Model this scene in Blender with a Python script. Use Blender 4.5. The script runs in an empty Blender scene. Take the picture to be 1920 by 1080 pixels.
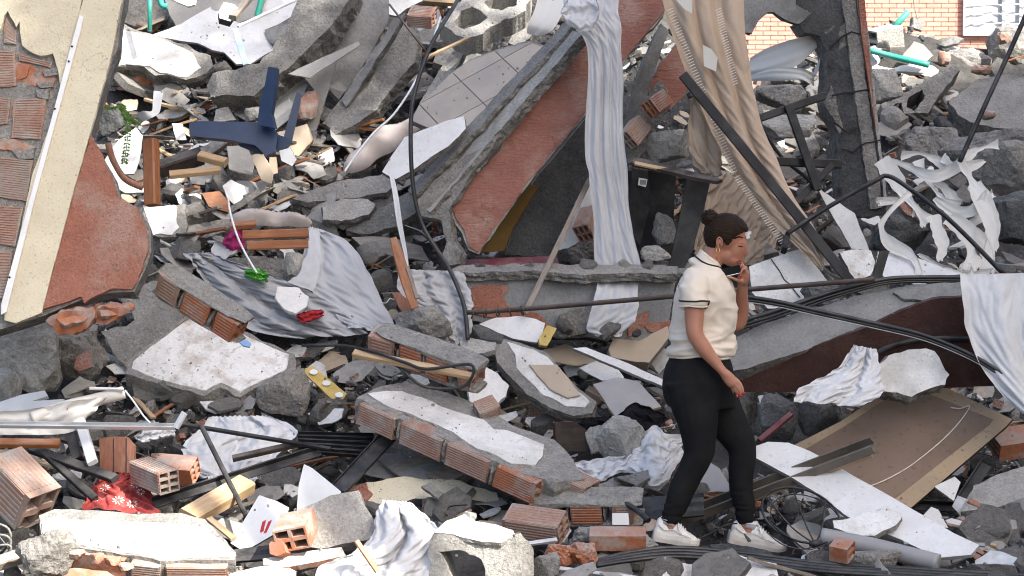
import bpy, bmesh, math, random
import numpy as np
from mathutils import Vector, Matrix, noise
from mathutils.geometry import delaunay_2d_cdt
R = random.Random(7)
SC = bpy.context.scene
COL = SC.collection
# ------------------------------------------------------------ camera, sky, sun
CAM = Vector((0, -10, 1.7)); FPX = 3893.0; PITCH = math.radians(2.862)
cd = bpy.data.cameras.new('camera'); co = bpy.data.objects.new('camera', cd); COL.objects.link(co)
cd.lens = 73.0; cd.sensor_width = 36; cd.clip_end = 500; cd.clip_start = .05
co.location = CAM; co.rotation_euler = (math.pi/2 - PITCH, 0, 0)
cd.dof.use_dof = True; cd.dof.focus_distance = 10.6; cd.dof.aperture_fstop = 10
SC.camera = co
EL = math.radians(45); AZ = Vector((.722, -.692, 0))
SUN = (AZ*math.cos(EL) + Vector((0, 0, math.sin(EL)))).normalized()
w = bpy.data.worlds.new('World'); SC.world = w; w.use_nodes = True
nt = w.node_tree; bg = nt.nodes['Background']
sk = nt.nodes.new('ShaderNodeTexSky'); sk.sky_type = 'NISHITA'; sk.sun_disc = False
sk.sun_elevation = EL; sk.sun_rotation = math.atan2(AZ.x, AZ.y); sk.air_density = 1.0; sk.dust_density = 4.5; sk.ozone_density = 1.0
nt.links.new(sk.outputs[0], bg.inputs[0]); bg.inputs[1].default_value = .125
sl = bpy.data.lights.new('sun', 'SUN'); sl.energy = 4.8; sl.angle = math.radians(.53); sl.color = (1, .95, .86)
so = bpy.data.objects.new('sun', sl); COL.objects.link(so); so.rotation_euler = (-SUN).to_track_quat('-Z', 'Y').to_euler()
vs = SC.view_settings; vs.view_transform = 'Standard'; vs.look = 'None'; vs.gamma = 1; vs.exposure = 1.36
vs.use_curve_mapping = False
SC.cycles.filter_width = 1.05; SC.cycles.diffuse_bounces = 2

# ------------------------------------------------------------ terrain and picking
def lerp(a, b, t): return a + (b - a)*t
def sstep(a, b, x):
    t = min(1, max(0, (x - a)/(b - a))); return t*t*(3 - 2*t)
def knots(K, y):
    if y <= K[0][0]: return K[0][1]
    for (a, b), (c, d) in zip(K, K[1:]):
        if y <= c: return lerp(b, d, (y - a)/(c - a))
    return K[-1][1]
KL = [(-3, -.07), (-1, -.06), (-.2, -.05), (.25, .03), (.8, .22), (2, .72), (2.4, 1.0), (3, 1.5), (4, 2.25), (5.5, 3.3), (7, 3.6), (9, 3.0), (12, 1.0), (30, 0)]
KR = [(-3, -.07), (-1, -.06), (-.2, -.05), (.25, 0), (.8, .12), (2, .45), (3, .85), (4, 1.1), (5, 1.2), (6.5, 1.5), (8, 2.15), (10, 3.0), (11.5, 2.4), (13, 1.0), (30, 0)]
def T(x, y):
    z = lerp(knots(KL, y), knots(KR, y), sstep(.9, 1.75, x - .03*max(0, y - 2)))
    z -= .75*math.exp(-((x - .55)/.65)**2 - ((y - 3.0)/.55)**2)
    if y > 6: z += .35*math.exp(-((x - 3.4)/.8)**2 - ((y - 9.5)/1.2)**2) - .5*math.exp(-((x - 1.9)/.7)**2 - ((y - 9)/2.5)**2)
    return z
def pit(x, y): return .23*max(0, noise.noise(Vector((x*2.3, y*2.3, 4))) + .45*noise.noise(Vector((x*5.5, y*5.5, 9))) + .05)
FW = Vector((0, math.cos(PITCH), -math.sin(PITCH))); UP = Vector((0, math.sin(PITCH), math.cos(PITCH))); RT = Vector((1, 0, 0))
def ray(px, py): return FW + RT*((px - 960)/FPX) - UP*((py - 540)/FPX)
def P(px, py, Y):
    d = ray(px, py); return CAM + d*((Y - CAM.y)/d.y)
def PX(p):
    v = Vector(p) - CAM; f = v.dot(FW)
    return 960 + v.dot(RT)/f*FPX, 540 - v.dot(UP)/f*FPX
_G = {}
def G(px, py):
    k = (round(px/4), round(py/4))
    if k in _G: return _G[k]
    d = ray(px, py); y = -2.5; py_ = y
    while y < 25:
        p = CAM + d*((y - CAM.y)/d.y)
        if p.z < T(p.x, p.y): break
        py_ = y; y += .12
    a, b = py_, y
    for _ in range(7):
        m = (a + b)/2; p = CAM + d*((m - CAM.y)/d.y)
        if p.z < T(p.x, p.y): b = m
        else: a = m
    _G[k] = b
    return b
def fbm(v, o=3):
    return noise.fractal(v, 1.0, 2.0, o)

# ------------------------------------------------------------ materials
MATS = {}
def M(name, c1, c2=None, sc=9, c3=None, st=.5, sst=2.2, rough=.88, bump=.5, bsc=45, bdist=.006, stretch=(1, 1, 1),
      speck=0, speckc=(.08, .08, .08), ssc=120, dust=0, dustc=(.36, .345, .325), metal=0, trans=0, coat=0, cracks=0, mott=0, wave=None, streak=None):
    m = bpy.data.materials.new(name); MATS[name] = m; m.use_nodes = True
    t = m.node_tree; N = t.nodes; L = t.links; b = N['Principled BSDF']
    def n(ty, **k):
        q = N.new(ty)
        for a, v in k.items(): setattr(q, a, v)
        return q
    tc = n('ShaderNodeTexCoord'); oi = n('ShaderNodeObjectInfo')
    va = n('ShaderNodeVectorMath', operation='MULTIPLY_ADD'); va.inputs[1].default_value = (1, 1, 1)
    sm = n('ShaderNodeMath', operation='MULTIPLY'); sm.inputs[1].default_value = 37; L.new(oi.outputs['Random'], sm.inputs[0])
    L.new(tc.outputs['Object'], va.inputs[0]); L.new(sm.outputs[0], va.inputs[2])
    mp = n('ShaderNodeMapping'); mp.inputs['Scale'].default_value = stretch; L.new(va.outputs[0], mp.inputs[0])
    V = mp.outputs[0]; V0 = va.outputs[0]
    def nz(scale, det=6, ro=.6, vec=None):
        q = n('ShaderNodeTexNoise'); q.inputs['Scale'].default_value = scale; q.inputs['Detail'].default_value = det
        q.inputs['Roughness'].default_value = ro; L.new(vec or V, q.inputs[0]); return q.outputs[0]
    def rmp(x, a, bb):
        q = n('ShaderNodeMapRange'); q.inputs[1].default_value = a; q.inputs[2].default_value = bb; L.new(x, q.inputs[0]); return q.outputs[0]
    def mix(f, a, bb):
        q = n('ShaderNodeMix', data_type='RGBA')
        if isinstance(f, float): q.inputs[0].default_value = f
        else: L.new(f, q.inputs[0])
        for i, c in ((6, a), (7, bb)):
            if isinstance(c, tuple): q.inputs[i].default_value = (*c, 1)
            else: L.new(c, q.inputs[i])
        return q.outputs[2]
    def mul(x, k):
        q = n('ShaderNodeMath', operation='MULTIPLY'); L.new(x, q.inputs[0])
        if isinstance(k, (int, float)): q.inputs[1].default_value = k
        else: L.new(k, q.inputs[1])
        return q.outputs[0]
    c2 = c2 or tuple(x*.75 for x in c1)
    col = mix(rmp(nz(sc), .35, .65), c1, c2)
    if c3: col = mix(mul(rmp(nz(sst, 7, .62, V0), .48, .62), st), col, c3)
    if speck: col = mix(mul(rmp(nz(ssc, 2, .5, V0), .62, .68), speck), col, speckc)
    if streak: col = mix(mul(rmp(nz(streak[0], 4, .5), .45, .6), streak[1]), col, streak[2])
    if mott:
        mm_ = n('ShaderNodeMapRange'); mm_.inputs[1].default_value = .3; mm_.inputs[2].default_value = .7; mm_.inputs[3].default_value = 1 - mott; mm_.inputs[4].default_value = 1 + mott*.8
        L.new(nz(62, 5, .75, V0), mm_.inputs[0]); vm = n('ShaderNodeVectorMath', operation='SCALE'); L.new(col, vm.inputs[0]); L.new(mm_.outputs[0], vm.inputs['Scale']); col = vm.outputs[0]
    h = nz(bsc, 8, .65)
    if cracks:
        vo = n('ShaderNodeTexVoronoi', feature='DISTANCE_TO_EDGE'); vo.inputs['Scale'].default_value = cracks
        wv = n('ShaderNodeVectorMath', operation='ADD'); nn = n('ShaderNodeTexNoise'); nn.inputs['Scale'].default_value = 6; nn.inputs['Detail'].default_value = 5
        L.new(V0, nn.inputs[0]); L.new(nn.outputs[1], wv.inputs[0]); L.new(V0, wv.inputs[1]); L.new(wv.outputs[0], vo.inputs[0])
        ck = rmp(vo.outputs[0], .006, .0); gate = rmp(nz(1.7, 3, .5, V0), .5, .58)
        col = mix(mul(mul(ck, gate), .75), col, (.07, .065, .06))
    if dust:
        ge = n('ShaderNodeNewGeometry'); sx = n('ShaderNodeSeparateXYZ'); L.new(ge.outputs['Normal'], sx.inputs[0])
        f = mul(mul(rmp(sx.outputs[2], .05, .75), rmp(nz(7, 7, .65, V0), .38, .6)), dust)
        col = mix(f, col, dustc)
    L.new(col, b.inputs['Base Color'])
    rr = n('ShaderNodeMapRange'); rr.inputs[3].default_value = max(0, rough - .12); rr.inputs[4].default_value = min(1, rough + .1)
    L.new(nz(sc*2.3, 4), rr.inputs[0]); L.new(rr.outputs[0], b.inputs['Roughness'])
    if wave:
        wt = n('ShaderNodeTexWave', bands_direction=wave[1]); wt.inputs['Scale'].default_value = wave[0]; wt.inputs['Distortion'].default_value = wave[2]
        L.new(V0, wt.inputs[0]); hm = n('ShaderNodeMath', operation='MULTIPLY_ADD'); L.new(wt.outputs[1], hm.inputs[0]); hm.inputs[1].default_value = wave[3]; L.new(h, hm.inputs[2]); h = hm.outputs[0]
    bp = n('ShaderNodeBump'); bp.inputs['Strength'].default_value = bump; bp.inputs['Distance'].default_value = bdist
    L.new(h, bp.inputs['Height']); L.new(bp.outputs[0], b.inputs['Normal'])
    b.inputs['Metallic'].default_value = metal
    b.inputs['Specular IOR Level'].default_value = .5 if rough < .6 else .25
    if coat: b.inputs['Coat Weight'].default_value = coat
    if trans:
        tl = n('ShaderNodeBsdfTranslucent'); L.new(col, tl.inputs[0]); ms = n('ShaderNodeMixShader'); ms.inputs[0].default_value = trans
        L.new(b.outputs[0], ms.inputs[1]); L.new(tl.outputs[0], ms.inputs[2])
        L.new(ms.outputs[0], N['Material Output'].inputs[0])
    return m
M('conc', (.30, .284, .262), (.20, .19, .176), 9, (.39, .372, .345), .65, 3, bump=1.0, bsc=34, bdist=.022, speck=.6, ssc=100, dust=.45, mott=.42)
M('conc_raw', (.265, .25, .23), (.16, .15, .138), 22, (.36, .345, .318), .55, 6, bump=1.0, bsc=26, bdist=.035, speck=.6, ssc=80, dust=.45, mott=.5)
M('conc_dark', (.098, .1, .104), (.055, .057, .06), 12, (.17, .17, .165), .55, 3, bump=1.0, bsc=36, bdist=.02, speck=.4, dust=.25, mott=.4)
M('conc_light', (.46, .44, .405), (.33, .315, .288), 9, (.53, .51, .475), .65, 3, bump=1.0, bsc=38, bdist=.016, speck=.4, dust=.25, mott=.35)
M('render_grey', (.30, .30, .295), (.215, .215, .212), 4, (.165, .162, .157), .6, 2.4, bump=.6, bsc=60, bdist=.006, speck=.4, cracks=2.2, dust=.2, mott=.22)
M('plaster', (.78, .775, .76), (.68, .67, .645), 4, (.44, .42, .39), .6, 3.6, rough=.85, bump=.45, bsc=60, bdist=.006, speck=.3, speckc=(.25, .24, .22), ssc=48, cracks=1.9, dust=.38, dustc=(.56, .54, .505), mott=.12)
M('plaster_flaky', (.84, .84, .83), (.76, .75, .73), 7, (.50, .44, .39), .7, 9, rough=.85, bump=.8, bsc=50, bdist=.008, speck=.6, speckc=(.42, .35, .30), ssc=30, mott=.12)
M('white_board', (.78, .785, .79), (.70, .70, .70), 3, (.50, .48, .455), .5, 2.6, rough=.6, bump=.2, bsc=50, bdist=.003, speck=.2, speckc=(.2, .19, .18), ssc=40, dust=.3, dustc=(.58, .565, .54), mott=.06)
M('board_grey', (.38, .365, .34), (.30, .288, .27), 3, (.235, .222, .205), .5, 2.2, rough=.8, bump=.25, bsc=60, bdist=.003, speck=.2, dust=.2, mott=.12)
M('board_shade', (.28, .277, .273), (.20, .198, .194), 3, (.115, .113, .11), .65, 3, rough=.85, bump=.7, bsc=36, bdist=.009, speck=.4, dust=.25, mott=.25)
M('stucco_pink', (.42, .185, .13), (.36, .15, .105), 9, (.46, .31, .255), .75, 4, bump=1.0, bsc=60, bdist=.016, speck=.5, speckc=(.2, .08, .055), ssc=85, cracks=1.3, dust=.1, mott=.2)
M('stucco_pink_comb', (.365, .168, .132), (.31, .138, .107), 7, (.44, .30, .25), .7, 4, bump=1.0, bsc=34, bdist=.012, stretch=(.6, 1, 2.0), streak=(46, .22, (.22, .085, .06)), cracks=1.1, dust=.1, mott=.16)
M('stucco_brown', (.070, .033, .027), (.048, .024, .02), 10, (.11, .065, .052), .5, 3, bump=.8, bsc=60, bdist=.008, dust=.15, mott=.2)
M('stucco_cream', (.72, .655, .50), (.64, .575, .43), 5, (.52, .46, .35), .4, 1.6, bump=.8, bsc=85, bdist=.006, speck=.4, speckc=(.30, .26, .19), ssc=75, cracks=1.1)
M('brick', (.43, .165, .085), (.34, .12, .06), 7, (.38, .33, .29), .8, 8, rough=.85, bump=.35, bsc=60, bdist=.004, dust=.55, mott=.2)
M('brick_dusty', (.38, .225, .172), (.31, .17, .125), 9, (.40, .36, .32), .9, 5, rough=.9, bump=.5, bsc=60, bdist=.005, dust=.6, mott=.2)
M('brick_grey', (.36, .27, .225), (.33, .19, .14), 6, (.34, .325, .30), .9, 4, rough=.9, bump=.5, bsc=50, bdist=.005, dust=.3, mott=.2)
M('mortar', (.33, .32, .30), (.23, .222, .21), 18, bump=1.0, bsc=36, bdist=.018, speck=.5, dust=.2, mott=.4)
M('wood_orange', (.36, .135, .045), (.27, .09, .028), 5, (.42, .19, .085), .4, 3, rough=.5, bump=.25, bsc=24, bdist=.003, stretch=(1, 8, 8), streak=(10, .4, (.2, .065, .02)), dust=.25)
M('wood_light', (.58, .41, .24), (.50, .335, .18), 5, (.45, .36, .26), .4, 3, rough=.75, bump=.3, bsc=24, bdist=.003, stretch=(1, 8, 8), streak=(9, .45, (.36, .22, .11)), dust=.25)
M('wood_dark', (.05, .036, .028), (.03, .022, .018), 6, (.12, .1, .085), .5, 3, rough=.7, bump=.35, bsc=26, bdist=.003, stretch=(1, 7, 7), dust=.35)
M('wood_red', (.36, .16, .105), (.29, .115, .07), 5, (.42, .27, .2), .4, 3, rough=.6, bump=.25, bsc=22, bdist=.003, stretch=(8, 8, 1), streak=(9, .4, (.22, .09, .055)), dust=.2)
M('wood_old', (.27, .225, .185), (.2, .165, .135), 6, (.34, .31, .28), .5, 3, rough=.85, bump=.4, bsc=26, bdist=.004, stretch=(1, 7, 7), streak=(10, .5, (.12, .095, .075)), dust=.45)
M('metal_black', (.012, .012, .014), (.022, .021, .023), 9, (.10, .096, .092), .3, 6, rough=.5, bump=.15, bsc=80, bdist=.002, dust=.16)
M('rubber_black', (.009, .009, .010), (.018, .018, .019), 9, (.09, .087, .083), .25, 7, rough=.42, bump=.1, bsc=80, bdist=.002, dust=.10)
M('metal_rusty', (.075, .052, .042), (.05, .04, .036), 14, (.13, .09, .07), .5, 8, rough=.6, bump=.4, bsc=80, bdist=.003, dust=.2)
M('alu', (.68, .69, .70), (.6, .61, .62), 8, (.42, .41, .4), .4, 5, rough=.4, metal=.35, bump=.1, bsc=50, bdist=.002)
M('pvc_white', (.80, .81, .815), (.74, .745, .75), 4, (.6, .585, .56), .3, 4, rough=.4, bump=.08, bsc=40, bdist=.002)
M('vinyl_cream', (.82, .80, .755), (.76, .735, .69), 3, (.6, .57, .52), .3, 2, rough=.6, bump=.15, bsc=40, bdist=.003, trans=.18)
M('pvc_grey', (.30, .30, .31), (.25, .25, .26), 4, (.36, .35, .34), .5, 4, rough=.5, bump=.12, bsc=40, bdist=.002, dust=.35)
M('cloth_white', (.78, .785, .80), (.70, .705, .72), 4, (.60, .59, .57), .3, 5, rough=1, bump=.5, bsc=150, bdist=.003, trans=.12, mott=.05)
M('cloth_sheer', (.74, .745, .765), (.66, .665, .685), 4, (.6, .595, .585), .25, 5, rough=1, bump=.3, bsc=120, bdist=.003, trans=.3)
M('cloth_grey', (.50, .50, .515), (.43, .435, .45), 5, (.36, .355, .35), .45, 3, rough=1, bump=.4, bsc=100, bdist=.004, stretch=(1, 1, 3), trans=.05)
M('cloth_beige', (.55, .43, .33), (.50, .385, .29), 5, (.43, .34, .26), .4, 1.6, rough=1, bump=.7, bsc=130, bdist=.006)
M('cloth_tan', (.36, .285, .215), (.3, .235, .175), 5, (.25, .195, .145), .5, 2, rough=.95, bump=.4, bsc=90, bdist=.004)
M('cloth_black', (.009, .0095, .012), (.015, .015, .018), 6, (.04, .04, .043), .3, 4, rough=.9, bump=.3, bsc=90, bdist=.003)
M('cloth_red', (.42, .035, .04), (.33, .025, .03), 6, rough=.9, bump=.4, bsc=90, bdist=.003)
M('cloth_lace', (.36, .06, .055), (.26, .035, .035), 16, (.46, .14, .12), .6, 14, rough=.95, bump=.8, bsc=50, bdist=.006)
M('thread_cream', (.82, .76, .68), (.74, .68, .6), 9, rough=.9)
M('cushion', (.58, .50, .46), (.52, .45, .41), 4, (.4, .345, .31), .5, 3, rough=.5, bump=.3, bsc=30, bdist=.006, dust=.2)
M('card', (.50, .41, .31), (.44, .355, .265), 4, (.36, .29, .215), .4, 3, rough=.9, bump=.25, bsc=40, bdist=.003, dust=.15)
M('board_brown', (.245, .168, .122), (.205, .142, .104), 3, (.30, .22, .17), .4, 1.8, rough=.75, bump=.12, bsc=60, bdist=.002, speck=.3, speckc=(.07, .05, .04), ssc=35)
M('board_border', (.46, .34, .22), (.41, .30, .19), 3, (.34, .26, .19), .4, 2.5, rough=.75, bump=.15, bsc=60, bdist=.002, speck=.3, speckc=(.12, .08, .06), ssc=40)
M('tile_beige', (.43, .375, .325), (.37, .325, .285), 3, (.30, .275, .25), .5, 3, rough=.6, bump=.12, bsc=50, bdist=.002, speck=.12, dust=.3)
M('blue_plastic', (.008, .028, .085), (.012, .034, .095), 6, (.06, .08, .12), .2, 6, rough=.35, bump=.1, bsc=60, bdist=.002, dust=.06)
M('green_pipe', (.03, .36, .26), (.05, .42, .32), 5, (.3, .45, .4), .3, 5, rough=.45, bump=.1)
M('green_leaf', (.10, .22, .05), (.16, .28, .07), 20, rough=.6, trans=.15)
M('green_foil', (.05, .28, .03), (.12, .38, .05), 20, rough=.25, metal=.5, bump=.4, bsc=30)
M('light_blue', (.18, .36, .66), (.25, .42, .7), 6, rough=.5)
M('pale_blue_pvc', (.45, .58, .76), (.38, .52, .7), 6, rough=.45)
M('ochre', (.22, .125, .035), (.16, .09, .025), 6, (.2, .12, .05), .4, 3, rough=.8, dust=.2)  # ochre darkened so that the colour carries the cavity shade
M('yellow_foam', (.62, .47, .17), (.5, .36, .12), 16, rough=.95, bump=.7, bsc=60)
M('foam', (.82, .82, .815), (.74, .74, .735), 40, rough=.9, bump=.8, bsc=80, bdist=.006)
M('shoe_white', (.80, .78, .75), (.72, .70, .67), 9, (.6, .57, .52), .35, 12, rough=.7, bump=.2, bsc=160, bdist=.002)
M('shoe_sole', (.74, .70, .63), (.66, .61, .54), 9, (.5, .45, .38), .5, 12, rough=.7, bump=.25, bsc=90, bdist=.002)
M('skin', (.43, .20, .128), (.38, .165, .105), 14, (.46, .19, .13), .3, 9, rough=.5, bump=.12, bsc=150, bdist=.001)
M('hair', (.012, .0075, .0055), (.024, .015, .011), 14, rough=.55, bump=.8, bsc=30, bdist=.005, stretch=(1, 5, 6), streak=(26, .5, (.045, .029, .02)))
M('shirt', (.76, .675, .575), (.71, .63, .535), 5, (.62, .54, .46), .3, 4, rough=.95, bump=.3, bsc=190, bdist=.002)
M('leggings', (.010, .010, .011), (.016, .016, .017), 10, rough=.95, bump=.2, bsc=140, bdist=.002)
M('lips', (.34, .085, .08), (.3, .07, .065), 30, rough=.4)
M('nail_red', (.5, .02, .02), rough=.2)
M('gold', (.7, .42, .12), rough=.25, metal=1)
M('eye_dark', (.03, .02, .016), rough=.4)
M('eye_white', (.6, .56, .53), rough=.3)
M('phone_glass', (.006, .006, .007), rough=.5)
M('wall_brick_far', (.68, .355, .285), (.63, .30, .235), 3, (.70, .42, .35), .5, 2, rough=.9, bump=.4, bsc=20, bdist=.006)
M('mortar_far', (.64, .37, .30), rough=.9)
M('window_white', (.82, .82, .82), rough=.5)
M('glass_far', (.5, .54, .6), (.42, .46, .52), 3, rough=.15)
M('leaf_tree', (.06, .1, .025), (.09, .13, .035), 5, rough=.6, trans=.25)
M('bark', (.12, .09, .065), rough=.95, bump=1, bsc=12)
M('facade', (.42, .39, .35), (.38, .35, .31), 2, rough=.9)
M('metal_tan', (.16, .135, .11), (.1, .085, .07), 9, (.26, .22, .17), .5, 4, rough=.5, bump=.3, bsc=60, bdist=.003, dust=.3)
M('ground', (.08, .075, .07), (.05, .047, .044), 9, (.17, .16, .15), .5, 3, bump=1.0, bsc=22, bdist=.03, speck=.5, ssc=60, mott=.4)  # soil colour darkened to put shade into the gaps
M('print_red', (.55, .05, .06), rough=.6)
M('print_black', (.03, .03, .03), rough=.7)
M('lace_white', (.74, .70, .66), (.66, .6, .56), 20, rough=.9)
M('maroon', (.17, .028, .04), (.13, .02, .03), 8, (.22, .08, .08), .4, 5, rough=.55, dust=.25)
M('purple_check', (.34, .03, .13), (.28, .02, .1), 8, rough=.9)
for k_, v_ in (('hair', .08), ('leggings', .16), ('cloth_black', .05), ('metal_black', .25), ('phone_glass', .08)): MATS[k_].node_tree.nodes['Principled BSDF'].inputs['Specular IOR Level'].default_value = v_
# ------------------------------------------------------------ builders
U = (0, -.5, .87); F = (0, -1, .2); S = (0, -.75, .66)
CLEAR = []          # outlines of placed things, in the view, kept free of scattered fragments
LAND = []           # landmarks for the fragments' labels
PLANE = {}
def mk(name, verts, faces, mats, fm=None, parent=None, smooth=None, origin=None):
    verts = [Vector(v) for v in verts]
    if origin is None:
        n = len(verts); origin = Vector((sum(v.x for v in verts)/n, sum(v.y for v in verts)/n, min(v.z for v in verts)))
    me = bpy.data.meshes.new(name); me.from_pydata([v - origin for v in verts], [], faces)
    for m in mats: me.materials.append(MATS[m])
    if fm: me.polygons.foreach_set('material_index', fm)
    if smooth is True: me.polygons.foreach_set('use_smooth', [True]*len(me.polygons))
    elif smooth: me.polygons.foreach_set('use_smooth', smooth)
    me.update()
    o = bpy.data.objects.new(name, me); COL.objects.link(o)
    if parent: o.parent = parent; o.location = origin - wloc(parent)
    else: o.location = origin
    return o
def wloc(o):
    p = Vector(o.location)
    while o.parent: o = o.parent; p += o.location
    return p
def tag(o, label, cat, group=None, short=None, at=None):
    o['label'] = label; o['category'] = cat; o['kind'] = 'thing'
    if group: o['group'] = group
    if short: LAND.append((at or PX(o.location), short))
    return o
def empty(name, loc):
    o = bpy.data.objects.new(name, None); o.empty_display_size = .1; COL.objects.link(o); o.location = loc; return o
def basis(n):
    n = Vector(n).normalized(); u = Vector((0, 0, 1)).cross(n)
    if u.length < .05: u = Vector((1, 0, 0))
    u.normalize(); return u, n.cross(u), n
def hit(px, py, p0, n):
    d = ray(px, py); k = d.dot(n)
    return CAM + d*((p0 - CAM).dot(n)/k)
def resample(pts, seg):
    out = []
    for i in range(len(pts)):
        a, b = pts[i], pts[(i+1) % len(pts)]; k = max(1, int((b - a).length/seg))
        out += [a.lerp(b, j/k) for j in range(k)]
    return out
def inside(p, poly):
    c = False; x, y = p; j = len(poly) - 1
    for i in range(len(poly)):
        xi, yi = poly[i][0], poly[i][1]; xj, yj = poly[j][0], poly[j][1]
        if (yi > y) != (yj > y) and x < (xj - xi)*(y - yi)/(yj - yi) + xi: c = not c
        j = i
    return c
def area2(q): return sum(q[i].x*q[(i+1) % len(q)].y - q[(i+1) % len(q)].x*q[i].y for i in range(len(q)))/2
def fill(q, seg, rnd=R):
    """triangulate outline q (2d, ccw) with interior points -> points, tris (first len(q) points are the outline)"""
    xs = [p.x for p in q]; ys = [p.y for p in q]; n = len(q)
    A = abs(area2(q)); seg = max(seg, math.sqrt(A/900)); ins = []
    if seg < 9:
        y = min(ys) + seg*.6
        while y < max(ys):
            x = min(xs) + seg*.6*rnd.random()
            while x < max(xs):
                p = Vector((x + (rnd.random()-.5)*seg*.5, y + (rnd.random()-.5)*seg*.5))
                if inside(p, q) and min((p - a).length_squared for a in q[::2] or q) > (seg*.45)**2: ins.append(p)
                x += seg
            y += seg
    r = delaunay_2d_cdt(list(q) + ins, [(i, (i+1) % n) for i in range(n)], [], 1, 1e-6)
    if len(r[0]) != n + len(ins):
        r = delaunay_2d_cdt(list(q), [(i, (i+1) % n) for i in range(n)], [], 1, 1e-6)
        if len(r[0]) != n:   # self crossing outline: plain convex fill
            r = delaunay_2d_cdt(list(q), [], [], 0, 1e-6)
    return [Vector(v) for v in r[0]], [tuple(f) for f in r[2]]
def jagged(q, jag, sd):
    out = []
    for p in q:
        v = Vector((p.x*14 + sd, p.y*14, sd*.7)); v2 = v*3.1
        out.append(p + Vector((noise.noise(v) + .55*noise.noise(v2), noise.noise(v + Vector((9, 5, 3))) + .55*noise.noise(v2 + Vector((4, 7, 1)))))*jag)
    return out
def fit_plane(pts, n, lay, at=None, margin=.0):
    n = Vector(n).normalized(); c = Vector(ray(*pts[0]))
    if n.dot(c) > 0: n = -n
    if at is not None:
        p0 = P(*at)
    else:
        ip = max(range(len(pts)), key=lambda i: pts[i][1]); px, py = pts[ip]
        p0 = P(px, py, G(px, py))
        worst = 0
        for (x, y) in pts:
            h = hit(x, y, p0, n)
            g = P(x, y, G(x, y)); over = (g - h).dot(n)   # terrain proud of the plane there
            worst = max(worst, min(over, .45))
        p0 = p0 + n*(worst*.8)
    if lay: p0 = P(*PX(p0), p0.y - lay) if at is None else p0
    return p0, n
SD = [1.0]
def slab(name, label, cat, pts, n=U, th=.08, mats=('conc', 'conc_raw'), lay=.02, at=None, jag=.015, seg=.03, relief=.006, bend=0, parent=None, plane=None, off=0, short=None, group=None, clear=True, warp=0):
    SD[0] += 3.7; sd = SD[0]
    if not jag: relief = min(relief, .0006)
    if plane: p0, n = plane; p0 = p0 + n*off
    else: p0, n = fit_plane(pts, n, lay, at)
    u, v, n = basis(n)
    W = [hit(x, y, p0, n) for x, y in pts]
    o0 = sum(W, Vector())/len(W)
    q = [Vector(((a - o0).dot(u), (a - o0).dot(v))) for a in W]
    if area2(q) < 0: q.reverse()
    size = math.sqrt(abs(area2(q)))
    sg = max(seg, size/16) if jag else max(seg, size/10)
    q = resample(q, max(.012, min(sg, size/9)))
    if jag: q = jagged(q, jag, sd)
    pp, tris = fill(q, sg*1.25)
    m = len(q)
    def to3(p, h): return o0 + u*p.x + v*p.y + n*h
    def hgt(p):
        k = Vector((p.x*9 + sd, p.y*9, sd))
        h = relief*(noise.noise(k) + .5*noise.noise(k*2.7)) if relief else 0
        if bend: h += bend*math.cos(3.0*p.x/size + sd)*math.cos(2.2*p.y/size)
        if warp: h += warp*noise.noise(Vector((p.x*2.2 + sd, p.y*2.2, 0)))
        return h
    V = [to3(p, hgt(p)) for p in pp]; Fc = list(tris); fm = [0]*len(tris); sm = [True]*len(tris)
    K = 3 if jag and th > .03 else 1
    base = len(V); c = sum(q, Vector((0, 0)))/m
    for k in range(K + 1):
        d = th*k/K
        for i, p in enumerate(q):
            r = p
            if k and jag:
                kk = Vector((p.x*22 + sd, p.y*22, k*5.1)); nn = q[(i+1) % m] - q[i-1]; nn = Vector((nn.y, -nn.x)).normalized()
                r = p + nn*(jag*1.3*noise.noise(kk) + jag*.35*math.sin(k*2.0))
            V.append(to3(r, hgt(p) - d))
    for k in range(K):
        for i in range(m):
            j = (i+1) % m; a = base + k*m
            Fc.append((a + i, a + m + i, a + m + j, a + j)); fm.append(1); sm.append(False)
    bq = len(V); pb, tb = fill(q, 99)
    if len(pb) == m:
        V += [to3(p, hgt(p) - th) for p in pb]
        for f in tb: Fc.append(tuple(bq + x for x in reversed(f))); fm.append(len(mats) - 1); sm.append(False)
    o = mk(name, V, Fc, mats, fm, parent, sm)
    PLANE[o.name] = (p0, n)
    if not parent:
        tag(o, label, cat, group)
        if short: LAND.append(((sum(p[0] for p in pts)/len(pts), sum(p[1] for p in pts)/len(pts)), short))
        if clear: CLEAR.append(pts)
    return o
def skin(o, name, pts, mat, off=.007, th=.012, jag=.012, edge=None, seg=.018, relief=.002, label=None):
    s = slab(name, '', '', pts, th=th, mats=(mat, edge or mat), jag=jag, parent=o, plane=PLANE[o.name], off=off, seg=seg, relief=relief)
    if label: s['label'] = label
    return s
def catmull(pts, k):
    out = []; n = len(pts)
    for i in range(n - 1):
        p0, p1, p2, p3 = pts[max(0, i-1)], pts[i], pts[i+1], pts[min(n-1, i+2)]
        for j in range(k):
            t = j/k
            out.append(.5*((2*p1) + (p2 - p0)*t + (2*p0 - 5*p1 + 4*p2 - p3)*t*t + (3*p1 - p0 - 3*p2 + p3)*t**3))
    return out + [pts[-1]]
def p3(t, lay=0):
    if len(t) == 3 and t[2] is not None: return P(*t)
    return P(t[0], t[1], G(t[0], t[1]) - lay)
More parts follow.
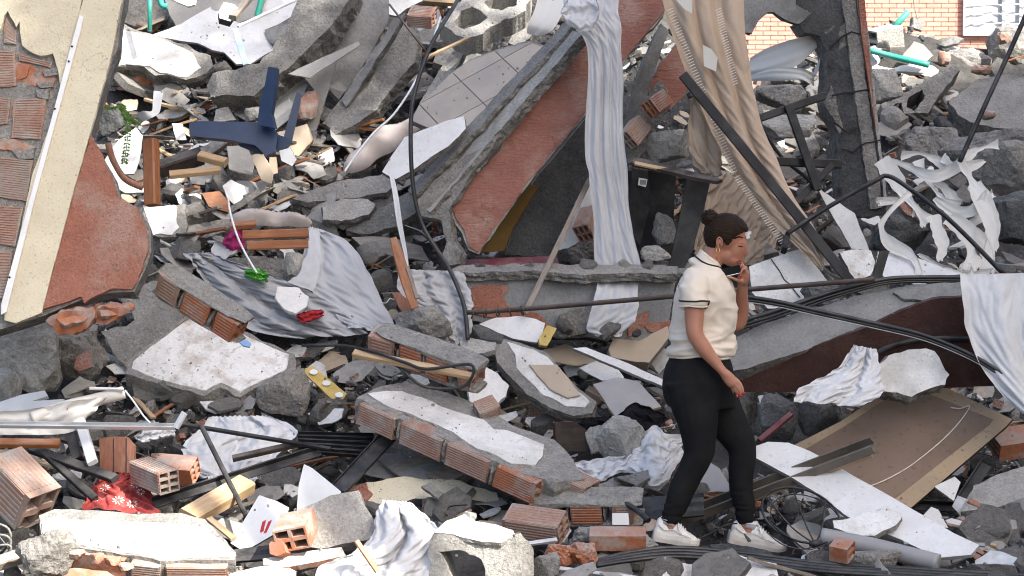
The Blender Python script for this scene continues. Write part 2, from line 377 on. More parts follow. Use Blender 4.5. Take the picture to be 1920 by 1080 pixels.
def sweep(path, prof, up=Vector((0, -.6, .8)), closed=True, caps=True, taper=None, jit=0):
    """prof: list of 2d points; returns verts, faces"""
    V = []; Fc = []; m = len(prof)
    for i, p in enumerate(path):
        t = (path[min(i+1, len(path)-1)] - path[max(0, i-1)]).normalized()
        s = t.cross(up)
        if s.length < 1e-3: s = t.cross(Vector((1, 0, 0)))
        s.normalize(); w_ = s.cross(t).normalized(); k = taper(i/(len(path)-1)) if taper else 1
        for a, b in prof:
            j = (1 + jit*(R.random() - .5)) if jit else 1
            V.append(p + (s*a + w_*b)*k*j)
    for i in range(len(path) - 1):
        for j in range(m if closed else m - 1):
            a = i*m + j; b = i*m + (j+1) % m
            Fc.append((a, b, b + m, a + m))
    if caps and closed:
        Fc.append(tuple(range(m-1, -1, -1))); Fc.append(tuple(range((len(path)-1)*m, len(path)*m)))
    return V, Fc
def circ(r, k=8): return [(r*math.cos(2*math.pi*i/k), r*math.sin(2*math.pi*i/k)) for i in range(k)]
def rect(w, h, c=.12):
    w /= 2; h /= 2; e = min(w, h)*c*2
    return [(-w+e, -h), (w-e, -h), (w, -h+e), (w, h-e), (w-e, h), (-w+e, h), (-w, h-e), (-w, -h+e)]
def chan(w, h, t=.2):
    w /= 2; h /= 2; e = t*w
    return [(-w, -h), (w, -h), (w, h), (w-e, h), (w-e, -h+e), (-w+e, -h+e), (-w+e, h), (-w, h)]
def angle(w, h, t=.15): return [(-w/2, -h/2), (w/2, -h/2), (w/2, -h/2+h*t), (-w/2+w*t, -h/2+h*t), (-w/2+w*t, h/2), (-w/2, h/2)]
def tube(name, label, cat, pts, r, mat, lay=.05, k=8, parent=None, smooth=True, short=None, taper=None, sides=8, group=None, clear=None):
    path = [p3(t, lay) for t in pts]
    if len(path) > 2: path = catmull(path, k)
    V, Fc = sweep(path, circ(r, sides), taper=taper)
    o = mk(name, V, Fc, [mat], None, parent, [len(f) == 4 for f in Fc])
    if not parent: tag(o, label, cat, group, short)
    return o
def bar(name, label, cat, a, b, w_, h, mat, lay=.06, prof=None, parent=None, short=None, up=Vector((0, -.6, .8)), seg=6, jit=.03, group=None, bow=0, taper=None):
    A, B = p3(a, lay), p3(b, lay)
    path = [A.lerp(B, i/seg) + Vector((0, 0, bow*math.sin(math.pi*i/seg))) for i in range(seg + 1)]
    V, Fc = sweep(path, prof or rect(w_, h), up=up, jit=jit, taper=taper)
    o = mk(name, V, Fc, [mat], None, parent)
    # lay the grain along local x: rotate the mesh frame so that x follows the bar
    d = (B - A).normalized(); q = Vector((1, 0, 0)).rotation_difference(d)
    o.data.transform(q.inverted().to_matrix().to_4x4()); o.rotation_mode = 'QUATERNION'; o.rotation_quaternion = q
    if not parent: tag(o, label, cat, group, short)
    return o
def wrinkle(V, n, m, su, sv, iters=130, bend=.10, seed=3):
    """let a too-large sheet settle into its own creases: distance constraints solved on the grid"""
    X = np.array([tuple(v) for v in V]).reshape(n, m, 3); X0 = X.copy(); rg = np.random.default_rng(seed)
    B = X.copy()
    for _ in range(6): B[1:-1] = (B[:-2] + B[1:-1] + B[2:])/3; B[:, 1:-1] = (B[:, :-2] + B[:, 1:-1] + B[:, 2:])/3
    def ln(a, b): return np.linalg.norm(a - b, axis=-1, keepdims=True)
    Lu = ln(B[:, 1:], B[:, :-1])*su; Lv = ln(B[1:], B[:-1])*sv
    Lu = np.maximum(Lu, 1e-4); Lv = np.maximum(Lv, 1e-4)
    D1 = np.sqrt(Lu[:-1]**2 + Lv[:, :-1]**2); D2 = D1
    h = float(np.median(Lu)); sm = rg.normal(size=X.shape)
    for _ in range(4): sm[1:-1] = (sm[:-2] + sm[1:-1] + sm[2:])/3; sm[:, 1:-1] = (sm[:, :-2] + sm[:, 1:-1] + sm[:, 2:])/3
    X[..., 1] += sm[..., 1]*h*3.0
    W = np.full((n, m, 1), .006); W[:2] = W[-2:] = .08; W[:, :1] = W[:, -1:] = .06
    w3 = W*np.array([1, .45, 1])
    def proj(a, b, L, k, up=False):
        d = b - a; l = np.linalg.norm(d, axis=-1, keepdims=True) + 1e-9; f = (l - L)/l
        if up: f = np.minimum(f, 0)
        c = d*(f*.5*k); a += c; b -= c
    for it in range(iters):
        for q in (0, 1):
            e = m - 1 - (m - 1 - q) % 2; proj(X[:, q:e:2], X[:, q+1:e+1:2], Lu[:, q:e:2], .9)
            e = n - 1 - (n - 1 - q) % 2; proj(X[q:e:2], X[q+1:e+1:2], Lv[q:e:2], .9)
        for q in (0, 1):
            e = n - 1 - (n - 1 - q) % 2
            proj(X[q:e:2, :-1], X[q+1:e+1:2, 1:], D1[q:e:2], .35); proj(X[q:e:2, 1:], X[q+1:e+1:2, :-1], D2[q:e:2], .35)
        for q in range(4):
            a = X[:, q:-2:4]; b = X[:, q+2::4][:, :a.shape[1]]; a = a[:, :b.shape[1]]; proj(a, b, (Lu[:, q:-1:4] + Lu[:, q+1::4][:, :Lu[:, q:-1:4].shape[1]])[:, :a.shape[1]] if False else ln(b, a)*0 + 2*h, bend, True)
            a = X[q:-2:4]; b = X[q+2::4][:a.shape[0]]; a = a[:b.shape[0]]; proj(a, b, ln(b, a)*0 + 2*float(np.median(Lv)), bend, True)
        X += (X0 - X)*w3
        X[..., 1] = np.clip(X[..., 1], X0[..., 1] - .10, X0[..., 1] + .07)
    Y = X.copy(); Y[1:-1] = X[1:-1]*.6 + (X[:-2] + X[2:])*.2; Z = Y.copy(); Z[:, 1:-1] = Y[:, 1:-1]*.6 + (Y[:, :-2] + Y[:, 2:])*.2
    return [Vector(p) for p in Z.reshape(-1, 3)]
def rag(name, label, cat, pts, mat, lay=.12, at=None, buckle=(1.35, 1.3), n=46, short=None, **k):
    """a crumpled cloth filling an outline, split into columns from left to right"""
    xs = [p[0] for p in pts]; x0, x1 = min(xs), max(xs); rows = []
    for i in range(9):
        x = lerp(x0 + 2, x1 - 2, i/8); ys = []
        for (ax, ay), (bx, by) in zip(pts, pts[1:] + pts[:1]):
            if (ax - x)*(bx - x) <= 0 and ax != bx: ys.append(ay + (by - ay)*(x - ax)/(bx - ax))
        a, b = min(ys), max(ys); 
        if b - a < 4: b = a + 4
        g = G(x, b) if at is None else at; g2 = min(g + (b - a)*.0028*1.2, G(x, a)) if at is None else at + (b - a)*.0022
        bul = .05*math.sin(math.pi*i/8)
        rows.append((x, a, x, b, (g2 - lay - bul*.4, g - lay - bul), 1))
    return drape(name, label, cat, rows, mat, folds=2.2, amp=.03, nu=n, nv=n + 10, sharp=.1, short=short, buckle=buckle, **k)
def drape(name, label, cat, rows, mat, folds=6, amp=.02, nu=44, nv=70, lay=.05, parent=None, ph=0., sharp=.5, wander=.5, short=None, crease=.003, clear=True, buckle=(1.1, 1.06)):
    keys = []
    for r in rows:
        a, b, c, d = r[:4]; Y = r[4] if len(r) > 4 and r[4] is not None else G((a + c)/2, (b + d)/2) - lay
        f = r[5] if len(r) > 5 else 1.
        Y, Y2 = Y if isinstance(Y, tuple) else (Y, Y)
        keys.append((Vector((a, b)), Vector((c, d)), Vector((Y, f, Y2))))
    per = max(2, nv//max(1, len(keys) - 1))
    Ls = catmull([k[0] for k in keys], per); Rs = catmull([k[1] for k in keys], per); Ys = catmull([k[2] for k in keys], per)
    V = []; n = len(Ls); SD[0] += 2.3; sd = SD[0]
    for i in range(n):
        t = i/(n - 1)
        for j in range(nu + 1):
            s = j/nu; p = Ls[i].lerp(Rs[i], s)
            a = 2*math.pi*folds*(s + wander*(.22*noise.noise(Vector((s*2.6, t*1.1, sd))) + .07*noise.noise(Vector((s*8, t*1.7, sd + 3))))) + ph + 1.1*noise.noise(Vector((t*2, sd, 0)))
            w1 = math.sin(a); w1 = (1 - sharp)*w1 + sharp*(2*abs(math.sin(a/2)) - 1)
            a2 = a*2.37 + 2*noise.noise(Vector((s*3, t*2, sd + 8))); w1 = w1*.8 + .45*max(0, noise.noise(Vector((s*4, t*1.2, sd + 11))) + .25)*math.sin(a2)
            env = .55 + .6*noise.noise(Vector((s*2.2, t*1.3, sd + 5)))
            dy = amp*Ys[i].y*(w1*max(.2, env + .3)) + crease*fbm(Vector((s*7, t*9, sd)), 3) + crease*1.3*(1 - 2.4*abs(noise.noise(Vector((s*5 + t*2, t*4, sd + 17))))) + crease*.8*(1 - 2.4*abs(noise.noise(Vector((s*11 - t*3, t*9, sd + 23)))))
            dx = amp*.35*Ys[i].y*math.cos(a)*(1/max(.2, folds))
            if crease:
                ed = (2*s - 1)**4; p = p + Vector(((5*noise.noise(Vector((t*9, sd, s > .5))))*ed, 6*noise.noise(Vector((s*6, sd, 3)))*max(0, t*5 - 4)))
            q = P(p.x, p.y, lerp(Ys[i].x, Ys[i].z, s) + dy); q.x += dx; V.append(q)
    if buckle: V = wrinkle(V, n, nu + 1, *buckle)
    Fc = [(i*(nu+1)+j, (i+1)*(nu+1)+j, (i+1)*(nu+1)+j+1, i*(nu+1)+j+1) for i in range(n-1) for j in range(nu)]
    o = mk(name, V, Fc, [mat], None, parent, True)
    if not parent:
        tag(o, label, cat, None, short, at=tuple(sum(k[0][c] + k[1][c] for k in keys)/2/len(keys) for c in (0, 1)))
        if clear: CLEAR.append([tuple(k[0]) for k in keys] + [tuple(k[1]) for k in reversed(keys)])
    return o
def crumple(name, label, cat, pts, mat, n=U, h=.05, freq=9, ang=0., stretch=2.5, lay=.03, seg=.014, fold=.022, short=None, parent=None, at=None, dome=.12, clear=True, mats=None):
    SD[0] += 5.1; sd = SD[0]
    p0, n = fit_plane(pts, n, lay, at); u, v, n = basis(n)
    W = [hit(x, y, p0, n) for x, y in pts]; o0 = sum(W, Vector())/len(W)
    q = [Vector(((a - o0).dot(u), (a - o0).dot(v))) for a in W]
    if area2(q) < 0: q.reverse()
    # round the outline, then ruffle it
    q = catmull(q + [q[0]], 6)[:-1]
    size = math.sqrt(abs(area2(q))); sg = max(seg, size/42)
    q = resample(q, sg*1.3)
    q = [p + Vector((noise.noise(Vector((p.x*6, p.y*6, sd))), noise.noise(Vector((p.x*6, p.y*6, sd + 4)))))*.035 for p in q]
    xs = [p.x for p in q]; ys = [p.y for p in q]; ins = []
    y = min(ys)
    while y < max(ys):
        x = min(xs) + sg*.5*R.random()
        while x < max(xs):
            p = Vector((x + (R.random()-.5)*sg*.4, y + (R.random()-.5)*sg*.4))
            if inside(p, q): ins.append(p)
            x += sg
        y += sg
    m = len(q)
    r = delaunay_2d_cdt(q + ins, [(i, (i+1) % m) for i in range(m)], [], 1, 1e-6)
    ca, sa = math.cos(ang), math.sin(ang); V = []
    qs = q
    for p in r[0]:
        p = Vector(p); d = math.sqrt(min((p - a).length_squared for a in qs))
        e = 1 - math.exp(-d/dome*1.6)
        a = (p.x*ca + p.y*sa); b = (-p.x*sa + p.y*ca)*stretch
        k = Vector((a*freq*.42, b*freq*.42, sd)); wv = Vector((noise.noise(k*.6), noise.noise(k*.6 + Vector((7, 3, 1))), 0))
        k2 = k + wv*1.3
        bb_ = (-p.x*sa + p.y*ca)/size; aa_ = (p.x*ca + p.y*sa)/size
        n1 = noise.noise(Vector((aa_*1.3, bb_*1.5, sd))); n2 = noise.noise(Vector((aa_*2.2, bb_*2.6, sd + 6)))
        f1 = abs(math.sin(freq*1.9*(bb_ + .75*n1 + .3*n2))); f2 = abs(math.sin(freq*2.8*(aa_*.8 + bb_*.6 + .55*n2 + .5*n1) + sd))
        g2 = max(0, noise.noise(Vector((aa_*3, bb_*3, sd + 9))) + .3)
        z = e*h*(1 + .9*noise.noise(Vector((aa_*2, bb_*2, sd + 2)))) + fold*(1.25*f1*(.4 + 1.1*max(0, n2 + .3)) + .9*g2*f2)*(.3 + .8*e) + .004*noise.noise(k2*3) - .015*(1 - e)
        V.append(o0 + u*p.x + v*p.y + n*z + (u*noise.noise(k2*1.1) + v*noise.noise(k2*1.1 + Vector((5, 5, 5))))*.006)
    o = mk(name, V, [tuple(f) for f in r[2]], mats or [mat], None, parent, True)
    if not parent:
        tag(o, label, cat)
        if short: LAND.append(((sum(p[0] for p in pts)/len(pts), sum(p[1] for p in pts)/len(pts)), short))
        if clear: CLEAR.append(pts)
    return o
_ico = {}
def ico(sub):
    if sub not in _ico:
        bm = bmesh.new(); bmesh.ops.create_icosphere(bm, subdivisions=sub, radius=1); bm.verts.ensure_lookup_table()
        _ico[sub] = ([v.co.normalized() for v in bm.verts], [tuple(v.index for v in f.verts) for f in bm.faces]); bm.free()
    return _ico[sub]
def rockdata(seed, sub=3, planes=9, rough=.05, asp=(1, 1, 1)):
    rr = random.Random(seed); D, Fc = ico(sub); pl = []
    for _ in range(planes):
        d = Vector((rr.gauss(0, 1), rr.gauss(0, 1), rr.gauss(0, 1))).normalized(); pl.append((d, .55 + .4*rr.random()))
    for d in (Vector((0, 0, 1)), Vector((0, 0, -1))): pl.append(((d + Vector((rr.gauss(0, .15), rr.gauss(0, .15), 0))).normalized(), .6))
    V = []
    for d in D:
        r = 1.15
        for nn, h in pl:
            k = d.dot(nn)
            if k > 1e-3: r = min(r, h/k)
        kk = d*2.6 + Vector((seed*1.7, 0, 0))
        r *= 1 + rough*(noise.noise(kk) + .7*noise.noise(kk*2.7) + .65*noise.noise(kk*6.5) + .5*noise.noise(kk*13))
        V.append(Vector((d.x*r*asp[0], d.y*r*asp[1], d.z*r*asp[2])))
    lo = [min(v[i] for v in V) for i in range(3)]; hi = [max(v[i] for v in V) for i in range(3)]
    V = [Vector([(v[i] - lo[i])/(hi[i] - lo[i])*2 - 1 for i in range(3)]) for v in V]
    return V, Fc
def rock(name, label, cat, box, mat='conc_raw', seed=1, sub=4, planes=9, rough=.05, dep=.8, lay=.0, rot=0, short=None, Y=None, parent=None):
    x0, y0, x1, y1 = box; cx, cy = (x0 + x1)/2, (y0 + y1)/2
    g = (Y if Y is not None else G(cx, y1 - (y1 - y0)*.15)) - lay
    k = (g + 10)/FPX; hx, hz = (x1 - x0)/2*k, (y1 - y0)/2*k; hy = dep*min(hx, hz*1.6)
    c = P(cx, cy, g + hy*.3)
    V, Fc = rockdata(seed, sub, planes, rough*1.6)
    V = [c + Vector((v.x*hx, v.y*hy, v.z*hz)) for v in V]
    o = mk(name, V, Fc, [mat], None, parent, False)
    if not parent:
        tag(o, label, cat, None, short); CLEAR.append([(x0, y0), (x1, y0), (x1, y1), (x0, y1)])
    return o
def box_mesh(c, ax, hs):
    V = [c + ax[0]*hs[0]*sx + ax[1]*hs[1]*sy + ax[2]*hs[2]*sz for sx in (-1, 1) for sy in (-1, 1) for sz in (-1, 1)]
    return V, [(0, 1, 3, 2), (4, 6, 7, 5), (0, 4, 5, 1), (2, 3, 7, 6), (0, 2, 6, 4), (1, 5, 7, 3)]
def merge(*parts):
    V = []; Fc = []
    for v, f in parts:
        b = len(V); V += v; Fc += [tuple(x + b for x in q) for q in f]
    return V, Fc
def brickdata(L, D, H, nx=2, ny=3, ribs=7, broken=.0, seed=0, ribface=(1, 1, 1, 0)):
    """hollow clay block along local x (length L, depth D (y), height H (z)) with open cells at both ends and ribbed faces"""
    rr = random.Random(seed); parts = []
    t = min(D/nx, H/ny)*.16
    ys = [-D/2]; zs = [-H/2]
    for i in range(nx): ys += [-D/2 + D*i/nx + t, -D/2 + D*(i+1)/nx - t]
    ys.append(D/2)
    for i in range(ny): zs += [-H/2 + H*i/ny + t, -H/2 + H*(i+1)/ny - t]
    zs.append(H/2)
    X = L/2; dp = min(L*.45, .12)
    for sgn in (-1, 1):
        V = []; Fc = []
        def xj(y, z): return sgn*(X - broken*(.5 + .5*noise.noise(Vector((y*22 + seed, z*22, sgn*3)))))
        for i, y in enumerate(ys):
            for z in zs: V.append(Vector((xj(y, z), y, z)))
        nz_ = len(zs)
        for i in range(len(ys)-1):
            for j in range(nz_-1):
                a = i*nz_ + j; q = (a, a + nz_, a + nz_ + 1, a + 1)
                if i % 2 == 1 and j % 2 == 1:
                    b = len(V); V += [Vector((v.x - sgn*dp, v.y, v.z)) for v in (V[x] for x in q)]
                    for k in range(4): Fc.append((q[k], q[(k+1) % 4], b + (k+1) % 4, b + k))
                    Fc.append((b, b+1, b+2, b+3))
                else: Fc.append(q)
        parts.append((V, Fc))
    # outer walls, following the broken ends
    V = []; Fc = []
    ring = [(-D/2, -H/2), (D/2, -H/2), (D/2, H/2), (-D/2, H/2)]
    for sgn in (-1, 1):
        for y, z in ring: V.append(Vector((sgn*(X - broken*(.5 + .5*noise.noise(Vector((y*22 + seed, z*22, sgn*3))))), y, z)))
    for k in range(4): Fc.append((k, (k+1) % 4, 4 + (k+1) % 4, 4 + k))
    parts.append((V, Fc))
    if ribs:
        e = .0035
        faces = [((0, -1, 0), H, D/2), ((0, 0, 1), D, H/2), ((0, 1, 0), H, D/2), ((0, 0, -1), D, H/2)]
        for (nn, span, off), on in zip(faces, ribface):
            if not on: continue
            nn = Vector(nn); tt = Vector((1, 0, 0)).cross(nn)
            for i in range(ribs):
                c = nn*off + tt*(span*((i + .5)/ribs - .5)); hw = span/ribs*.27
                x1 = X - broken - .002
                V = [c + tt*(-hw*1.4) - nn*.001 + Vector((-x1, 0, 0)), c + tt*(-hw*.7) + nn*e + Vector((-x1, 0, 0)), c + tt*(hw*.7) + nn*e + Vector((-x1, 0, 0)), c + tt*(hw*1.4) - nn*.001 + Vector((-x1, 0, 0))]
                V += [v + Vector((2*x1, 0, 0)) for v in V]
                parts.append((V, [(0, 1, 5, 4), (1, 2, 6, 5), (2, 3, 7, 6), (0, 3, 2, 1), (4, 5, 6, 7)]))
    return merge(*parts)
def frame3(x, z):
    """matrix whose local x follows x and whose local z is near z"""
    x = Vector(x).normalized(); z = Vector(z); y = z.cross(x).normalized(); z = x.cross(y)
    return Matrix((x, y, z)).transposed()
def brick(name, label, cat, a, b, H, D, mat='brick', up=U, parent=None, nx=2, ny=3, ribs=7, broken=.01, seed=0, lay=.06, ribface=(1, 1, 1, 0), short=None, world=None):
    A, B = world or (p3(a, lay), p3(b, lay)); m = frame3(B - A, up)
    V, Fc = brickdata((B - A).length, D, H, nx, ny, ribs, broken, seed, ribface); c = (A + B)/2
    o = mk(name, [m @ v + c for v in V], Fc, [mat], None, parent)
    if not parent:
        tag(o, label, cat, None, short); pa, pb = PX(A), PX(B); hh = 12
        CLEAR.append([(pa[0], pa[1]-hh), (pb[0], pb[1]-hh), (pb[0], pb[1]+hh), (pa[0], pa[1]+hh)])
    return o

def strip(name, label, cat, pts, w_, mat, **k):
    """a flat band along px points (x, y, Y) of width w_ px"""
    rows = []
    for i, (x, y, Y) in enumerate(pts):
        a = pts[max(0, i-1)]; b = pts[min(len(pts)-1, i+1)]; dx, dy = b[0] - a[0], b[1] - a[1]; l = math.hypot(dx, dy) or 1
        tw_ = w_*R.choice((1, 1, .85, .55, .3)); nx_, ny_ = dy/l*tw_/2, -dx/l*tw_/2; rows.append((x + nx_, y + ny_, x - nx_, y - ny_, Y))
    return drape(name, label, cat, rows, mat, **dict(dict(folds=.7, amp=.012, nu=8, nv=40, crease=.002, buckle=None), **k))
# ------------------------------------------------------------ the ground, what shades it, and what stands far behind
V = []; Fc = []; xs = [-40, -20, -9] + [-5 + .09*i for i in range(112)] + [6, 9, 20, 40]; ys = [-14, -9, -5] + [-3 + .1*i for i in range(160)] + [14, 18, 24, 34, 60, 120]
for y in ys:
    for x in xs:
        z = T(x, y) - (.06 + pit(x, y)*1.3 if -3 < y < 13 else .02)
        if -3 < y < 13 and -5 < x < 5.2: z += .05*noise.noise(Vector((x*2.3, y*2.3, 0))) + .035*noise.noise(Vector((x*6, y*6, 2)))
        V.append((x, y, z))
nx = len(xs)
Fc = [(i*nx+j, i*nx+j+1, (i+1)*nx+j+1, (i+1)*nx+j) for i in range(len(ys)-1) for j in range(nx-1)]
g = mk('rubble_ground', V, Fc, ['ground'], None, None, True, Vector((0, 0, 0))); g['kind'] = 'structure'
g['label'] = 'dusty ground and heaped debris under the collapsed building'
# unseen block, added behind the photographer to cast the shade over the ruin
C0 = Vector((12.62, -13, 0)); tn = Vector((.692, .722, 0)); bk = AZ
ab = empty('shade_building', C0 + tn*14 + bk*5)
tag(ab, 'plain six storey block added behind the photographer to shade the ruin', 'building')
def obox(name, c, hx, hy, hz, mat, parent):
    V, Fc = box_mesh(c, (tn, bk, Vector((0, 0, 1))), (hx, hy, hz)); return mk(name, V, Fc, [mat], None, parent)
HB = 22.6
obox('wall', C0 + tn*14 + bk*5 + Vector((0, 0, HB/2)), 14, 5, HB/2, 'facade', ab)
obox('parapet', C0 + tn*14 + bk*5 + Vector((0, 0, HB + .15)), 14.1, 5.1, .15, 'facade', ab)
obox('roof_shade_box', C0 + tn*13.5 + bk*5 + Vector((0, 0, HB + 1.8)), 7.2, 3, 1.5, 'facade', ab)  # roof box added to keep the sun off the far right mound
for fl in range(6):
    for i in range(6):
        obox('window', C0 + tn*(2.6 + i*4.5) - bk*.02 + Vector((0, 0, 2.4 + fl*3.5)), .8, .06, .7, 'glass_far', ab)
# the tree whose crown breaks up the sun on the lower left
def tree(base, tc, rad, n, label, seed):
  tr = empty('street_tree', base); tag(tr, label, 'tree')
  path = [Vector(base).lerp(tc, t) + Vector((.1*math.sin(t*5), .1*math.sin(t*7), 0)) for t in (0, .3, .6, .85, 1.1)]
  V, Fc = sweep(catmull(path, 4), circ(.19, 9), taper=lambda t: 1 - .75*t); mk('trunk', V, Fc, ['bark'], None, tr, True)
  V = []; Fc = []; rr = random.Random(seed)
  for k in range(n):
    d = Vector((rr.gauss(0, 1), rr.gauss(0, 1), rr.gauss(0, .8))); d = d.normalized()*(rr.random()**.45)
    c = tc + d*rad
    for j in range(64):
        p = c + Vector((rr.gauss(0, .28), rr.gauss(0, .28), rr.gauss(0, .24)))
        a = Vector((rr.gauss(0, 1), rr.gauss(0, 1), rr.gauss(0, .6))).normalized()*.11; b_ = a.orthogonal().normalized()*.05
        i = len(V); V += [p - a, p + b_, p + a, p - b_]; Fc.append((i, i+1, i+2, i+3))
  mk('crown', V, Fc, ['leaf_tree'], None, tr)
tree((5.6, -6.9, 0), Vector((5.05, -6.15, 12.1)), 1.95, 84, 'tall leafy street tree beside the photographer', 5)
tree((6.9, -1.2, 0), Vector((5.6, -2.6, 12.9)), 2.0, 34, 'second leafy tree, added out of view to shade the top left', 9)  # unseen crown added to shade the upper left sheets
# the painted brick house far behind
YH = 28.0; k = (YH + 10)/FPX
hs = empty('brick_house', P(1700, 60, YH + 1)*1.0); hs.location.z = 0
tag(hs, 'sunlit salmon painted brick house with white barred window far behind the ruin', 'house', short=None)
x0, x1 = P(1330, 60, YH).x, P(1990, 60, YH).x; wx0, wx1 = P(1812, 30, YH).x, P(1962, 30, YH).x
wz0, wz1 = P(1812, 60, YH).z, P(1812, -110, YH).z
def ybox(name, xa, xb, za, zb, ya, yb, mat, parent):
    V, Fc = box_mesh(Vector(((xa+xb)/2, (ya+yb)/2, (za+zb)/2)), (Vector((1,0,0)), Vector((0,1,0)), Vector((0,0,1))), ((xb-xa)/2, (yb-ya)/2, (zb-za)/2))
    return mk(name, V, Fc, [mat], None, parent)
wl = ybox('wall', x0 - 3, x1 + 3, 0, 7.5, YH + .03, YH + 6, 'mortar_far', hs)
bh = .083; bl = .27; zt = P(1700, -14, YH).z; zb = P(1700, 118, YH).z; row = 0; proto = None; z = zb; nb = 0
while z < zt:
    x = x0 + (.5*bl if row % 2 else 0) - .1
    while x < x1:
        pxx, pyy = PX((x + bl/2, YH, z + bh/2)); sh = (1395 < pxx < 1545 and 25 < pyy < 118) or (pxx > 1592 and not (pxx > 1808 and pyy < 64))
        if sh and nb < 300:
            if proto is None:
                V, Fc = box_mesh(Vector(), (Vector((1,0,0)), Vector((0,1,0)), Vector((0,0,1))), (bl/2 - .006, .018, bh/2 - .006))
                proto = mk('brick', V, Fc, ['wall_brick_far'], None, wl, origin=Vector()); b_ = proto
            else: b_ = proto.copy(); COL.objects.link(b_); b_.parent = wl
            b_.location = Vector((x + bl/2, YH + .02 + R.random()*.004, z + bh/2)) - wloc(wl); nb += 1
        x += bl
    z += bh; row += 1
wf = ybox('window', wx0, wx1, wz0, wz1, YH - .01, YH + .025, 'glass_far', hs)
t_ = .07
ybox('frame', wx0 - t_, wx1 + t_, wz0 - t_, wz0, YH - .09, YH, 'window_white', wf)
ybox('frame', wx0 - t_, wx0 + .10, wz0, wz1, YH - .085, YH - .012, 'window_white', wf)
ybox('frame', wx1 - .05, wx1 + t_, wz0, wz1, YH - .085, YH - .012, 'window_white', wf)
for i in (2, 3):
    ybox('mullion', wx0 + (wx1-wx0)*i/4.6, wx0 + (wx1-wx0)*i/4.6 + .06, wz0 + .002, wz1, YH - .075, YH - .012, 'window_white', wf)
for i in range(6):
    z = wz0 + .14 + i*.17; pp = [Vector((lerp(wx0, wx1, s/16), YH - .13 + .02*math.sin(s*1.3), z + .015*math.sin(s*1.2 + i))) for s in range(17)]
    V, Fc = sweep(pp, circ(.012, 6)); mk('window_bar', V, Fc, ['window_white'], None, wf, True)
# ------------------------------------------------------------ LEFT: the leaning facade fragment
YW = .55
nW = Vector((.12, -1, .22))
wal = slab('leaning_facade_fragment', 'tall leaning facade fragment of cream and pink render over broken brick', 'wall fragment',
  [(-70, -40), (238, -40), (231, 0), (222, 90), (200, 150), (180, 225), (172, 252), (180, 268), (197, 300), (214, 338), (226, 372), (262, 392), (281, 425), (284, 470), (262, 530), (252, 548), (190, 552), (150, 565), (80, 592), (30, 610), (-70, 640)],
  nW, .2, ('mortar', 'conc_raw'), at=(100, 600, YW), jag=.012, seg=.04, short='the leaning facade fragment')
crm = skin(wal, 'cream_render', [(105, -30), (157, -30), (150, 20), (148, 30), (140, 60), (118, 190), (108, 130), (100, 100), (75, 105), (62, 100), (42, 85), (36, 40), (30, 50), (14, 20), (8, 30), (0, 60), (-60, 60), (-60, -30)], 'stucco_cream', off=.03, th=.03, jag=.006)
skin(wal, 'cream_column_render', [(164, -30), (236, -30), (229, 0), (205, 120), (170, 246), (140, 350), (78, 585), (30, 606), (8, 600), (12, 560), (60, 330), (110, 190), (150, 20)], 'stucco_cream', off=.045, th=.045, jag=.003)
skin(wal, 'pink_render', [(171, 252), (178, 266), (196, 300), (212, 338), (222, 372), (255, 388), (274, 425), (278, 468), (258, 528), (247, 542), (210, 542), (185, 552), (158, 568), (152, 556), (130, 564), (80, 580), (110, 470), (141, 352)], 'stucco_pink', off=.028, th=.03, jag=.006)
q = skin(wal, 'trim_strip', [(149, 28), (157, 32), (150, 62), (108, 215), (66, 370), (12, 585), (2, 590), (2, 572), (56, 372), (92, 240), (136, 75)], 'pvc_white', off=.062, th=.02, jag=0)
for (a, b) in ((135, 87), (129, 115), (103, 204), (18, 520)):
    d = hit(a, b, *(lambda t: (t[0] + t[1]*.064, t[1]))(PLANE[wal.name])); V, Fc = ico(1); mk('screw', [d + v*.006 for v in V], Fc, ['print_black'], None, q)
# bricks of the bare patch: rows in the wall's own plane
def wbrick(quad, mat, ribs, off=.012, th=.03, dirn=0):
    """a clay block face in the wall's plane: quad of px corners (tl, tr, br, bl) with raised ribs"""
    o = skin(wal, 'brick', quad, mat, off=off, th=th, jag=.004, edge='brick')
    p0, n = PLANE[wal.name]; W = [hit(x, y, p0 + n*(off + .0005), n) for x, y in quad]; parts = []
    for i in range(ribs):
        s0, s1 = (i + .22)/ribs, (i + .78)/ribs
        if dirn == 0: A, B, C, D = W[0].lerp(W[3], s0), W[1].lerp(W[2], s0), W[1].lerp(W[2], s1), W[0].lerp(W[3], s1)
        else: A, B, C, D = W[0].lerp(W[1], s0), W[3].lerp(W[2], s0), W[3].lerp(W[2], s1), W[0].lerp(W[1], s1)
        c = (A + B + C + D)/4; q = [c + (x - c)*.93 for x in (A, B, C, D)]
        parts.append(([x for x in q] + [c + (x - c)*.9 + n*.0035 for x in q], [(4, 5, 6, 7), (0, 1, 5, 4), (1, 2, 6, 5), (2, 3, 7, 6), (3, 0, 4, 7)]))
    V, Fc = merge(*parts); mk('rib_relief', V, Fc, [mat], None, o)['kind'] = 'stuff'
wbrick([(10, 30), (30, 60), (30, 84), (8, 80)], 'brick_dusty', 6)
wbrick([(-30, 92), (28, 96), (30, 160), (-30, 168)], 'brick_dusty', 14)
wbrick([(34, 100), (98, 118), (94, 127), (36, 114)], 'brick_dusty', 3)
wbrick([(26, 186), (88, 184), (76, 262), (22, 258)], 'brick_dusty', 16)
wbrick([(-30, 178), (20, 184), (14, 232), (-30, 240)], 'brick_grey', 12)
wbrick([(-30, 292), (62, 300), (50, 378), (-30, 366)], 'brick_grey', 18)
wbrick([(-30, 384), (44, 388), (28, 462), (-30, 455)], 'brick_dusty', 16)
wbrick([(-30, 470), (24, 472), (12, 560), (-30, 560)], 'brick_grey', 16)
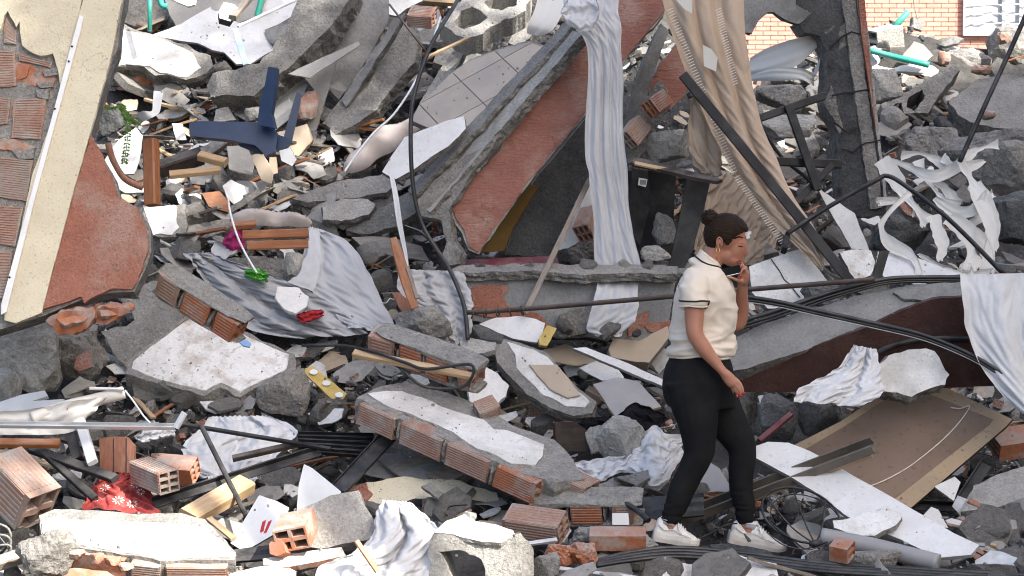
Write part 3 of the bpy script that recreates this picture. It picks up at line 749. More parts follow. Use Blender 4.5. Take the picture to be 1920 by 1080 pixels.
for i, qd in enumerate([[(32, 118), (98, 130), (104, 150), (96, 168), (60, 160), (24, 150)], [(30, 118), (60, 122), (50, 148), (20, 150)], [(-10, 264), (30, 262), (70, 276), (40, 284), (-10, 280)], [(70, 190), (86, 186), (80, 232), (72, 228)]]):
    skin(wal, 'broken_brick', qd, 'brick', off=.004 + .004*i, th=.02, jag=.012, relief=.012)
for qd in [[(78, 132), (106, 126), (108, 142), (84, 144)], [(68, 156), (98, 150), (100, 163), (74, 166)], [(68, 168), (92, 168), (90, 186), (72, 184)], [(24, 282), (64, 278), (62, 296), (34, 298)]]:
    skin(wal, 'mortar_lump', qd, 'mortar', off=.022, th=.03, jag=.008, relief=.008)
# what carries it
rock('render_covered_lump', 'pale smooth lump of rendered wall at the foot of leaning facade', 'wall fragment', (-40, 600, 118, 735), 'conc_light', 3, 4, 8, .05, lay=.18, short='the pale lump under the facade')
rock('concrete_chunk', 'grey concrete chunk with a scrap of pink render below leaning facade', 'concrete chunk', (88, 618, 205, 712), 'conc', 5, 4, 9, .06, lay=.1)
slab('pink_render_scrap', 'small pink scrap of render clinging below leaning facade', 'render scrap', [(143, 668), (172, 653), (174, 688), (150, 696), (140, 690)], (-.1, -1, .35), .02, ('stucco_pink', 'conc'), lay=.42, jag=.006)
for i, q in enumerate(([(84, 602), (100, 590), (126, 584), (152, 582), (178, 574), (180, 590), (168, 612), (152, 624), (112, 628), (98, 614)], [(172, 584), (200, 574), (236, 577), (238, 588), (205, 603), (178, 607)])):
    slab('broken_clay_block', ['orange broken hollow clay block, left one under the facade edge', 'orange broken hollow clay block, right one under the facade edge'][i], 'clay block', q, (-.1, -1, -.1), .14, ('brick', 'brick'), at=(q[0][0], 605, .50), jag=.016, relief=.035, seg=.02)
    slab('clay_block_web', ['broken orange web of left clay block under the facade', 'broken orange web of right clay block under the facade'][i], 'clay block', [(x*.6 + sum(p[0] for p in q)/len(q)*.4, y*.4 + sum(p[1] for p in q)/len(q)*.6 - 2) for x, y in q], (.1, -1, .5), .06, ('brick', 'brick_dusty'), at=(q[0][0], 600, .45), jag=.012, relief=.02, seg=.02)
slab('broken_concrete_plate', 'grey broken concrete plate with a notched edge right of leaning facade', 'concrete plate',
  [(222, 560), (238, 548), (262, 535), (300, 528), (345, 548), (356, 585), (300, 640), (262, 678), (236, 690), (222, 672), (188, 622), (238, 610), (252, 598), (240, 570)], (-.25, -.8, .6), .05, ('conc', 'conc_light'), lay=.14, short='the notched grey plate')
rock('concrete_lump', 'white dusty lump at the left edge beneath the facade', 'concrete chunk', (-20, 690, 44, 768), 'conc_light', 8, 4, 9, .05, lay=.15)
# ------------------------------------------------------------ big white topped slab
bs = slab('white_topped_slab', 'thick broken concrete slab with white flaking plaster on top', 'concrete slab',
  [(362, 583), (400, 594), (470, 628), (552, 664), (553, 690), (530, 712), (478, 728), (452, 744), (412, 726), (385, 742), (300, 720), (236, 702), (236, 680), (272, 652), (306, 628)], (.04, -.62, .78), .25, ('conc', 'conc'), lay=.14, short='the white topped slab')
skin(bs, 'plaster_skin', [(365, 588), (400, 599), (470, 634), (541, 664), (535, 690), (520, 700), (478, 720), (450, 734), (414, 716), (385, 731), (300, 711), (246, 690), (250, 678), (276, 656), (311, 630)], 'plaster_flaky', jag=.007)
rock('concrete_chunk', 'grey block of concrete under right end of white topped slab', 'concrete chunk', (478, 690, 582, 782), 'conc', 21, 4, 8, .04, lay=.1)
slab('blue_clip', 'small light blue plastic clip lying on white topped slab', 'clip', [(448, 640), (462, 637), (471, 643), (468, 650), (456, 648)], (.04, -.62, .78), .01, ('light_blue', 'light_blue'), at=(460, 652, PLANE[bs.name][0].y - .06), jag=0, clear=False)
# ------------------------------------------------------------ diagonal broken brick row
def brick_row(name, label, cat, a, b, H, D, up, nbr, mats, lay=.12, capth=.02, capmat='mortar', seeds=1, broken=.01, ny=2, nx=2, short=None, gap=.018, ribs=7, tail=0):
    A, B = p3(a, lay), p3(b, lay); m = frame3(B - A, up); L = (B - A).length
    e = empty(name, (A + B)/2 - Vector((0, 0, H/2))); tag(e, label, cat, None, short)
    l = L/nbr
    for i in range(nbr):
        V, Fc = brickdata(l - gap, D, H, nx, ny, ribs, broken*(1.2 if i in (0, nbr-1) else .2), seeds + i, (1, 1, 1, 0))
        c = A.lerp(B, (i + .5)/nbr); mm = m @ Matrix.Rotation(R.uniform(-.03, .03), 3, 'Y')
        mk('brick', [mm @ v + c for v in V], Fc, [mats[i % len(mats)]], None, e)
        if i < nbr - 1:
            V, Fc = rockdata(seeds + 40 + i, 3, 6, .05); c = A.lerp(B, (i + 1)/nbr)
            mk('mortar_joint', [m @ Vector((v.x*gap*.75, v.y*D*.53, v.z*H*.53)) + c for v in V], Fc, ['mortar'], None, e)
    if capth:
        V, Fc = rockdata(seeds + 90, 4, 4, .02)
        q = [Vector((max(-1, min(1, v.x*1.25)), max(-1, min(1, v.y*1.3)), max(-1, min(1, v.z*1.4)))) for v in V]
        mk('mortar_bed', [m @ Vector((v.x*L*.51, v.y*D*.52, H/2 + capth*.4 + v.z*capth + .006*noise.noise(v*5))) + (A + B)/2 for v in q], Fc, [capmat], None, e)
        mk('mortar_bed', [m @ Vector((v.x*L*.5, v.y*D*.5, -H/2 - capth*.3 + v.z*capth*.8)) + (A + B)/2 for v in q], Fc, [capmat], None, e)
    pa, pb = PX(A), PX(B); hh = H*FPX/11/2
    CLEAR.append([(pa[0], pa[1] - hh), (pb[0], pb[1] - hh), (pb[0], pb[1] + hh), (pa[0], pa[1] + hh)])
    return e
brick_row('fallen_brick_row', 'dusty diagonal row of mortared hollow bricks leaning on white topped slab', 'brick row', (300, 520, .95), (458, 622, .82), .13, .13, (.45, -.55, .8), 3, ['brick_grey', 'brick', 'brick'], seeds=3, broken=.03, capth=.014, short='the diagonal brick row')
# ------------------------------------------------------------ cloths of the middle left
drape('grey_blanket', 'crumpled light grey blanket spread over the heap left of centre', 'blanket',
  [(345, 476, 396, 474), (368, 505, 440, 492), (395, 545, 510, 516), (430, 590, 580, 545), (480, 622, 645, 585), (560, 634, 692, 626)], 'cloth_grey', folds=2.6, amp=.07, lay=.18, sharp=.1, nu=70, nv=90, buckle=(1.3, 1.1), short='the crumpled grey blanket')
slab('foam_slab_piece', 'white foam piece lying on the crumpled grey blanket', 'foam piece', [(520, 538), (560, 540), (577, 556), (576, 574), (555, 588), (530, 578), (518, 560)], (.1, -.8, .6), .02, ('foam', 'foam'), lay=.3, jag=.008)
rag('red_rag', 'small crumpled red rag on the grey blanket', 'rag', [(555, 590), (580, 582), (606, 580), (608, 592), (590, 600), (570, 607), (558, 600)], 'cloth_red', lay=.3, n=24)
drape('sheer_curtain', 'white sheer curtain pulled into a fan beside the orange planks', 'curtain',
  [(578, 425, 600, 430), (570, 470, 655, 455), (560, 520, 690, 510), (600, 560, 715, 560), (640, 600, 738, 605), (655, 615, 738, 622)], 'cloth_sheer', folds=3.5, amp=.03, lay=.22, buckle=(1.18, 1.04), short='the fanned sheer curtain', sharp=.3)
drape('sheer_curtain', 'thin white curtain tail hanging left of the fanned curtain', 'curtain',
  [(578, 428, 596, 430), (576, 470, 602, 480), (560, 510, 596, 520), (540, 528, 590, 545)], 'cloth_sheer', folds=3, amp=.015, lay=.3, nu=20, nv=30)
drape('striped_cloth', 'grey wrinkled cloth hanging in tight folds behind black cable', 'cloth',
  [(748, 505, 866, 510, 1.66), (746, 545, 880, 545, 1.58), (788, 580, 885, 582, 1.5), (800, 620, 880, 625, 1.42), (828, 640, 872, 650, 1.38)], 'cloth_grey', folds=3, amp=.03, lay=.14, sharp=.2, buckle=(1.3, 1.3))
# ------------------------------------------------------------ left heap details
blk = slab('hollow_concrete_block', 'hollow concrete block with white painted top beside pink render', 'concrete block', [(266, 386), (350, 383), (352, 440), (330, 445), (280, 444), (266, 436)], (.1, -.86, .5), .13, ('conc', 'conc'), lay=.14, short='the white painted hollow block')
skin(blk, 'paint_skin', [(270, 390), (330, 385), (332, 418), (336, 426), (322, 441), (300, 438), (288, 440), (280, 420)], 'white_board', jag=.005)
slab('block_hollow_shade', '', '', [(282, 446), (352, 444), (350, 492), (318, 500), (288, 480)], (.1, -1, .05), .08, ('conc_dark', 'conc'), parent=blk, plane=fit_plane([(318, 446)], (.1, -1, .05), 0, (318, 446, PLANE[blk.name][0].y + .02)), jag=.004)  # dark plate stands for the shaded hollow beneath the block
bar('wood_post', 'upright orange brown wooden post standing in the heap left of chair', 'wooden post', (283, 262, 1.78), (286, 385, 1.70), .075, .075, 'wood_orange', short='the upright wooden post', up=Vector((1, -.4, 0)))
bar('light_wood_block', 'short pale wooden block with two holes under the chair', 'wooden block', (374, 292, 1.85), (424, 305, 1.8), .05, .045, 'wood_light')
bar('wood_strip', 'pale orange wooden slat lying below the pale wooden block', 'wooden slat', (318, 328, 1.75), (414, 318, 1.8), .05, .03, 'wood_light')
bar('wood_beam', 'dark wooden board lying behind the upright wooden post', 'wooden board', (298, 318, 1.95), (378, 292, 2.05), .08, .09, 'wood_dark')
tube('bent_chair_rail', 'curved brown wooden chair rail beside pink render', 'chair rail', [(203, 270, 1.55), (212, 300, 1.52), (234, 335, 1.5), (268, 352, 1.5)], .018, 'wood_red')
slab('white_plate_shard', 'rounded white board shard behind the curved chair rail', 'board shard', [(196, 300), (222, 262), (255, 238), (268, 255), (262, 300), (252, 325), (215, 330)], (.1, -.9, .4), .012, ('white_board', 'board_grey'), lay=.1, jag=.004)
slab('white_plate_shard', 'long white board shard at the foot of curved chair rail', 'board shard', [(204, 325), (230, 330), (268, 348), (270, 360), (235, 362), (212, 350)], (.1, -.8, .6), .012, ('white_board', 'board_grey'), lay=.22, jag=.004)
rock('concrete_block', 'dark rough concrete block right of cream column render', 'concrete block', (174, 200, 236, 256), 'conc_dark', 31, 4, 7, .04, lay=.2, short='the dark rough block')
for i, (a, b, c) in enumerate((((228, 198), (240, 240), (233, 305)), ((226, 196), (244, 222), (258, 232)), ((190, 198), (205, 203), (228, 199)))):
    fr = empty('fern_frond', P(a[0], a[1], 1.5)); tag(fr, ['long hanging green fern frond right of dark rough block', 'short green fern frond arching right over dark rough block', 'small green fern frond lying on top of dark rough block'][i], 'fern')
    pp = catmull([P(a[0], a[1], 1.42), P(b[0], b[1], 1.36), P(c[0], c[1], 1.4)], 12)
    V, Fc = sweep(pp, circ(.0025, 5)); mk('stem', V, Fc, ['green_leaf'], None, fr)
    V = []; Fc = []
    for j, p in enumerate(pp):
        for s in (-1, 1):
            d = Vector((s*.022, R.uniform(-.01, .01), R.uniform(-.012, .004))); k = len(V); e = Vector((0, 0, .007))
            V += [p, p + d*.5 + e, p + d, p + d*.5 - e]; Fc.append((k, k+1, k+2, k+3))
    mk('leaflets', V, Fc, ['green_leaf'], None, fr)['kind'] = 'stuff'
# blue plastic chair, upside down
ch = empty('plastic_chair', P(470, 275, 1.95)); tag(ch, 'dark blue plastic chair lying upside down with legs in the air', 'chair', short='the upturned blue chair')
def cpart(name, pts, n, Y, th=.04, jag=0):
    return slab(name, '', '', pts, n, th, ('blue_plastic', 'blue_plastic'), parent=ch, plane=fit_plane(pts, n, 0, (pts[0][0], pts[0][1], Y)), jag=jag, relief=.001)
cpart('leg', [(503, 125), (518, 127), (516, 160), (508, 213), (514, 240), (482, 234), (488, 187), (497, 157)], (-.2, -1, .1), 1.79, .06)
cpart('leg', [(556, 173), (566, 175), (561, 207), (548, 264), (532, 261), (537, 240), (546, 210)], (.2, -1, .1), 2.2, .05)
cpart('seat_apron', [(355, 252), (355, 229), (376, 227), (484, 229), (512, 236), (521, 250), (516, 284), (500, 291), (478, 272), (430, 262), (366, 256)], (.05, -1, .25), 1.84, .06)
cpart('seat', [(372, 236), (484, 234), (515, 250), (548, 262), (540, 276), (505, 286), (440, 268)], (.05, -.85, .1), 1.96, .04)
cpart('backrest', [(432, 254), (488, 262), (514, 266), (512, 285), (490, 290), (450, 275)], (.0, -1, -.1), 1.9, .04)
# pieces under and beside the chair
for i, (nm, lb, ct, pts, n, th, mt, ly) in enumerate([
 ('cardboard_piece', 'bent tan cardboard flap below the upturned blue chair', 'cardboard', [(471, 290), (492, 288), (512, 325), (508, 344), (490, 338)], (-.3, -1, .3), .006, ('card', 'card'), .25),
 ('cardboard_piece', 'small upright cardboard strip beside bent tan flap', 'cardboard', [(505, 295), (518, 294), (520, 325), (506, 330)], (.2, -1, .2), .006, ('card', 'card'), .27),
 ('cardboard_box', 'crushed grey brown carton right of blue chair leg', 'carton', [(520, 248), (576, 232), (588, 262), (560, 292), (540, 288)], (.15, -1, .3), .08, ('card', 'card'), .15),
 ('white_board_shard', 'pointed white board shard hanging below blue chair', 'board shard', [(518, 262), (530, 250), (556, 300), (548, 312), (528, 300)], (-.2, -1, .2), .008, ('white_board', 'board_grey'), .3),
 ('white_board_shard', 'broad pale board shard between the cardboard and the pale wooden block', 'board shard', [(426, 274), (462, 272), (478, 305), (472, 328), (430, 318)], (.2, -.8, .6), .01, ('board_grey', 'board_grey'), .18),
 ('white_board_shard', 'small white torn board shard above the pale wooden block', 'board shard', [(322, 232), (342, 232), (350, 262), (330, 262)], (.3, -1, .4), .01, ('white_board', 'board_grey'), .25),
 ('grey_board_shard', 'grey triangular board shard under broken beam end', 'board shard', [(405, 205), (428, 200), (443, 225), (400, 230)], (0, -1, .5), .02, ('conc_light', 'conc'), .2),
 ('white_wall_sheet', 'pale wall sheet behind the blue chair legs', 'wall sheet', [(436, 178), (560, 140), (578, 160), (540, 225), (508, 250), (440, 215)], (0, -1, .3), .02, ('white_board', 'board_grey'), -.1),
 ('leaning_board', 'grey torn board leaning right of the blue chair', 'board', [(560, 130), (634, 105), (612, 180), (590, 252), (575, 240), (590, 170)], (-.2, -1, .3), .01, ('board_grey', 'board_grey'), .05),
]):
    slab(nm, lb, ct, pts, n, th, mt, lay=ly, jag=.005)
rock('brick_lump', 'orange brick stuck to grey mortar right of blue chair', 'brick', (556, 168, 598, 228), 'brick_dusty', 44, 3, 6, .04, lay=.22)
rock('concrete_chunk', 'fist sized grey chunk perched on the blue chair', 'concrete chunk', (458, 200, 493, 232), 'conc', 45, 3, 8, .06, lay=.35)
drape('white_tape', 'curling white plastic band in front of dark hollow', 'plastic band', [(288, 170, 306, 172, 1.7), (286, 192, 302, 196, 1.66), (284, 208, 298, 212, 1.62), (268, 208, 282, 222, 1.6), (254, 214, 268, 228, 1.66)], 'pvc_white', folds=1, amp=.003, nu=6, nv=40, crease=0, buckle=None)
# wooden drawers and planks
wb = bar('wood_plank', 'orange wooden plank, upper of two stacked in the middle of heap', 'plank', (456, 441, 1.62), (578, 437, 1.62), .05, .062, 'wood_orange', short='the two orange planks', up=Vector((0, -1, .1)))
bar('wood_plank', 'orange wooden plank, lower of two stacked in the middle of heap', 'plank', (464, 461, 1.60), (578, 457, 1.62), .05, .045, 'wood_orange', up=Vector((0, -1, .1)))
slab('wooden_box', 'brown wooden box corner above the gingham cloth', 'box', [(378, 362), (412, 358), (432, 382), (428, 398), (392, 388)], (.2, -1, .3), .08, ('wood_orange', 'wood_dark'), lay=.1, jag=0)
bar('wood_plank', 'short brown wooden plank above the two stacked planks', 'plank', (432, 424, 1.68), (480, 420, 1.70), .04, .035, 'wood_orange')
crumple('grey_cushion', 'flat dusty pale cushion lying above the orange planks', 'cushion', [(430, 398), (470, 388), (530, 394), (580, 408), (588, 420), (560, 426), (500, 416), (450, 412), (432, 408)], 'cushion', (0, -.8, .6), h=.06, freq=4, fold=.003, lay=.2, dome=.06)
rag('gingham_cloth', 'small pink and white checked cloth hung on a white cord', 'cloth', [(440, 424), (452, 432), (462, 455), (458, 468), (432, 470), (416, 458), (424, 440)], 'purple_check', lay=.4, n=26)
tube('white_string', 'white cord hanging down past the gingham cloth', 'string', [(428, 374, 1.5), (432, 400, 1.45), (444, 440, 1.36), (460, 475, 1.34), (482, 512, 1.28)], .006, 'pvc_white')
rag('green_foil_wrapper', 'shiny green foil wrapper on the dusty concrete', 'wrapper', [(460, 506), (480, 502), (502, 512), (504, 527), (480, 527), (458, 518)], 'green_foil', lay=.3, n=22, buckle=(1.5, 1.4))
slab('concrete_ledge', 'grey concrete ledge behind the white cord', 'concrete slab', [(352, 420), (430, 410), (438, 432), (356, 452)], (0, -.7, .7), .1, ('conc', 'conc_raw'), lay=.04)
slab('concrete_ledge', 'long broken grey ledge under the orange planks', 'concrete slab', [(392, 490), (470, 480), (545, 486), (560, 510), (545, 528), (470, 524), (410, 512)], (0, -.85, .5), .1, ('conc_raw', 'conc_raw'), lay=.02)
rock('concrete_chunk', 'pale rounded chunk right of the green foil wrapper', 'concrete chunk', (534, 472, 580, 522), 'conc_light', 47, 3, 9, .05, lay=.15)
# ------------------------------------------------------------ TOP LEFT: slabs, sheets and the broken beam
ts = slab('white_wall_slab', 'broken wall slab with white face hanging at top left', 'wall slab',
  [(200, 128), (210, 46), (235, 44), (262, 58), (290, 66), (318, 74), (350, 84), (372, 98), (396, 104), (400, 124), (386, 138), (350, 150), (336, 146), (318, 140), (290, 140), (268, 124), (240, 122)], (.1, -.85, .5), .12, ('conc', 'conc_raw'), lay=.25, short='the hanging white wall slab')
skin(ts, 'plaster_skin', [(202, 126), (212, 50), (258, 62), (288, 70), (316, 78), (340, 88), (362, 100), (370, 118), (378, 126), (352, 144), (334, 144), (318, 137), (300, 136), (280, 124), (255, 121), (238, 120)], 'plaster', jag=.005)
rock('brick_lump', 'dark red brick wall remnant in hollow under hanging white slab', 'brick', (215, 126, 310, 178), 'brick', 51, 4, 7, .06, lay=-.05)
slab('ceiling_sheet', 'large bright white ceiling sheet sloping down at the top left', 'ceiling sheet',
  [(282, 64), (340, 44), (470, -30), (640, -30), (560, 50), (516, 92), (470, 122), (444, 122), (420, 100), (398, 96), (370, 82), (330, 74)], (.12, -.72, .68), .015, ('white_board', 'board_grey'), lay=.05, jag=.004, warp=.03, short='the bright ceiling sheet')
slab('grey_board', 'grey hardboard lying over the bright ceiling sheet', 'board', [(303, -20), (503, -20), (492, 20), (478, 32), (440, 44), (390, 46), (334, 55), (318, 28)], (.05, -.75, .65), .012, ('board_grey', 'board_grey'), lay=.25, jag=.003, warp=.02)
slab('grey_wall', 'grey concrete wall piece at top left edge beside green pipe', 'wall piece', [(228, -20), (318, -20), (318, 30), (284, 58), (262, 52), (232, 40)], (.1, -1, .2), .08, ('conc', 'conc'), lay=.0)
tube('green_pipe', 'thin pale green pipe standing at the top left', 'pipe', [(281, -20, 3.95), (281, 58, 3.9)], .016, 'green_pipe')
tube('green_pipe', 'green pipe end poking over the grey hardboard', 'pipe', [(297, -20, 3.4), (303, 8, 3.4), (314, 12, 3.4)], .02, 'green_pipe')
tube('green_pipe', 'green pipe standing between grey hardboard and ceiling sheet', 'pipe', [(492, -20, 3.3), (488, 8, 3.3), (482, 30, 3.3)], .02, 'green_pipe')
slab('white_vent_strip', 'white slotted strip at the very top left', 'strip', [(316, -4), (342, -6), (368, 0), (366, 8), (352, 12)], (0, -.9, .4), .02, ('pvc_white', 'pvc_white'), at=(340, 5, 3.2), jag=.003)
slab('alu_box', 'dented grey metal box resting on grey hardboard', 'metal box', [(410, 22), (420, 4), (440, 8), (448, 18), (432, 40), (412, 34)], (.2, -.8, .5), .06, ('alu', 'metal_black'), at=(420, 36, 3.1), jag=0)
bar('wood_strip', 'rusty brown batten beside the dented metal box', 'batten', (436, 34, 3.1), (476, -16, 3.4), .05, .04, 'wood_old')
bar('pale_blue_bar', 'pale blue plastic bar leaning on the ceiling sheet', 'bar', (441, 55, 2.82), (461, 122, 2.72), .035, .02, 'pale_blue_pvc', up=Vector((0, -1, .2)))
bar('curtain_track', 'thin white track lying along the ceiling sheet', 'track', (446, 50, 2.85), (568, -6, 3.3), .02, .015, 'pvc_white')
# broken concrete beam
bm_ = slab('concrete_beam', 'broken concrete beam with rugged end reaching down from top', 'concrete beam',
  [(566, -30), (668, -30), (652, 6), (610, 58), (560, 108), (520, 142), (496, 164), (474, 180), (430, 178), (396, 182), (388, 160), (398, 138), (424, 132), (452, 128), (486, 118), (508, 96), (512, 84), (540, 52)], (-.15, -.85, .45), .22, ('conc', 'conc_raw'), lay=.45, jag=.016, relief=.02, short='the broken concrete beam')
bm_['kind'] = 'thing'
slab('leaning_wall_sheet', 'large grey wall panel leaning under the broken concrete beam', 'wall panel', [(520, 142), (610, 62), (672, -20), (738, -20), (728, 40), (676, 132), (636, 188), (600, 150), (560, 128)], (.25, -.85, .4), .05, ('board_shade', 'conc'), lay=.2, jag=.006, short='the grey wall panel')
slab('grey_torn_board', 'thin grey torn sheet sticking out below the broken beam', 'board', [(540, 138), (600, 110), (672, 78), (676, 84), (632, 112), (580, 146)], (0, -.7, .7), .008, ('board_grey', 'board_grey'), lay=.75, jag=.003)
slab('leaning_concrete_slab', 'thick dark concrete slab leaning diagonally left of black cable', 'concrete slab', [(604, 230), (650, 172), (690, 110), (740, 40), (760, 30), (784, 60), (778, 118), (740, 158), (706, 206), (660, 236), (630, 250)], (-.2, -.85, .5), .12, ('conc', 'conc_raw'), lay=.12, jag=.014, short='the dark leaning concrete slab')
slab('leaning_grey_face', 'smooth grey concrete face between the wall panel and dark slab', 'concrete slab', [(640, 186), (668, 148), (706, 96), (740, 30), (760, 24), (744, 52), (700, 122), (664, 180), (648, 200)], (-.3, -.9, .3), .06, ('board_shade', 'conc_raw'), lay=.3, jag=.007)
slab('plaster_shard', 'white plaster shard at top beside a broken brick', 'plaster shard', [(728, -20), (800, -20), (792, 2), (764, 16), (745, 30), (730, 26)], (0, -.8, .5), .02, ('plaster', 'conc'), at=(745, 28, 3.3), jag=.006)
brick('hollow_brick', 'ribbed brick with broken orange end at the top', 'hollow brick', (764, 30, 3.2), (818, 34, 3.15), .09, .12, 'brick_dusty', (0, -.6, .8), broken=.03, seed=5, short='the ribbed brick at the top')
# hollow concrete blocks on top
def hollow_block(name, label, pts_outer, cells, Y, n, th, mat='conc_light', short=None, dark='conc'):
    """a concrete block seen from its open end: outline with cell openings cut through"""
    p0, nn = fit_plane(pts_outer, n, 0, Y); u, v, nn = basis(nn)
    def loop(pts):
        W = [hit(x, y, p0, nn) for x, y in pts]; q = [Vector(((a - p0).dot(u), (a - p0).dot(v))) for a in W]
        if area2(q) < 0: q.reverse()
        q = resample(q, .02); SD[0] += 2; return jagged(q, .014, SD[0])
    loops = [loop(pts_outer)] + [loop(c) for c in cells]
    allp = []; ed = []; spans = []
    for q in loops:
        b = len(allp); m = len(q); allp += q; ed += [(b + i, b + (i+1) % m) for i in range(m)]; spans.append((b, m))
    r = delaunay_2d_cdt(allp, ed, [], 1, 1e-6)
    P2 = [Vector(x) for x in r[0]]; tris = []
    for f in r[2]:
        c = sum((P2[i] for i in f), Vector((0, 0)))/3
        if not any(inside(c, q) for q in loops[1:]): tris.append(tuple(f))
    V = [p0 + u*p.x + v*p.y + nn*.008*noise.noise(Vector((p.x*20, p.y*20, 1))) for p in P2]; Fc = list(tris); nV = len(V)
    V += [a - nn*th + nn*.015*noise.noise(a*15) for a in V]; Fc += [tuple(nV + i for i in reversed(f)) for f in tris]
    for b, m in spans:
        for i in range(m):
            j = (i+1) % m
            if b + j < nV: Fc.append((b + i, b + i + nV, b + j + nV, b + j))
    o = mk(name, V, Fc, [mat]); tag(o, label, 'concrete block', None, short); CLEAR.append(pts_outer); return o
hollow_block('hollow_concrete_block', 'broken hollow concrete block with two dark openings at top', [(826, 42), (850, 12), (880, -8), (930, -20), (1000, -20), (985, 20), (950, 36), (925, 48), (905, 62), (874, 72), (850, 60)],
  [[(848, 42), (866, 22), (886, 12), (904, 20), (914, 32), (898, 46), (872, 54)], [(908, 4), (926, -10), (972, -12), (968, 8), (940, 20), (920, 16)]], (870, 70, 3.5), (0, -.75, .65), .16, 'conc_light', short='the hollow block at the top')
rock('concrete_chunk', 'sunlit pale chunk below the hollow block at top', 'concrete chunk', (890, 62, 926, 100), 'conc_light', 61, 4, 8, .06, lay=.1)
slab('concrete_strip', 'long sunlit concrete strip leaning behind beige tiled floor slab', 'concrete strip', [(786, 196), (812, 150), (850, 96), (862, 82), (870, 92), (862, 120), (838, 150), (806, 190), (794, 206)], (-.3, -.8, .5), .05, ('conc_light', 'conc_raw'), lay=.25, jag=.008)
slab('concrete_strip', 'broken bluish grey strip above the beige tiled floor slab', 'concrete strip', [(952, 78), (968, 52), (996, 30), (1010, 40), (996, 70), (970, 88)], (0, -.8, .5), .05, ('conc', 'conc_raw'), lay=.2, jag=.01)
bar('wood_batten', 'thin splintered batten beneath hollow block at top', 'batten', (800, 108, 3.1), (880, 70, 3.3), .02, .015, 'wood_light')
drape('white_sheet', 'white curling plastic sheet above the tiled floor slab', 'plastic sheet', [(1010, -20, 1060, -10, 3.0), (1000, 20, 1055, 20, 2.9), (988, 45, 1035, 55, 2.85), (986, 62, 1012, 68, 2.9)], 'vinyl_cream', folds=1, amp=.02, nu=14, nv=30, crease=0, buckle=None)
# ------------------------------------------------------------ the tilted floor slab with pink facade edge
YT = 2.15
nP = Vector((.04, -1, .12))
pk = slab('tilted_floor_slab', 'tilted floor slab with pink combed render edge leaning across the centre', 'floor slab',
  [(838, 398), (862, 352), (884, 304), (908, 276), (930, 268), (952, 232), (980, 206), (1014, 164), (1030, 128), (1080, 84), (1098, 52), (1166, -30), (1262, -30), (1246, 26), (1166, 121), (1102, 210), (992, 342), (898, 476), (878, 468), (866, 436), (846, 412)], nP, .1, ('conc_light', 'conc_raw'), at=(880, 460, YT), jag=.008, seg=.04, short='the tilted pink edged slab')
skin(pk, 'pink_render', [(848, 388), (866, 366), (876, 340), (892, 308), (912, 286), (934, 276), (954, 242), (982, 214), (1020, 172), (1036, 132), (1086, 92), (1100, 60), (1160, -28), (1258, -28), (1244, 24), (1164, 120), (1100, 208), (990, 340), (896, 473), (880, 462), (870, 430), (856, 410)], 'stucco_pink_comb', off=.012, th=.02, jag=.009)
# its top: concrete layers and the tiled floor, running back and up to the left
def quad_strip(name, a, b, widthv, th, mats, parent, jag=.012):
    """a ledge along the picture line a-b, reaching back by widthv in world space"""
    A, B = P(*a), P(*b); nrm = (B - A).cross(widthv).normalized()
    if nrm.dot(CAM - A) < 0: nrm = -nrm
    q = [A, B, B + widthv, A + widthv]; px = [PX(p) for p in q]
    return slab(name, '', '', px, nrm, th, mats, parent=parent, plane=(A, nrm), jag=jag, relief=.008)
for i, (a, b, wv, th, mt) in enumerate([((806, 398, 2.12), (1092, 62, 2.12), Vector((-.07, .12, .03)), .07, ('conc_light', 'conc_raw')), ((778, 366, 2.22), (1074, 50, 2.2), Vector((-.05, .13, .03)), .06, ('conc', 'conc_raw'))]):
    quad_strip('floor_layer', a, b, wv, th, mt, pk, .014)
slab('slab_end', '', '', [(774, 386), (800, 352), (850, 310), (894, 280), (932, 262), (905, 300), (872, 345), (842, 396), (846, 440), (862, 470), (860, 494), (842, 500), (826, 484), (838, 450), (826, 412), (790, 404)], (-.35, -.95, .3), .1, ('conc', 'conc_raw'), parent=pk, plane=fit_plane([(842, 396)], (-.35, -.95, .3), 0, (842, 396, 2.1)), jag=.014, relief=.014)
tl = slab('tiled_floor_piece', 'slab of beige floor tiles sloping down to the left', 'tiled floor', [(786, 196), (846, 136), (880, 112), (935, 92), (992, 76), (1020, 84), (1062, 40), (1074, 54), (1036, 116), (996, 160), (958, 200), (918, 240), (876, 268), (862, 262), (800, 240), (770, 226)], (-.25, -.62, .74), .035, ('conc', 'conc_raw'), at=(880, 240, 2.42), jag=.006, short='the beige tiled floor')
p0, n0 = PLANE[tl.name]; u0, v0, n0 = basis(n0)
o0 = hit(786, 196, p0, n0); e1 = (hit(1062, 46, p0, n0) - o0).normalized(); e2 = n0.cross(e1)
def tilepoly(s0, s1, t0, t1): return [o0 + e1*s + e2*t for s, t in ((s0, t0), (s1, t0), (s1, t1), (s0, t1))]
outl = [(786, 196), (846, 138), (880, 114), (935, 94), (992, 79), (1018, 88), (1062, 46), (1068, 56), (1030, 118), (990, 160), (952, 200), (914, 236), (874, 264), (862, 258), (800, 238), (772, 226)]
s = -.6
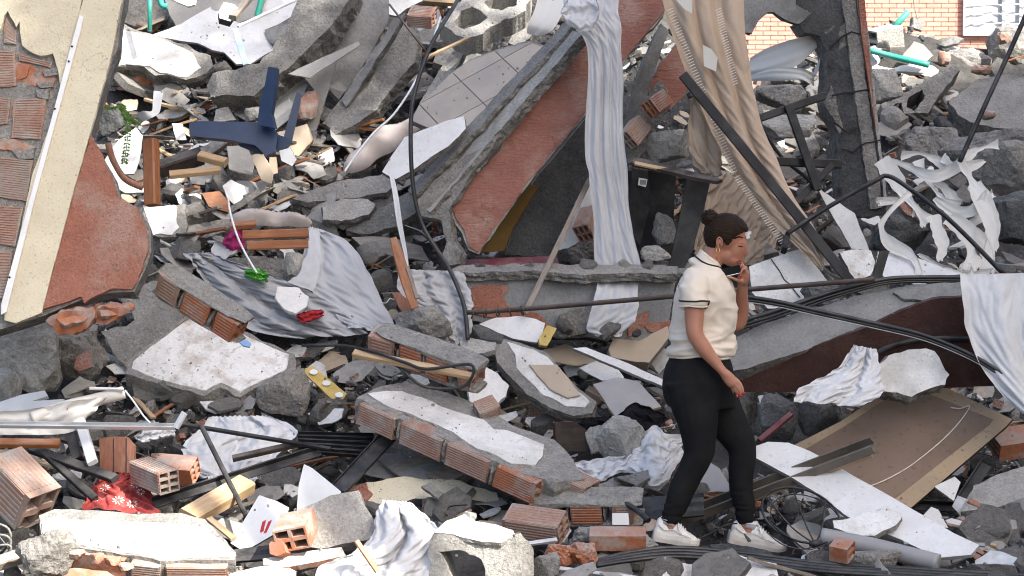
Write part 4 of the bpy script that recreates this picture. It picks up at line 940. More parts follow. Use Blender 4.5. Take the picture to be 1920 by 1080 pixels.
while s < 1.6:
    t = -.9
    while t < .9:
        q = [PX(p + n0*.004) for p in tilepoly(s + .003, s + .297, t + .003, t + .297)]
        # clip the tile against the broken outline
        def clip(poly, cl):
            ar = sum(cl[i][0]*cl[(i+1) % len(cl)][1] - cl[(i+1) % len(cl)][0]*cl[i][1] for i in range(len(cl)))
            out = poly
            for i in range(len(cl)):
                a, b = cl[i], cl[(i+1) % len(cl)]; src = out; out = []
                def sd(p): return ((b[0]-a[0])*(p[1]-a[1]) - (b[1]-a[1])*(p[0]-a[0]))*(1 if ar > 0 else -1)
                for j in range(len(src)):
                    p, r_ = src[j], src[(j+1) % len(src)]; dp, dr = sd(p), sd(r_)
                    if dp >= 0: out.append(p)
                    if dp*dr < 0: k_ = dp/(dp - dr); out.append((p[0] + (r_[0]-p[0])*k_, p[1] + (r_[1]-p[1])*k_))
            return out
        q = clip(outl, q)      # outline (any shape) against the convex tile
        if len(q) > 2 and abs(sum(q[i][0]*q[(i+1) % len(q)][1] - q[(i+1) % len(q)][0]*q[i][1] for i in range(len(q))))/2 > 60:
            slab('floor_tile', '', '', q, th=.009, mats=('tile_beige', 'tile_beige'), jag=0, parent=tl, plane=(p0, n0), off=.01 + R.uniform(0, .002), relief=0, seg=.1)
        t += .30
    s += .30
wd = slab('white_wall_board', 'bluish white board lying askew below the beige tiles', 'board', [(716, 322), (738, 288), (758, 258), (800, 240), (840, 226), (870, 218), (874, 242), (840, 274), (800, 300), (772, 320), (742, 336), (730, 330)], (-.2, -.72, .66), .03, ('white_board', 'conc_raw'), at=(742, 334, 2.05), jag=.004, short='the bluish white board')
crumple('pillow', 'dusty pinkish pillow lying left of the bluish white board', 'pillow', [(644, 316), (656, 290), (690, 262), (724, 236), (764, 222), (800, 218), (798, 230), (780, 250), (740, 278), (716, 290), (690, 310), (660, 322)], 'cushion', (-.2, -.8, .6), h=.09, freq=4, fold=.003, lay=.2, dome=.08, short='the dusty pillow')
slab('ledge_slab', 'broken grey concrete ledge under bluish white board', 'concrete slab', [(548, 372), (600, 352), (660, 334), (728, 326), (742, 340), (724, 362), (650, 372), (580, 380)], (0, -.75, .65), .1, ('conc', 'conc_raw'), lay=.15, short='the broken grey ledge')
slab('ledge_slab', 'lower grey concrete ledge with a rounded left end', 'concrete slab', [(604, 388), (640, 372), (690, 374), (704, 386), (690, 404), (640, 414), (606, 412)], (0, -.75, .65), .08, ('conc_light', 'conc_raw'), lay=.18)
slab('ledge_slab', 'dark cracked concrete layer right of the lower grey ledge', 'concrete slab', [(640, 414), (700, 400), (736, 376), (790, 348), (806, 360), (778, 400), (742, 424), (690, 440), (650, 436)], (-.2, -.8, .5), .12, ('conc_raw', 'conc_raw'), lay=.05, jag=.018)
drape('white_strip', 'white fabric strip hanging left of the black cable', 'strip', [(730, 330, 738, 330, 2.0), (736, 365, 746, 365, 1.95), (744, 420, 754, 420, 1.9), (758, 480, 764, 480, 1.86), (764, 512, 766, 512, 1.8)], 'cloth_white', folds=1, amp=.004, nu=6, nv=30, crease=0, buckle=None)
tube('black_cable', 'long black cable hanging from the top down to curtain rod', 'cable', [(872, -20, 2.4), (846, 20, 2.2), (806, 90, 1.95), (776, 180, 1.8), (770, 260, 1.75), (776, 360, 1.72), (796, 430, 1.7), (840, 500, 1.6), (866, 560, 1.5), (874, 600, 1.42), (877, 636, 1.35)], .0125, 'rubber_black', short='the hanging black cable')
tube('white_cable', 'thin white cable hanging beside the long black cable', 'cable', [(826, 32, 2.5), (808, 85, 2.35), (780, 150, 2.15), (740, 212, 2.0), (700, 250, 1.9), (668, 290, 1.85), (646, 322, 1.8)], .0065, 'pvc_white')
tube('thin_rod', 'thin grey rod crossing the white cable at top', 'rod', [(730, 8, 2.9), (800, 98, 2.7)], .007, 'metal_rusty')
# void under the slab
slab('inner_wall_sheet', 'grey panel standing in the dark hollow under pink edged slab', 'wall panel', [(950, 478), (962, 420), (1000, 340), (1052, 280), (1100, 220), (1112, 300), (1102, 400), (1076, 450), (1040, 482)], (.2, -1, .15), .04, ('conc_dark', 'conc'), at=(1000, 470, 2.75), jag=.006, short='the panel in the dark hollow')  # grey panel given a darker material for the shade of the cavity
slab('inner_wall_sheet', 'narrow white panel leaning right of the thin diagonal lath', 'wall panel', [(1042, 470), (1060, 440), (1082, 380), (1112, 340), (1116, 400), (1090, 450), (1066, 466)], (.3, -1, .1), .03, ('white_board', 'conc'), at=(1060, 460, 2.5), jag=.005)
slab('ochre_board', 'ochre brown board in shadow behind pink edged slab', 'board', [(898, 474), (930, 420), (990, 345), (1010, 350), (960, 430), (944, 470)], (-.3, -1, .1), .02, ('ochre', 'ochre'), at=(900, 472, 2.55), jag=.004)  # board colour includes the shade of the cavity
slab('brown_sheet', 'crumpled brown sheet in dark hollow left of the wooden leg', 'sheet', [(660, 444), (720, 442), (790, 462), (806, 492), (740, 480), (680, 462)], (0, -.8, .6), .01, ('wood_old', 'wood_old'), lay=.12, jag=.006, warp=.04)
brick('hollow_brick', 'dusty hollow brick with square holes in the hollow', 'hollow brick', (1094, 440, 2.3), (1110, 400, 2.45), .1, .12, 'brick_dusty', (.8, -.5, .2), seed=8)
rock('concrete_chunk', 'grey ribbed lump at the foot of hanging white curtain', 'concrete chunk', (1060, 446, 1114, 500), 'conc', 66, 4, 8, .06, lay=.1)
bar('thin_lath', 'long thin dirty lath leaning from beam up to curtain', 'lath', (984, 588, 1.55), (1106, 336, 2.05), .032, .02, 'wood_old', up=Vector((0, -1, .1)), short='the thin leaning lath')
bar('dark_board', 'dark polished board lying at back of the hollow', 'board', (860, 500, 2.3), (1046, 492, 2.4), .1, .03, 'maroon')
# long low beam
be = slab('fallen_lintel', 'long cracked grey lintel with pink render remnants lying behind the curtain rod', 'lintel',
  [(800, 516), (880, 508), (1000, 506), (1100, 512), (1200, 510), (1270, 514), (1262, 560), (1250, 620), (1240, 650), (1180, 640), (1100, 632), (1030, 630), (960, 615), (880, 600), (806, 590)], (.02, -1, .12), .34, ('render_grey', 'conc_raw'), at=(1000, 628, 1.72), jag=.01, relief=.012, seg=.035, short='the long cracked lintel')
for nm, pts in (('pink_render', [(884, 540), (910, 534), (950, 535), (952, 545), (942, 556), (950, 572), (990, 580), (1000, 600), (960, 602), (888, 588)]), ('pink_render', [(990, 584), (1010, 588), (1028, 610), (1026, 622), (1000, 622), (990, 606)]), ('pink_render', [(1176, 602), (1200, 590), (1216, 584), (1216, 600), (1200, 620), (1178, 632)]), ('pink_render', [(1206, 606), (1240, 604), (1258, 600), (1256, 622), (1216, 622)])):
    skin(be, nm, pts, 'stucco_pink', off=.01, th=.014, jag=.007)
slab('lintel_ledge', '', '', [(800, 516), (880, 496), (1000, 494), (1100, 498), (1200, 496), (1270, 500), (1270, 514), (1200, 512), (1100, 514), (1000, 508), (880, 510)], (0, -.35, .94), .05, ('conc', 'conc_raw'), parent=be, plane=fit_plane([(1000, 508)], (0, -.35, .94), 0, (1000, 509, 1.70)), jag=.012, relief=.012)
slab('grey_chunk', 'wide broken grey chunk hanging below lintel right of the sheer hem', 'concrete chunk', [(1050, 590), (1100, 572), (1110, 600), (1096, 628), (1060, 630), (1046, 612)], (.1, -1, .2), .05, ('conc_raw', 'conc_raw'), lay=.02, at=(1060, 628, 1.66), jag=.012, relief=.02)
rd = tube('curtain_rod', 'long dark curtain rod with rings lying across the scene', 'curtain rod', [(876, 586, 1.30), (1000, 578, 1.22), (1255, 556, 1.05), (1400, 543, .95), (1640, 524, .82)], .0135, 'metal_rusty', k=6, short='the long curtain rod')
for i in range(5):
    x = 887 + 23*i; c = P(x, 586 - (x - 876)*.068 + 2, 1.30 - (x - 876)*.00065); V = []; rr_ = .024; pp = [c + Vector((.008*math.sin(a + i), math.cos(a)*rr_*.75, math.sin(a)*rr_ - .004)) for a in [2*math.pi*k/14 for k in range(15)]]
    V, Fc = sweep(pp, circ(.0045, 6), up=Vector((1, 0, 0)), caps=False); mk('curtain_ring', V, Fc, ['metal_rusty'], None, rd, True)
bar('turned_chair_piece', 'turned orange wooden chair leg leaning left of black cable', 'chair leg', (738, 448, 1.5), (778, 580, 1.3), .05, .05, 'wood_orange', up=Vector((0, -1, .1)), taper=lambda t: .75 + .5*math.sin(t*3), short='the orange chair leg')
slab('red_wood_wedge', 'reddish wooden wedge under the orange chair leg', 'wood piece', [(735, 548), (760, 548), (780, 582), (764, 598), (748, 576)], (.1, -1, .3), .03, ('wood_red', 'wood_red'), lay=.15, jag=0)
bar('wood_strip', 'thin dark strip hugging the orange chair leg', 'strip', (764, 500, 1.38), (782, 560, 1.3), .02, .012, 'wood_old')
# curtain over the slab
drape('white_curtain', 'long white curtain hanging over the pink slab edge in straight folds', 'curtain',
  [(1056, -20, 1160, -20, 2.0, .6), (1062, 30, 1160, 20, 1.96, .8), (1080, 55, 1166, 60, 1.93, 1), (1100, 90, 1168, 120, 1.92, 1.2), (1100, 180, 1168, 200, 1.92, 1.2), (1096, 290, 1172, 280, 1.9, 1.2), (1104, 340, 1178, 360, 1.9, 1.1), (1112, 420, 1186, 430, 1.88, 1.0), (1114, 490, 1200, 490, 1.86, .9), (1113, 515, 1208, 530, 1.84, .8)], 'cloth_sheer', folds=3.4, amp=.024, nu=72, nv=110, sharp=.35, buckle=(1.12, 1.0), short='the long white curtain')
rag('curtain_knot', 'bunched white curtain cloth gathered over the top of slab', 'cloth', [(1052, 24), (1070, -16), (1110, -20), (1124, 20), (1112, 52), (1090, 60), (1064, 46)], 'cloth_sheer', at=1.9, n=36, buckle=(1.4, 1.25))
drape('sheer_hem', 'pale see through curtain hem hanging below the long white curtain', 'curtain', [(1118, 505, 1198, 518, 1.82), (1116, 550, 1196, 560, 1.64), (1106, 590, 1194, 590, 1.60), (1100, 618, 1186, 606, 1.58), (1118, 628, 1160, 632, 1.57)], 'cloth_sheer', folds=3, amp=.012, nu=30, nv=40, sharp=.2)
# ------------------------------------------------------------ RIGHT OF CENTRE: dark hollow, beige blanket, frame, column
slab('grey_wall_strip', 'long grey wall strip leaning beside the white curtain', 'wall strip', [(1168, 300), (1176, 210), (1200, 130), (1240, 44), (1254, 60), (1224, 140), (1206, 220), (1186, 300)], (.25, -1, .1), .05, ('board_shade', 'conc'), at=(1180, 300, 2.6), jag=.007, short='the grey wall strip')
slab('pink_wall_piece', 'second pink rendered wall piece behind the beige blanket', 'wall piece', [(1212, 170), (1226, 140), (1262, 90), (1300, 60), (1310, 140), (1272, 190), (1258, 206), (1240, 200)], (.1, -1, .15), .08, ('stucco_pink_comb', 'conc'), at=(1240, 200, 2.75), jag=.01, short='the second pink wall piece')
slab('broken_wall_edge', 'broken grey wall edge with hollow bricks beside the long white curtain', 'wall piece', [(1172, 262), (1190, 226), (1216, 180), (1240, 150), (1262, 190), (1238, 222), (1222, 260), (1196, 300), (1176, 310)], (.2, -1, .2), .06, ('conc_raw', 'conc_raw'), at=(1180, 300, 2.45), jag=.014, relief=.02)
brick('hollow_brick', 'broken orange hollow brick in the wall edge, upper one', 'hollow brick', (1216, 206, 2.32), (1248, 184, 2.45), .09, .1, 'brick', (.5, -.7, .4), seed=12, broken=.03)
brick('hollow_brick', 'grey hollow brick with square holes in the wall edge, lower one', 'hollow brick', (1176, 266, 2.3), (1202, 232, 2.42), .09, .11, 'brick_grey', (.6, -.6, .4), seed=13)
rock('stone_block', 'beige grey boulder like block above the dark cabinet', 'concrete block', (1206, 242, 1296, 308), 'conc_light', 71, 4, 7, .04, Y=2.5, short='the beige block')
# dark cabinet
cb = empty('dark_cabinet', P(1250, 500, 2.3)); tag(cb, 'collapsed black wooden cabinet in the shadow behind the woman', 'cabinet', short='the black cabinet')
def cpl(name, pts, n, Y, th, m, lab=None):
    return slab(name, '', '', pts, n, th, (m, m), parent=cb, plane=fit_plane(pts, n, 0, (pts[0][0], pts[0][1], Y)), jag=0, relief=0)
cpl('side_panel', [(1186, 316), (1214, 320), (1220, 380), (1200, 460), (1184, 440), (1180, 380)], (.2, -1, 0), 2.45, .02, 'metal_black')
cpl('tall_panel', [(1290, 330), (1334, 330), (1318, 400), (1298, 470), (1276, 520), (1250, 516), (1268, 440)], (.1, -1, .1), 2.05, .03, 'metal_black')
cpl('shelf', [(1188, 296), (1200, 296), (1355, 336), (1344, 340), (1300, 332), (1186, 306)], (0, -.4, .9), 2.1, .02, 'wood_dark')
cpl('void_panel', [(1176, 320), (1268, 320), (1258, 500), (1176, 500)], (0, -1, 0), 2.75, .02, 'metal_black')  # black sheet in place of the dark void behind the shelf
bl_ = cpl('barcode_label', [(1198, 333), (1214, 336), (1211, 351), (1196, 347)], (.2, -1, 0), 2.42, .001, 'pvc_white')
for i in range(6):
    x = 1200.5 + i*1.9
    slab('bar_print', '', '', [(x, 337.5), (x + .9, 337.7), (x + .6, 346.5), (x - .3, 346.3)], (.2, -1, 0), .0008, ('print_black', 'print_black'), parent=bl_, plane=(PLANE[bl_.name][0], PLANE[bl_.name][1]), off=.0015, jag=0, relief=0)
bar('wood_edge', 'pale splintered shelf edge over the black cabinet', 'wood piece', (1190, 306, 1.98), (1268, 322, 1.96), .03, .012, 'wood_light')
rock('concrete_chunk', 'pale chunk resting on ledge below the black cabinet', 'concrete chunk', (1200, 460, 1258, 490), 'conc_light', 73, 4, 8, .05, Y=2.0)
rock('concrete_chunk', 'ragged grey chunk inside the black cabinet', 'concrete chunk', (1222, 398, 1270, 462), 'conc', 74, 4, 8, .06, Y=2.35)
slab('rubble_ledge', 'dusty ledge of broken concrete under black cabinet', 'concrete slab', [(1180, 492), (1260, 488), (1330, 500), (1330, 516), (1180, 508)], (0, -.5, .85), .08, ('conc_raw', 'conc_raw'), at=(1250, 512, 1.95), jag=.012)
# beige blanket
bkt = drape('beige_blanket', 'large beige woollen blanket hanging in heavy folds from above', 'blanket',
  [(1236, -20, 1396, -20, 2.0, 1), (1252, 50, 1398, 60, 1.95, 1), (1282, 130, 1408, 140, 1.92, 1), (1306, 190, 1420, 200, 1.9, 1), (1334, 250, 1436, 260, 1.86, 1), (1366, 310, 1464, 320, 1.8, .9), (1404, 365, 1490, 370, 1.74, .7), (1450, 420, 1514, 410, 1.66, .5), (1502, 470, 1540, 455, 1.58, .4), (1540, 506, 1546, 496, 1.55, .3)], 'cloth_beige', folds=3.2, amp=.06, nu=60, nv=110, sharp=.3, short='the hanging beige blanket', buckle=(1.03, 1.01))
for q in ([(1268, 0), (1298, -4), (1298, 26), (1282, 16)], [(1318, 84), (1334, 92), (1346, 108), (1342, 134), (1320, 124)]):
    slab('white_patch', ['pale patch sewn near top of the beige blanket', 'pale rectangular patch in the middle of the beige blanket'][0 if q[0][0] < 1300 else 1], 'patch', q, (.05, -1, .1), .004, ('vinyl_cream', 'vinyl_cream'), at=(q[2][0], q[2][1], 1.82), jag=0, clear=False)
# blanket stitching
V = []; Fc = []
for (pa, pb, k) in (((1250, 20), (1372, 330), 60), ((1372, 330), (1470, 470), 34), ((1340, 20), (1372, 160), 30)):
    for i in range(k):
        t = i/(k - 1); x, y = lerp(pa[0], pb[0], t), lerp(pa[1], pb[1], t)
        a, b = P(x + 1, y, 1.80 - .2*max(0, (y - 250)/260)), P(x + 12, y - 5, 1.80 - .2*max(0, (y - 250)/260)); v, f = box_mesh((a + b)/2, (((b - a).normalized()), Vector((0, 1, 0)), Vector((0, 0, 1))), ((b - a).length/2, .002, .0022)); b0 = len(V); V += v; Fc += [tuple(b0 + q_ for q_ in f_) for f_ in f]
o = mk('stitching', V, Fc, ['thread_cream'], None, bkt); o['kind'] = 'stuff'
drape('blanket_fold', 'beige blanket fold bunched left of the black frame bar', 'blanket', [(1300, 150, 1340, 200, 2.1), (1292, 200, 1348, 240, 2.05), (1288, 260, 1352, 290, 2.0), (1296, 300, 1352, 320, 2.0), (1312, 322, 1344, 330, 2.0)], 'cloth_beige', folds=2, amp=.04, nu=30, nv=40)
rag('tan_cloth_heap', 'tan cloth heaped in the shade behind the woman', 'cloth', [(1320, 352), (1350, 326), (1400, 330), (1440, 360), (1470, 410), (1452, 460), (1436, 490), (1390, 500), (1340, 480), (1306, 496), (1300, 470), (1316, 420)], 'cloth_tan', lay=.25, n=60, buckle=(1.2, 1.1), short='the tan cloth heap')
# black steel frame
fr = empty('metal_stand', P(1500, 400, 1.9)); tag(fr, 'broken black steel frame of square tubes leaning across blanket', 'metal stand', short='the black steel frame')
def fbar(a, b, w_=.05, h=.04, prof=None):
    A, B = P(*a), P(*b); V, Fc = sweep([A, A.lerp(B, .5), B], prof or rect(w_, h, .1), up=Vector((0, -1, .1))); return mk('frame_bar', V, Fc, ['metal_black'], None, fr)
fbar((1280, 140, 1.75), (1440, 336, 1.62), .055, .03); fbar((1440, 336, 1.62), (1604, 540, 1.48), .055, .03)
fbar((1418, 224, 2.3), (1545, 180, 2.4), .045); fbar((1478, 198, 2.3), (1534, 356, 2.2), .05)
fbar((1454, 303, 2.25), (1576, 308, 2.35), .05); fbar((1470, 470, 1.5), (1484, 400, 1.9), .03); 
fbar((1484, 388, 2.2), (1560, 310, 2.3), .04)
for nm, lb, pts, r in (('steel_rod', 'bent black steel rod running from frame to the vinyl strips', [(1476, 438, 1.45), (1560, 384, 1.6), (1640, 340, 1.8), (1664, 330, 1.85), (1700, 350, 1.8), (1780, 412, 1.6), (1880, 512, 1.4)], .013), ('steel_rod', 'thin black rod sagging behind the steel frame', [(1420, 226, 2.4), (1462, 290, 2.4), (1510, 332, 2.3), (1536, 356, 2.2)], .011), ('rebar', 'black rebar rising at the right edge above vinyl strips', [(1800, 302, 2.2), (1850, 190, 2.4), (1896, 90, 2.6), (1940, -10, 2.7)], .015)):
    tube(nm, lb, 'rod', pts, r, 'metal_black', short=None)
# cracked column
cl = slab('cracked_column', 'leaning cracked concrete column with broken top on the right', 'column',
  [(1486, -30), (1612, -30), (1622, 60), (1632, 150), (1646, 260), (1658, 350), (1662, 402), (1620, 408), (1584, 402), (1576, 340), (1574, 250), (1560, 222), (1546, 190), (1552, 130), (1550, 95), (1536, 70), (1508, 60), (1496, 40), (1520, 24), (1490, 6)], (.08, -1, .05), .24, ('conc_dark', 'conc_raw'), at=(1600, 400, 3.0), jag=.012, relief=.014, seg=.04, short='the cracked column')
cl['kind'] = 'thing'
skin(cl, 'render_strip', [(1602, -28), (1616, -28), (1628, 60), (1640, 170), (1654, 290), (1664, 380), (1660, 384), (1650, 300), (1630, 160), (1612, 40)], 'conc_light', off=.02, th=.025, jag=.005)
skin(cl, 'column_edge', [(1576, -28), (1600, -28), (1612, 60), (1626, 170), (1644, 300), (1654, 388), (1632, 392), (1620, 300), (1604, 180), (1588, 70)], 'conc', off=.018, th=.025, jag=.008)
skin(cl, 'pink_render', [(1608, -28), (1618, -28), (1622, 60), (1630, 150), (1642, 240), (1634, 180), (1616, 60)], 'stucco_pink', off=.05, th=.03, jag=.006)
for pts in ([(1548, 60), (1572, 44), (1596, 40), (1600, 70), (1572, 96), (1556, 92)], [(1546, 190), (1560, 160), (1570, 200), (1580, 240), (1572, 250), (1560, 222)]):
    skin(cl, 'spalled_face', pts, 'conc_raw', off=.008, th=.03, jag=.014, relief=.02)
for i, pts in enumerate(([(1556, 90), (1578, 70), (1596, 60), (1612, 64)], [(1576, 280), (1600, 284), (1624, 268), (1652, 262)], [(1562, 228), (1590, 250), (1606, 240)], [(1560, 180), (1600, 172), (1636, 168)])):
    pl0, nn0 = PLANE[cl.name]; pp = [hit(x + R.uniform(-1, 1), y + R.uniform(-1.5, 1.5), pl0 + nn0*.018, nn0) for x, y in [(lerp(a[0], b[0], t), lerp(a[1], b[1], t)) for a, b in zip(pts, pts[1:]) for t in (0, .3, .6)] + [pts[-1]]]
    V, Fc = sweep(pp, circ(.006, 5)); mk('crack', V, Fc, ['print_black'], None, cl)
slab('torn_wall_corner', 'torn grey wall corner hanging left of the cracked column', 'wall piece', [(1392, -30), (1490, -30), (1492, 8), (1520, 26), (1498, 46), (1478, 40), (1452, 24), (1440, 22), (1424, 36), (1410, 62), (1396, 60), (1390, 30)], (.1, -1, .1), .06, ('board_shade', 'conc_raw'), at=(1450, 20, 2.9), jag=.01)
drape('white_vinyl_sheet', 'pale vinyl sheets bending between blanket and cracked column', 'vinyl sheet', [(1404, 108, 1402, 140, 3.4), (1440, 88, 1440, 138, 3.3), (1490, 72, 1490, 124, 3.2), (1530, 66, 1534, 84, 3.2), (1546, 80, 1536, 88, 3.3)], 'vinyl_cream', folds=1, amp=.03, nu=14, nv=40, crease=0, buckle=None)
drape('white_vinyl_sheet', 'lower pale vinyl sheet curling left of the cracked column', 'vinyl sheet', [(1406, 140, 1406, 152, 3.4), (1450, 128, 1452, 152, 3.2), (1500, 128, 1498, 150, 3.1), (1528, 138, 1520, 160, 3.1), (1536, 100, 1524, 162, 3.2)], 'vinyl_cream', folds=1, amp=.03, nu=14, nv=40, crease=0, buckle=None)
# vinyl strips tangle (right)
vs_ = [
 ([(1652, 300, 2.4), (1684, 344, 2.3), (1712, 384, 2.2), (1742, 418, 2.1)], 30, 'broad vinyl strip running down from the cracked column foot'),
 ([(1658, 296, 2.5), (1700, 312, 2.4), (1752, 330, 2.3), (1806, 306, 2.3)], 24, 'pale vinyl strip bridging from column to the rebar'),
 ([(1800, 300, 2.25), (1818, 336, 2.2), (1838, 372, 2.1), (1856, 440, 2.0), (1850, 512, 1.9)], 30, 'wide white vinyl strip falling right of the rebar'),
 ([(1706, 362, 2.1), (1668, 396, 2.0), (1652, 428, 1.95), (1668, 456, 1.9), (1700, 474, 1.85), (1718, 492, 1.8), (1722, 516, 1.75)], 25, 'white vinyl strip looping down in an S beside the cracked column foot'),
 ([(1748, 404, 2.0), (1756, 430, 1.95), (1766, 458, 1.9), (1760, 490, 1.85)], 24, 'short white vinyl strip curling in the middle of tangle'),
 ([(1778, 408, 2.0), (1812, 434, 1.95), (1820, 474, 1.9), (1806, 506, 1.85)], 34, 'white vinyl strip bulging forward under the bent rod'),
 ([(1788, 414, 2.05), (1834, 444, 2.0), (1852, 482, 1.95), (1858, 512, 1.9)], 22, 'narrow white vinyl strip crossing behind the bent rod'),
 ([(1722, 476, 1.9), (1768, 504, 1.85), (1812, 514, 1.8)], 18, 'short pale vinyl strip lying at the bottom of the tangle'),
 ([(1826, 344, 2.3), (1860, 410, 2.2), (1856, 470, 2.1)], 26, 'broad white vinyl strip standing left of grey blocks'),
 ([(1722, 300, 2.5), (1734, 330, 2.45), (1770, 352, 2.4), (1790, 384, 2.35)], 28, 'cream vinyl strip folded behind the rebar foot'),
 ([(1690, 292, 2.6), (1726, 288, 2.6), (1764, 306, 2.55), (1780, 330, 2.5)], 20, 'cream vinyl curl at the very top of the tangle'),
 ([(1752, 372, 2.2), (1790, 396, 2.15), (1826, 392, 2.1), (1850, 356, 2.1)], 22, 'pale vinyl strip sagging across the middle of tangle'),
]
for i in range(9):
    x, y = R.uniform(1662, 1850), R.uniform(300, 500); pts = []; a = R.uniform(0, 6.3)
    for k in range(4): pts.append((x, y, 2.55 - (y - 290)*.0032)); a += R.uniform(-1.1, 1.1); x += 30*math.cos(a); y = min(512, y + 26*math.sin(a))
    vs_.append((pts, R.uniform(14, 26), f'{["limp", "twisted", "torn", "kinked", "curled", "flattened", "crossing", "folded", "dusty"][i]} vinyl strip {["at the left of", "under", "in the heart of", "at the top of", "at the right of", "at the foot of", "deep in", "lying over", "trailing from"][i]} the vinyl tangle'))
for rows, w_, lb in vs_:
    strip('vinyl_strip', lb, 'vinyl strip', rows, w_, 'vinyl_cream')
LAND.append(((1760, 400), 'the vinyl strip tangle'))
for b, lb, mt, sd, yy in (((1806, 262, 1960, 352), 'long grey concrete block at right edge above vinyl strips', 'conc', 81, 3.4), ((1846, 352, 1960, 462), 'dark rough concrete block at right edge beside vinyl strips', 'conc_dark', 82, 2.6), ((1628, 398, 1752, 474), 'dark grey concrete block under vinyl strip loop', 'conc_dark', 83, 2.5), ((1420, 214, 1530, 262), 'rough pale block behind the steel frame', 'conc_light', 84, 4.6), ((1416, 158, 1512, 214), 'rough grey block above steel frame', 'conc', 85, 5.0), ((1626, 128, 1692, 196), 'rough pale block right of the cracked column', 'conc_light', 86, 7.0)):
    rock('concrete_block', lb, 'concrete block', b, mt, sd, 4, 6, .045, Y=yy)
slab('pink_ledge', 'grey pink edged block in the vinyl tangle', 'block', [(1686, 384), (1704, 376), (1746, 404), (1740, 420), (1700, 402)], (0, -.8, .5), .05, ('stucco_pink', 'conc'), at=(1700, 400, 2.2), jag=.006)
slab('white_plate', 'white board leaning behind bent rod left of vinyl tangle', 'board', [(1532, 352), (1548, 362), (1602, 400), (1630, 470), (1596, 466), (1568, 416)], (.1, -1, .3), .012, ('white_board', 'board_grey'), at=(1600, 465, 2.2), jag=.003)
ws = slab('cracked_white_slab', 'cracked white plastered slab behind the phone hand', 'wall slab', [(1404, 500), (1452, 482), (1502, 466), (1520, 486), (1552, 526), (1530, 556), (1504, 566), (1496, 578), (1440, 578), (1410, 548)], (0, -.85, .5), .06, ('plaster', 'conc'), at=(1480, 575, 1.55), jag=.006, short='the cracked white slab')
p0c, n0c = PLANE[ws.name]
pp = [hit(x, y, p0c + n0c*.006, n0c) for x, y in ((1446, 486), (1456, 500), (1464, 512), (1470, 524), (1480, 532), (1492, 548), (1500, 558))]; V, Fc = sweep(pp, circ(.003, 5)); mk('crack', V, Fc, ['print_black'], None, ws)
slab('white_slab', 'flaking white slab right of the cracked white slab', 'wall slab', [(1574, 474), (1606, 466), (1634, 470), (1642, 490), (1632, 516), (1600, 528), (1590, 500)], (0, -.85, .5), .05, ('plaster_flaky', 'conc'), at=(1610, 525, 1.75), jag=.007)
slab('white_slab', 'wide white board under the vinyl strip tangle', 'wall slab', [(1646, 472), (1700, 474), (1760, 500), (1800, 514), (1760, 520), (1660, 522), (1642, 500)], (0, -.6, .8), .03, ('white_board', 'conc'), at=(1700, 518, 1.75), jag=.004)
slab('grey_plate', 'small steel plate standing by the curtain rod end', 'steel plate', [(1650, 470), (1668, 470), (1652, 524), (1634, 530)], (.2, -1, .2), .012, ('metal_black', 'metal_black'), at=(1640, 528, 1.2), jag=0)
rock('dark_rubble', 'dark broken concrete below the cracked white slab', 'concrete chunk', (1500, 528, 1580, 580), 'conc_dark', 88, 4, 8, .07, Y=1.4)
# ------------------------------------------------------------ fallen parapet beam on the right
pb = slab('fallen_parapet', 'fallen parapet with grey top and dark maroon rendered side', 'parapet',
  [(1366, 640), (1420, 612), (1500, 586), (1600, 556), (1680, 540), (1760, 530), (1900, 524), (1900, 560), (1750, 562), (1690, 584), (1610, 622), (1500, 660), (1400, 690), (1366, 696)], (-.1, -.78, .62), .1, ('render_grey', 'conc_raw'), at=(1500, 662, .78), jag=.006, relief=.005, short='the fallen parapet')
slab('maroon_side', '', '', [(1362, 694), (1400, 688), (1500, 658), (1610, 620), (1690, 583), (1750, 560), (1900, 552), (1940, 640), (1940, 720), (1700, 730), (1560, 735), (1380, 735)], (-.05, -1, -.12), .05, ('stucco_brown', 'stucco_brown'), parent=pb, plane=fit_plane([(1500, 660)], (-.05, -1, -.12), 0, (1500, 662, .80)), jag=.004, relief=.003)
slab('concrete_cap', '', '', [(1674, 548), (1700, 536), (1760, 530), (1806, 530), (1806, 560), (1770, 556), (1730, 564), (1690, 560)], (-.1, -.78, .62), .06, ('render_grey', 'conc_raw'), parent=pb, plane=(PLANE[pb.name][0], PLANE[pb.name][1]), off=.02, jag=.008)
tube('maroon_arc', 'curved dark moulding under the fallen parapet', 'moulding', [(1640, 664, .72), (1680, 646, .72), (1740, 636, .73), (1820, 636, .75)], .016, 'metal_black')
for i, (o_, r_) in enumerate(((0, .012), (8, .008), (14, .007))):
    tube('window_seal', ['black profile on top of the parapet, uppermost of the three', 'black profile on top of parapet, middle of the three', 'black profile on top of the parapet, lowest of the three'][i], 'window profile', [(1376, 606 + o_, .84), (1450, 584 + o_, .86), (1550, 550 + o_*.9, .88), (1620, 532 + o_*.7, .9), (1672, 522 + o_*.6, .92), (1740, 520 + o_*.6, .94), (1806, 520 + o_*.5, .95)], r_, 'rubber_black')
for i, (o_, r_, m_) in enumerate(((0, .011, 'rubber_black'), (6, .008, 'rubber_black'), (9.5, .003, 'alu'))):  # the thin bright third strip stands for white glints
    tube('window_seal', ['long black strip arching across the fallen parapet, thick upper one', 'long black strip arching over the fallen parapet, thinner lower one', 'thin bright strip standing for glints on the arching black strips'][i], 'window profile', [(1396, 556 + o_, .62), (1460, 566 + o_, .6), (1540, 584 + o_, .58), (1640, 606 + o_, .55), (1730, 628 + o_, .5), (1810, 660 + o_, .45), (1870, 694 + o_, .4), (1940, 742 + o_, .35)], r_, m_)
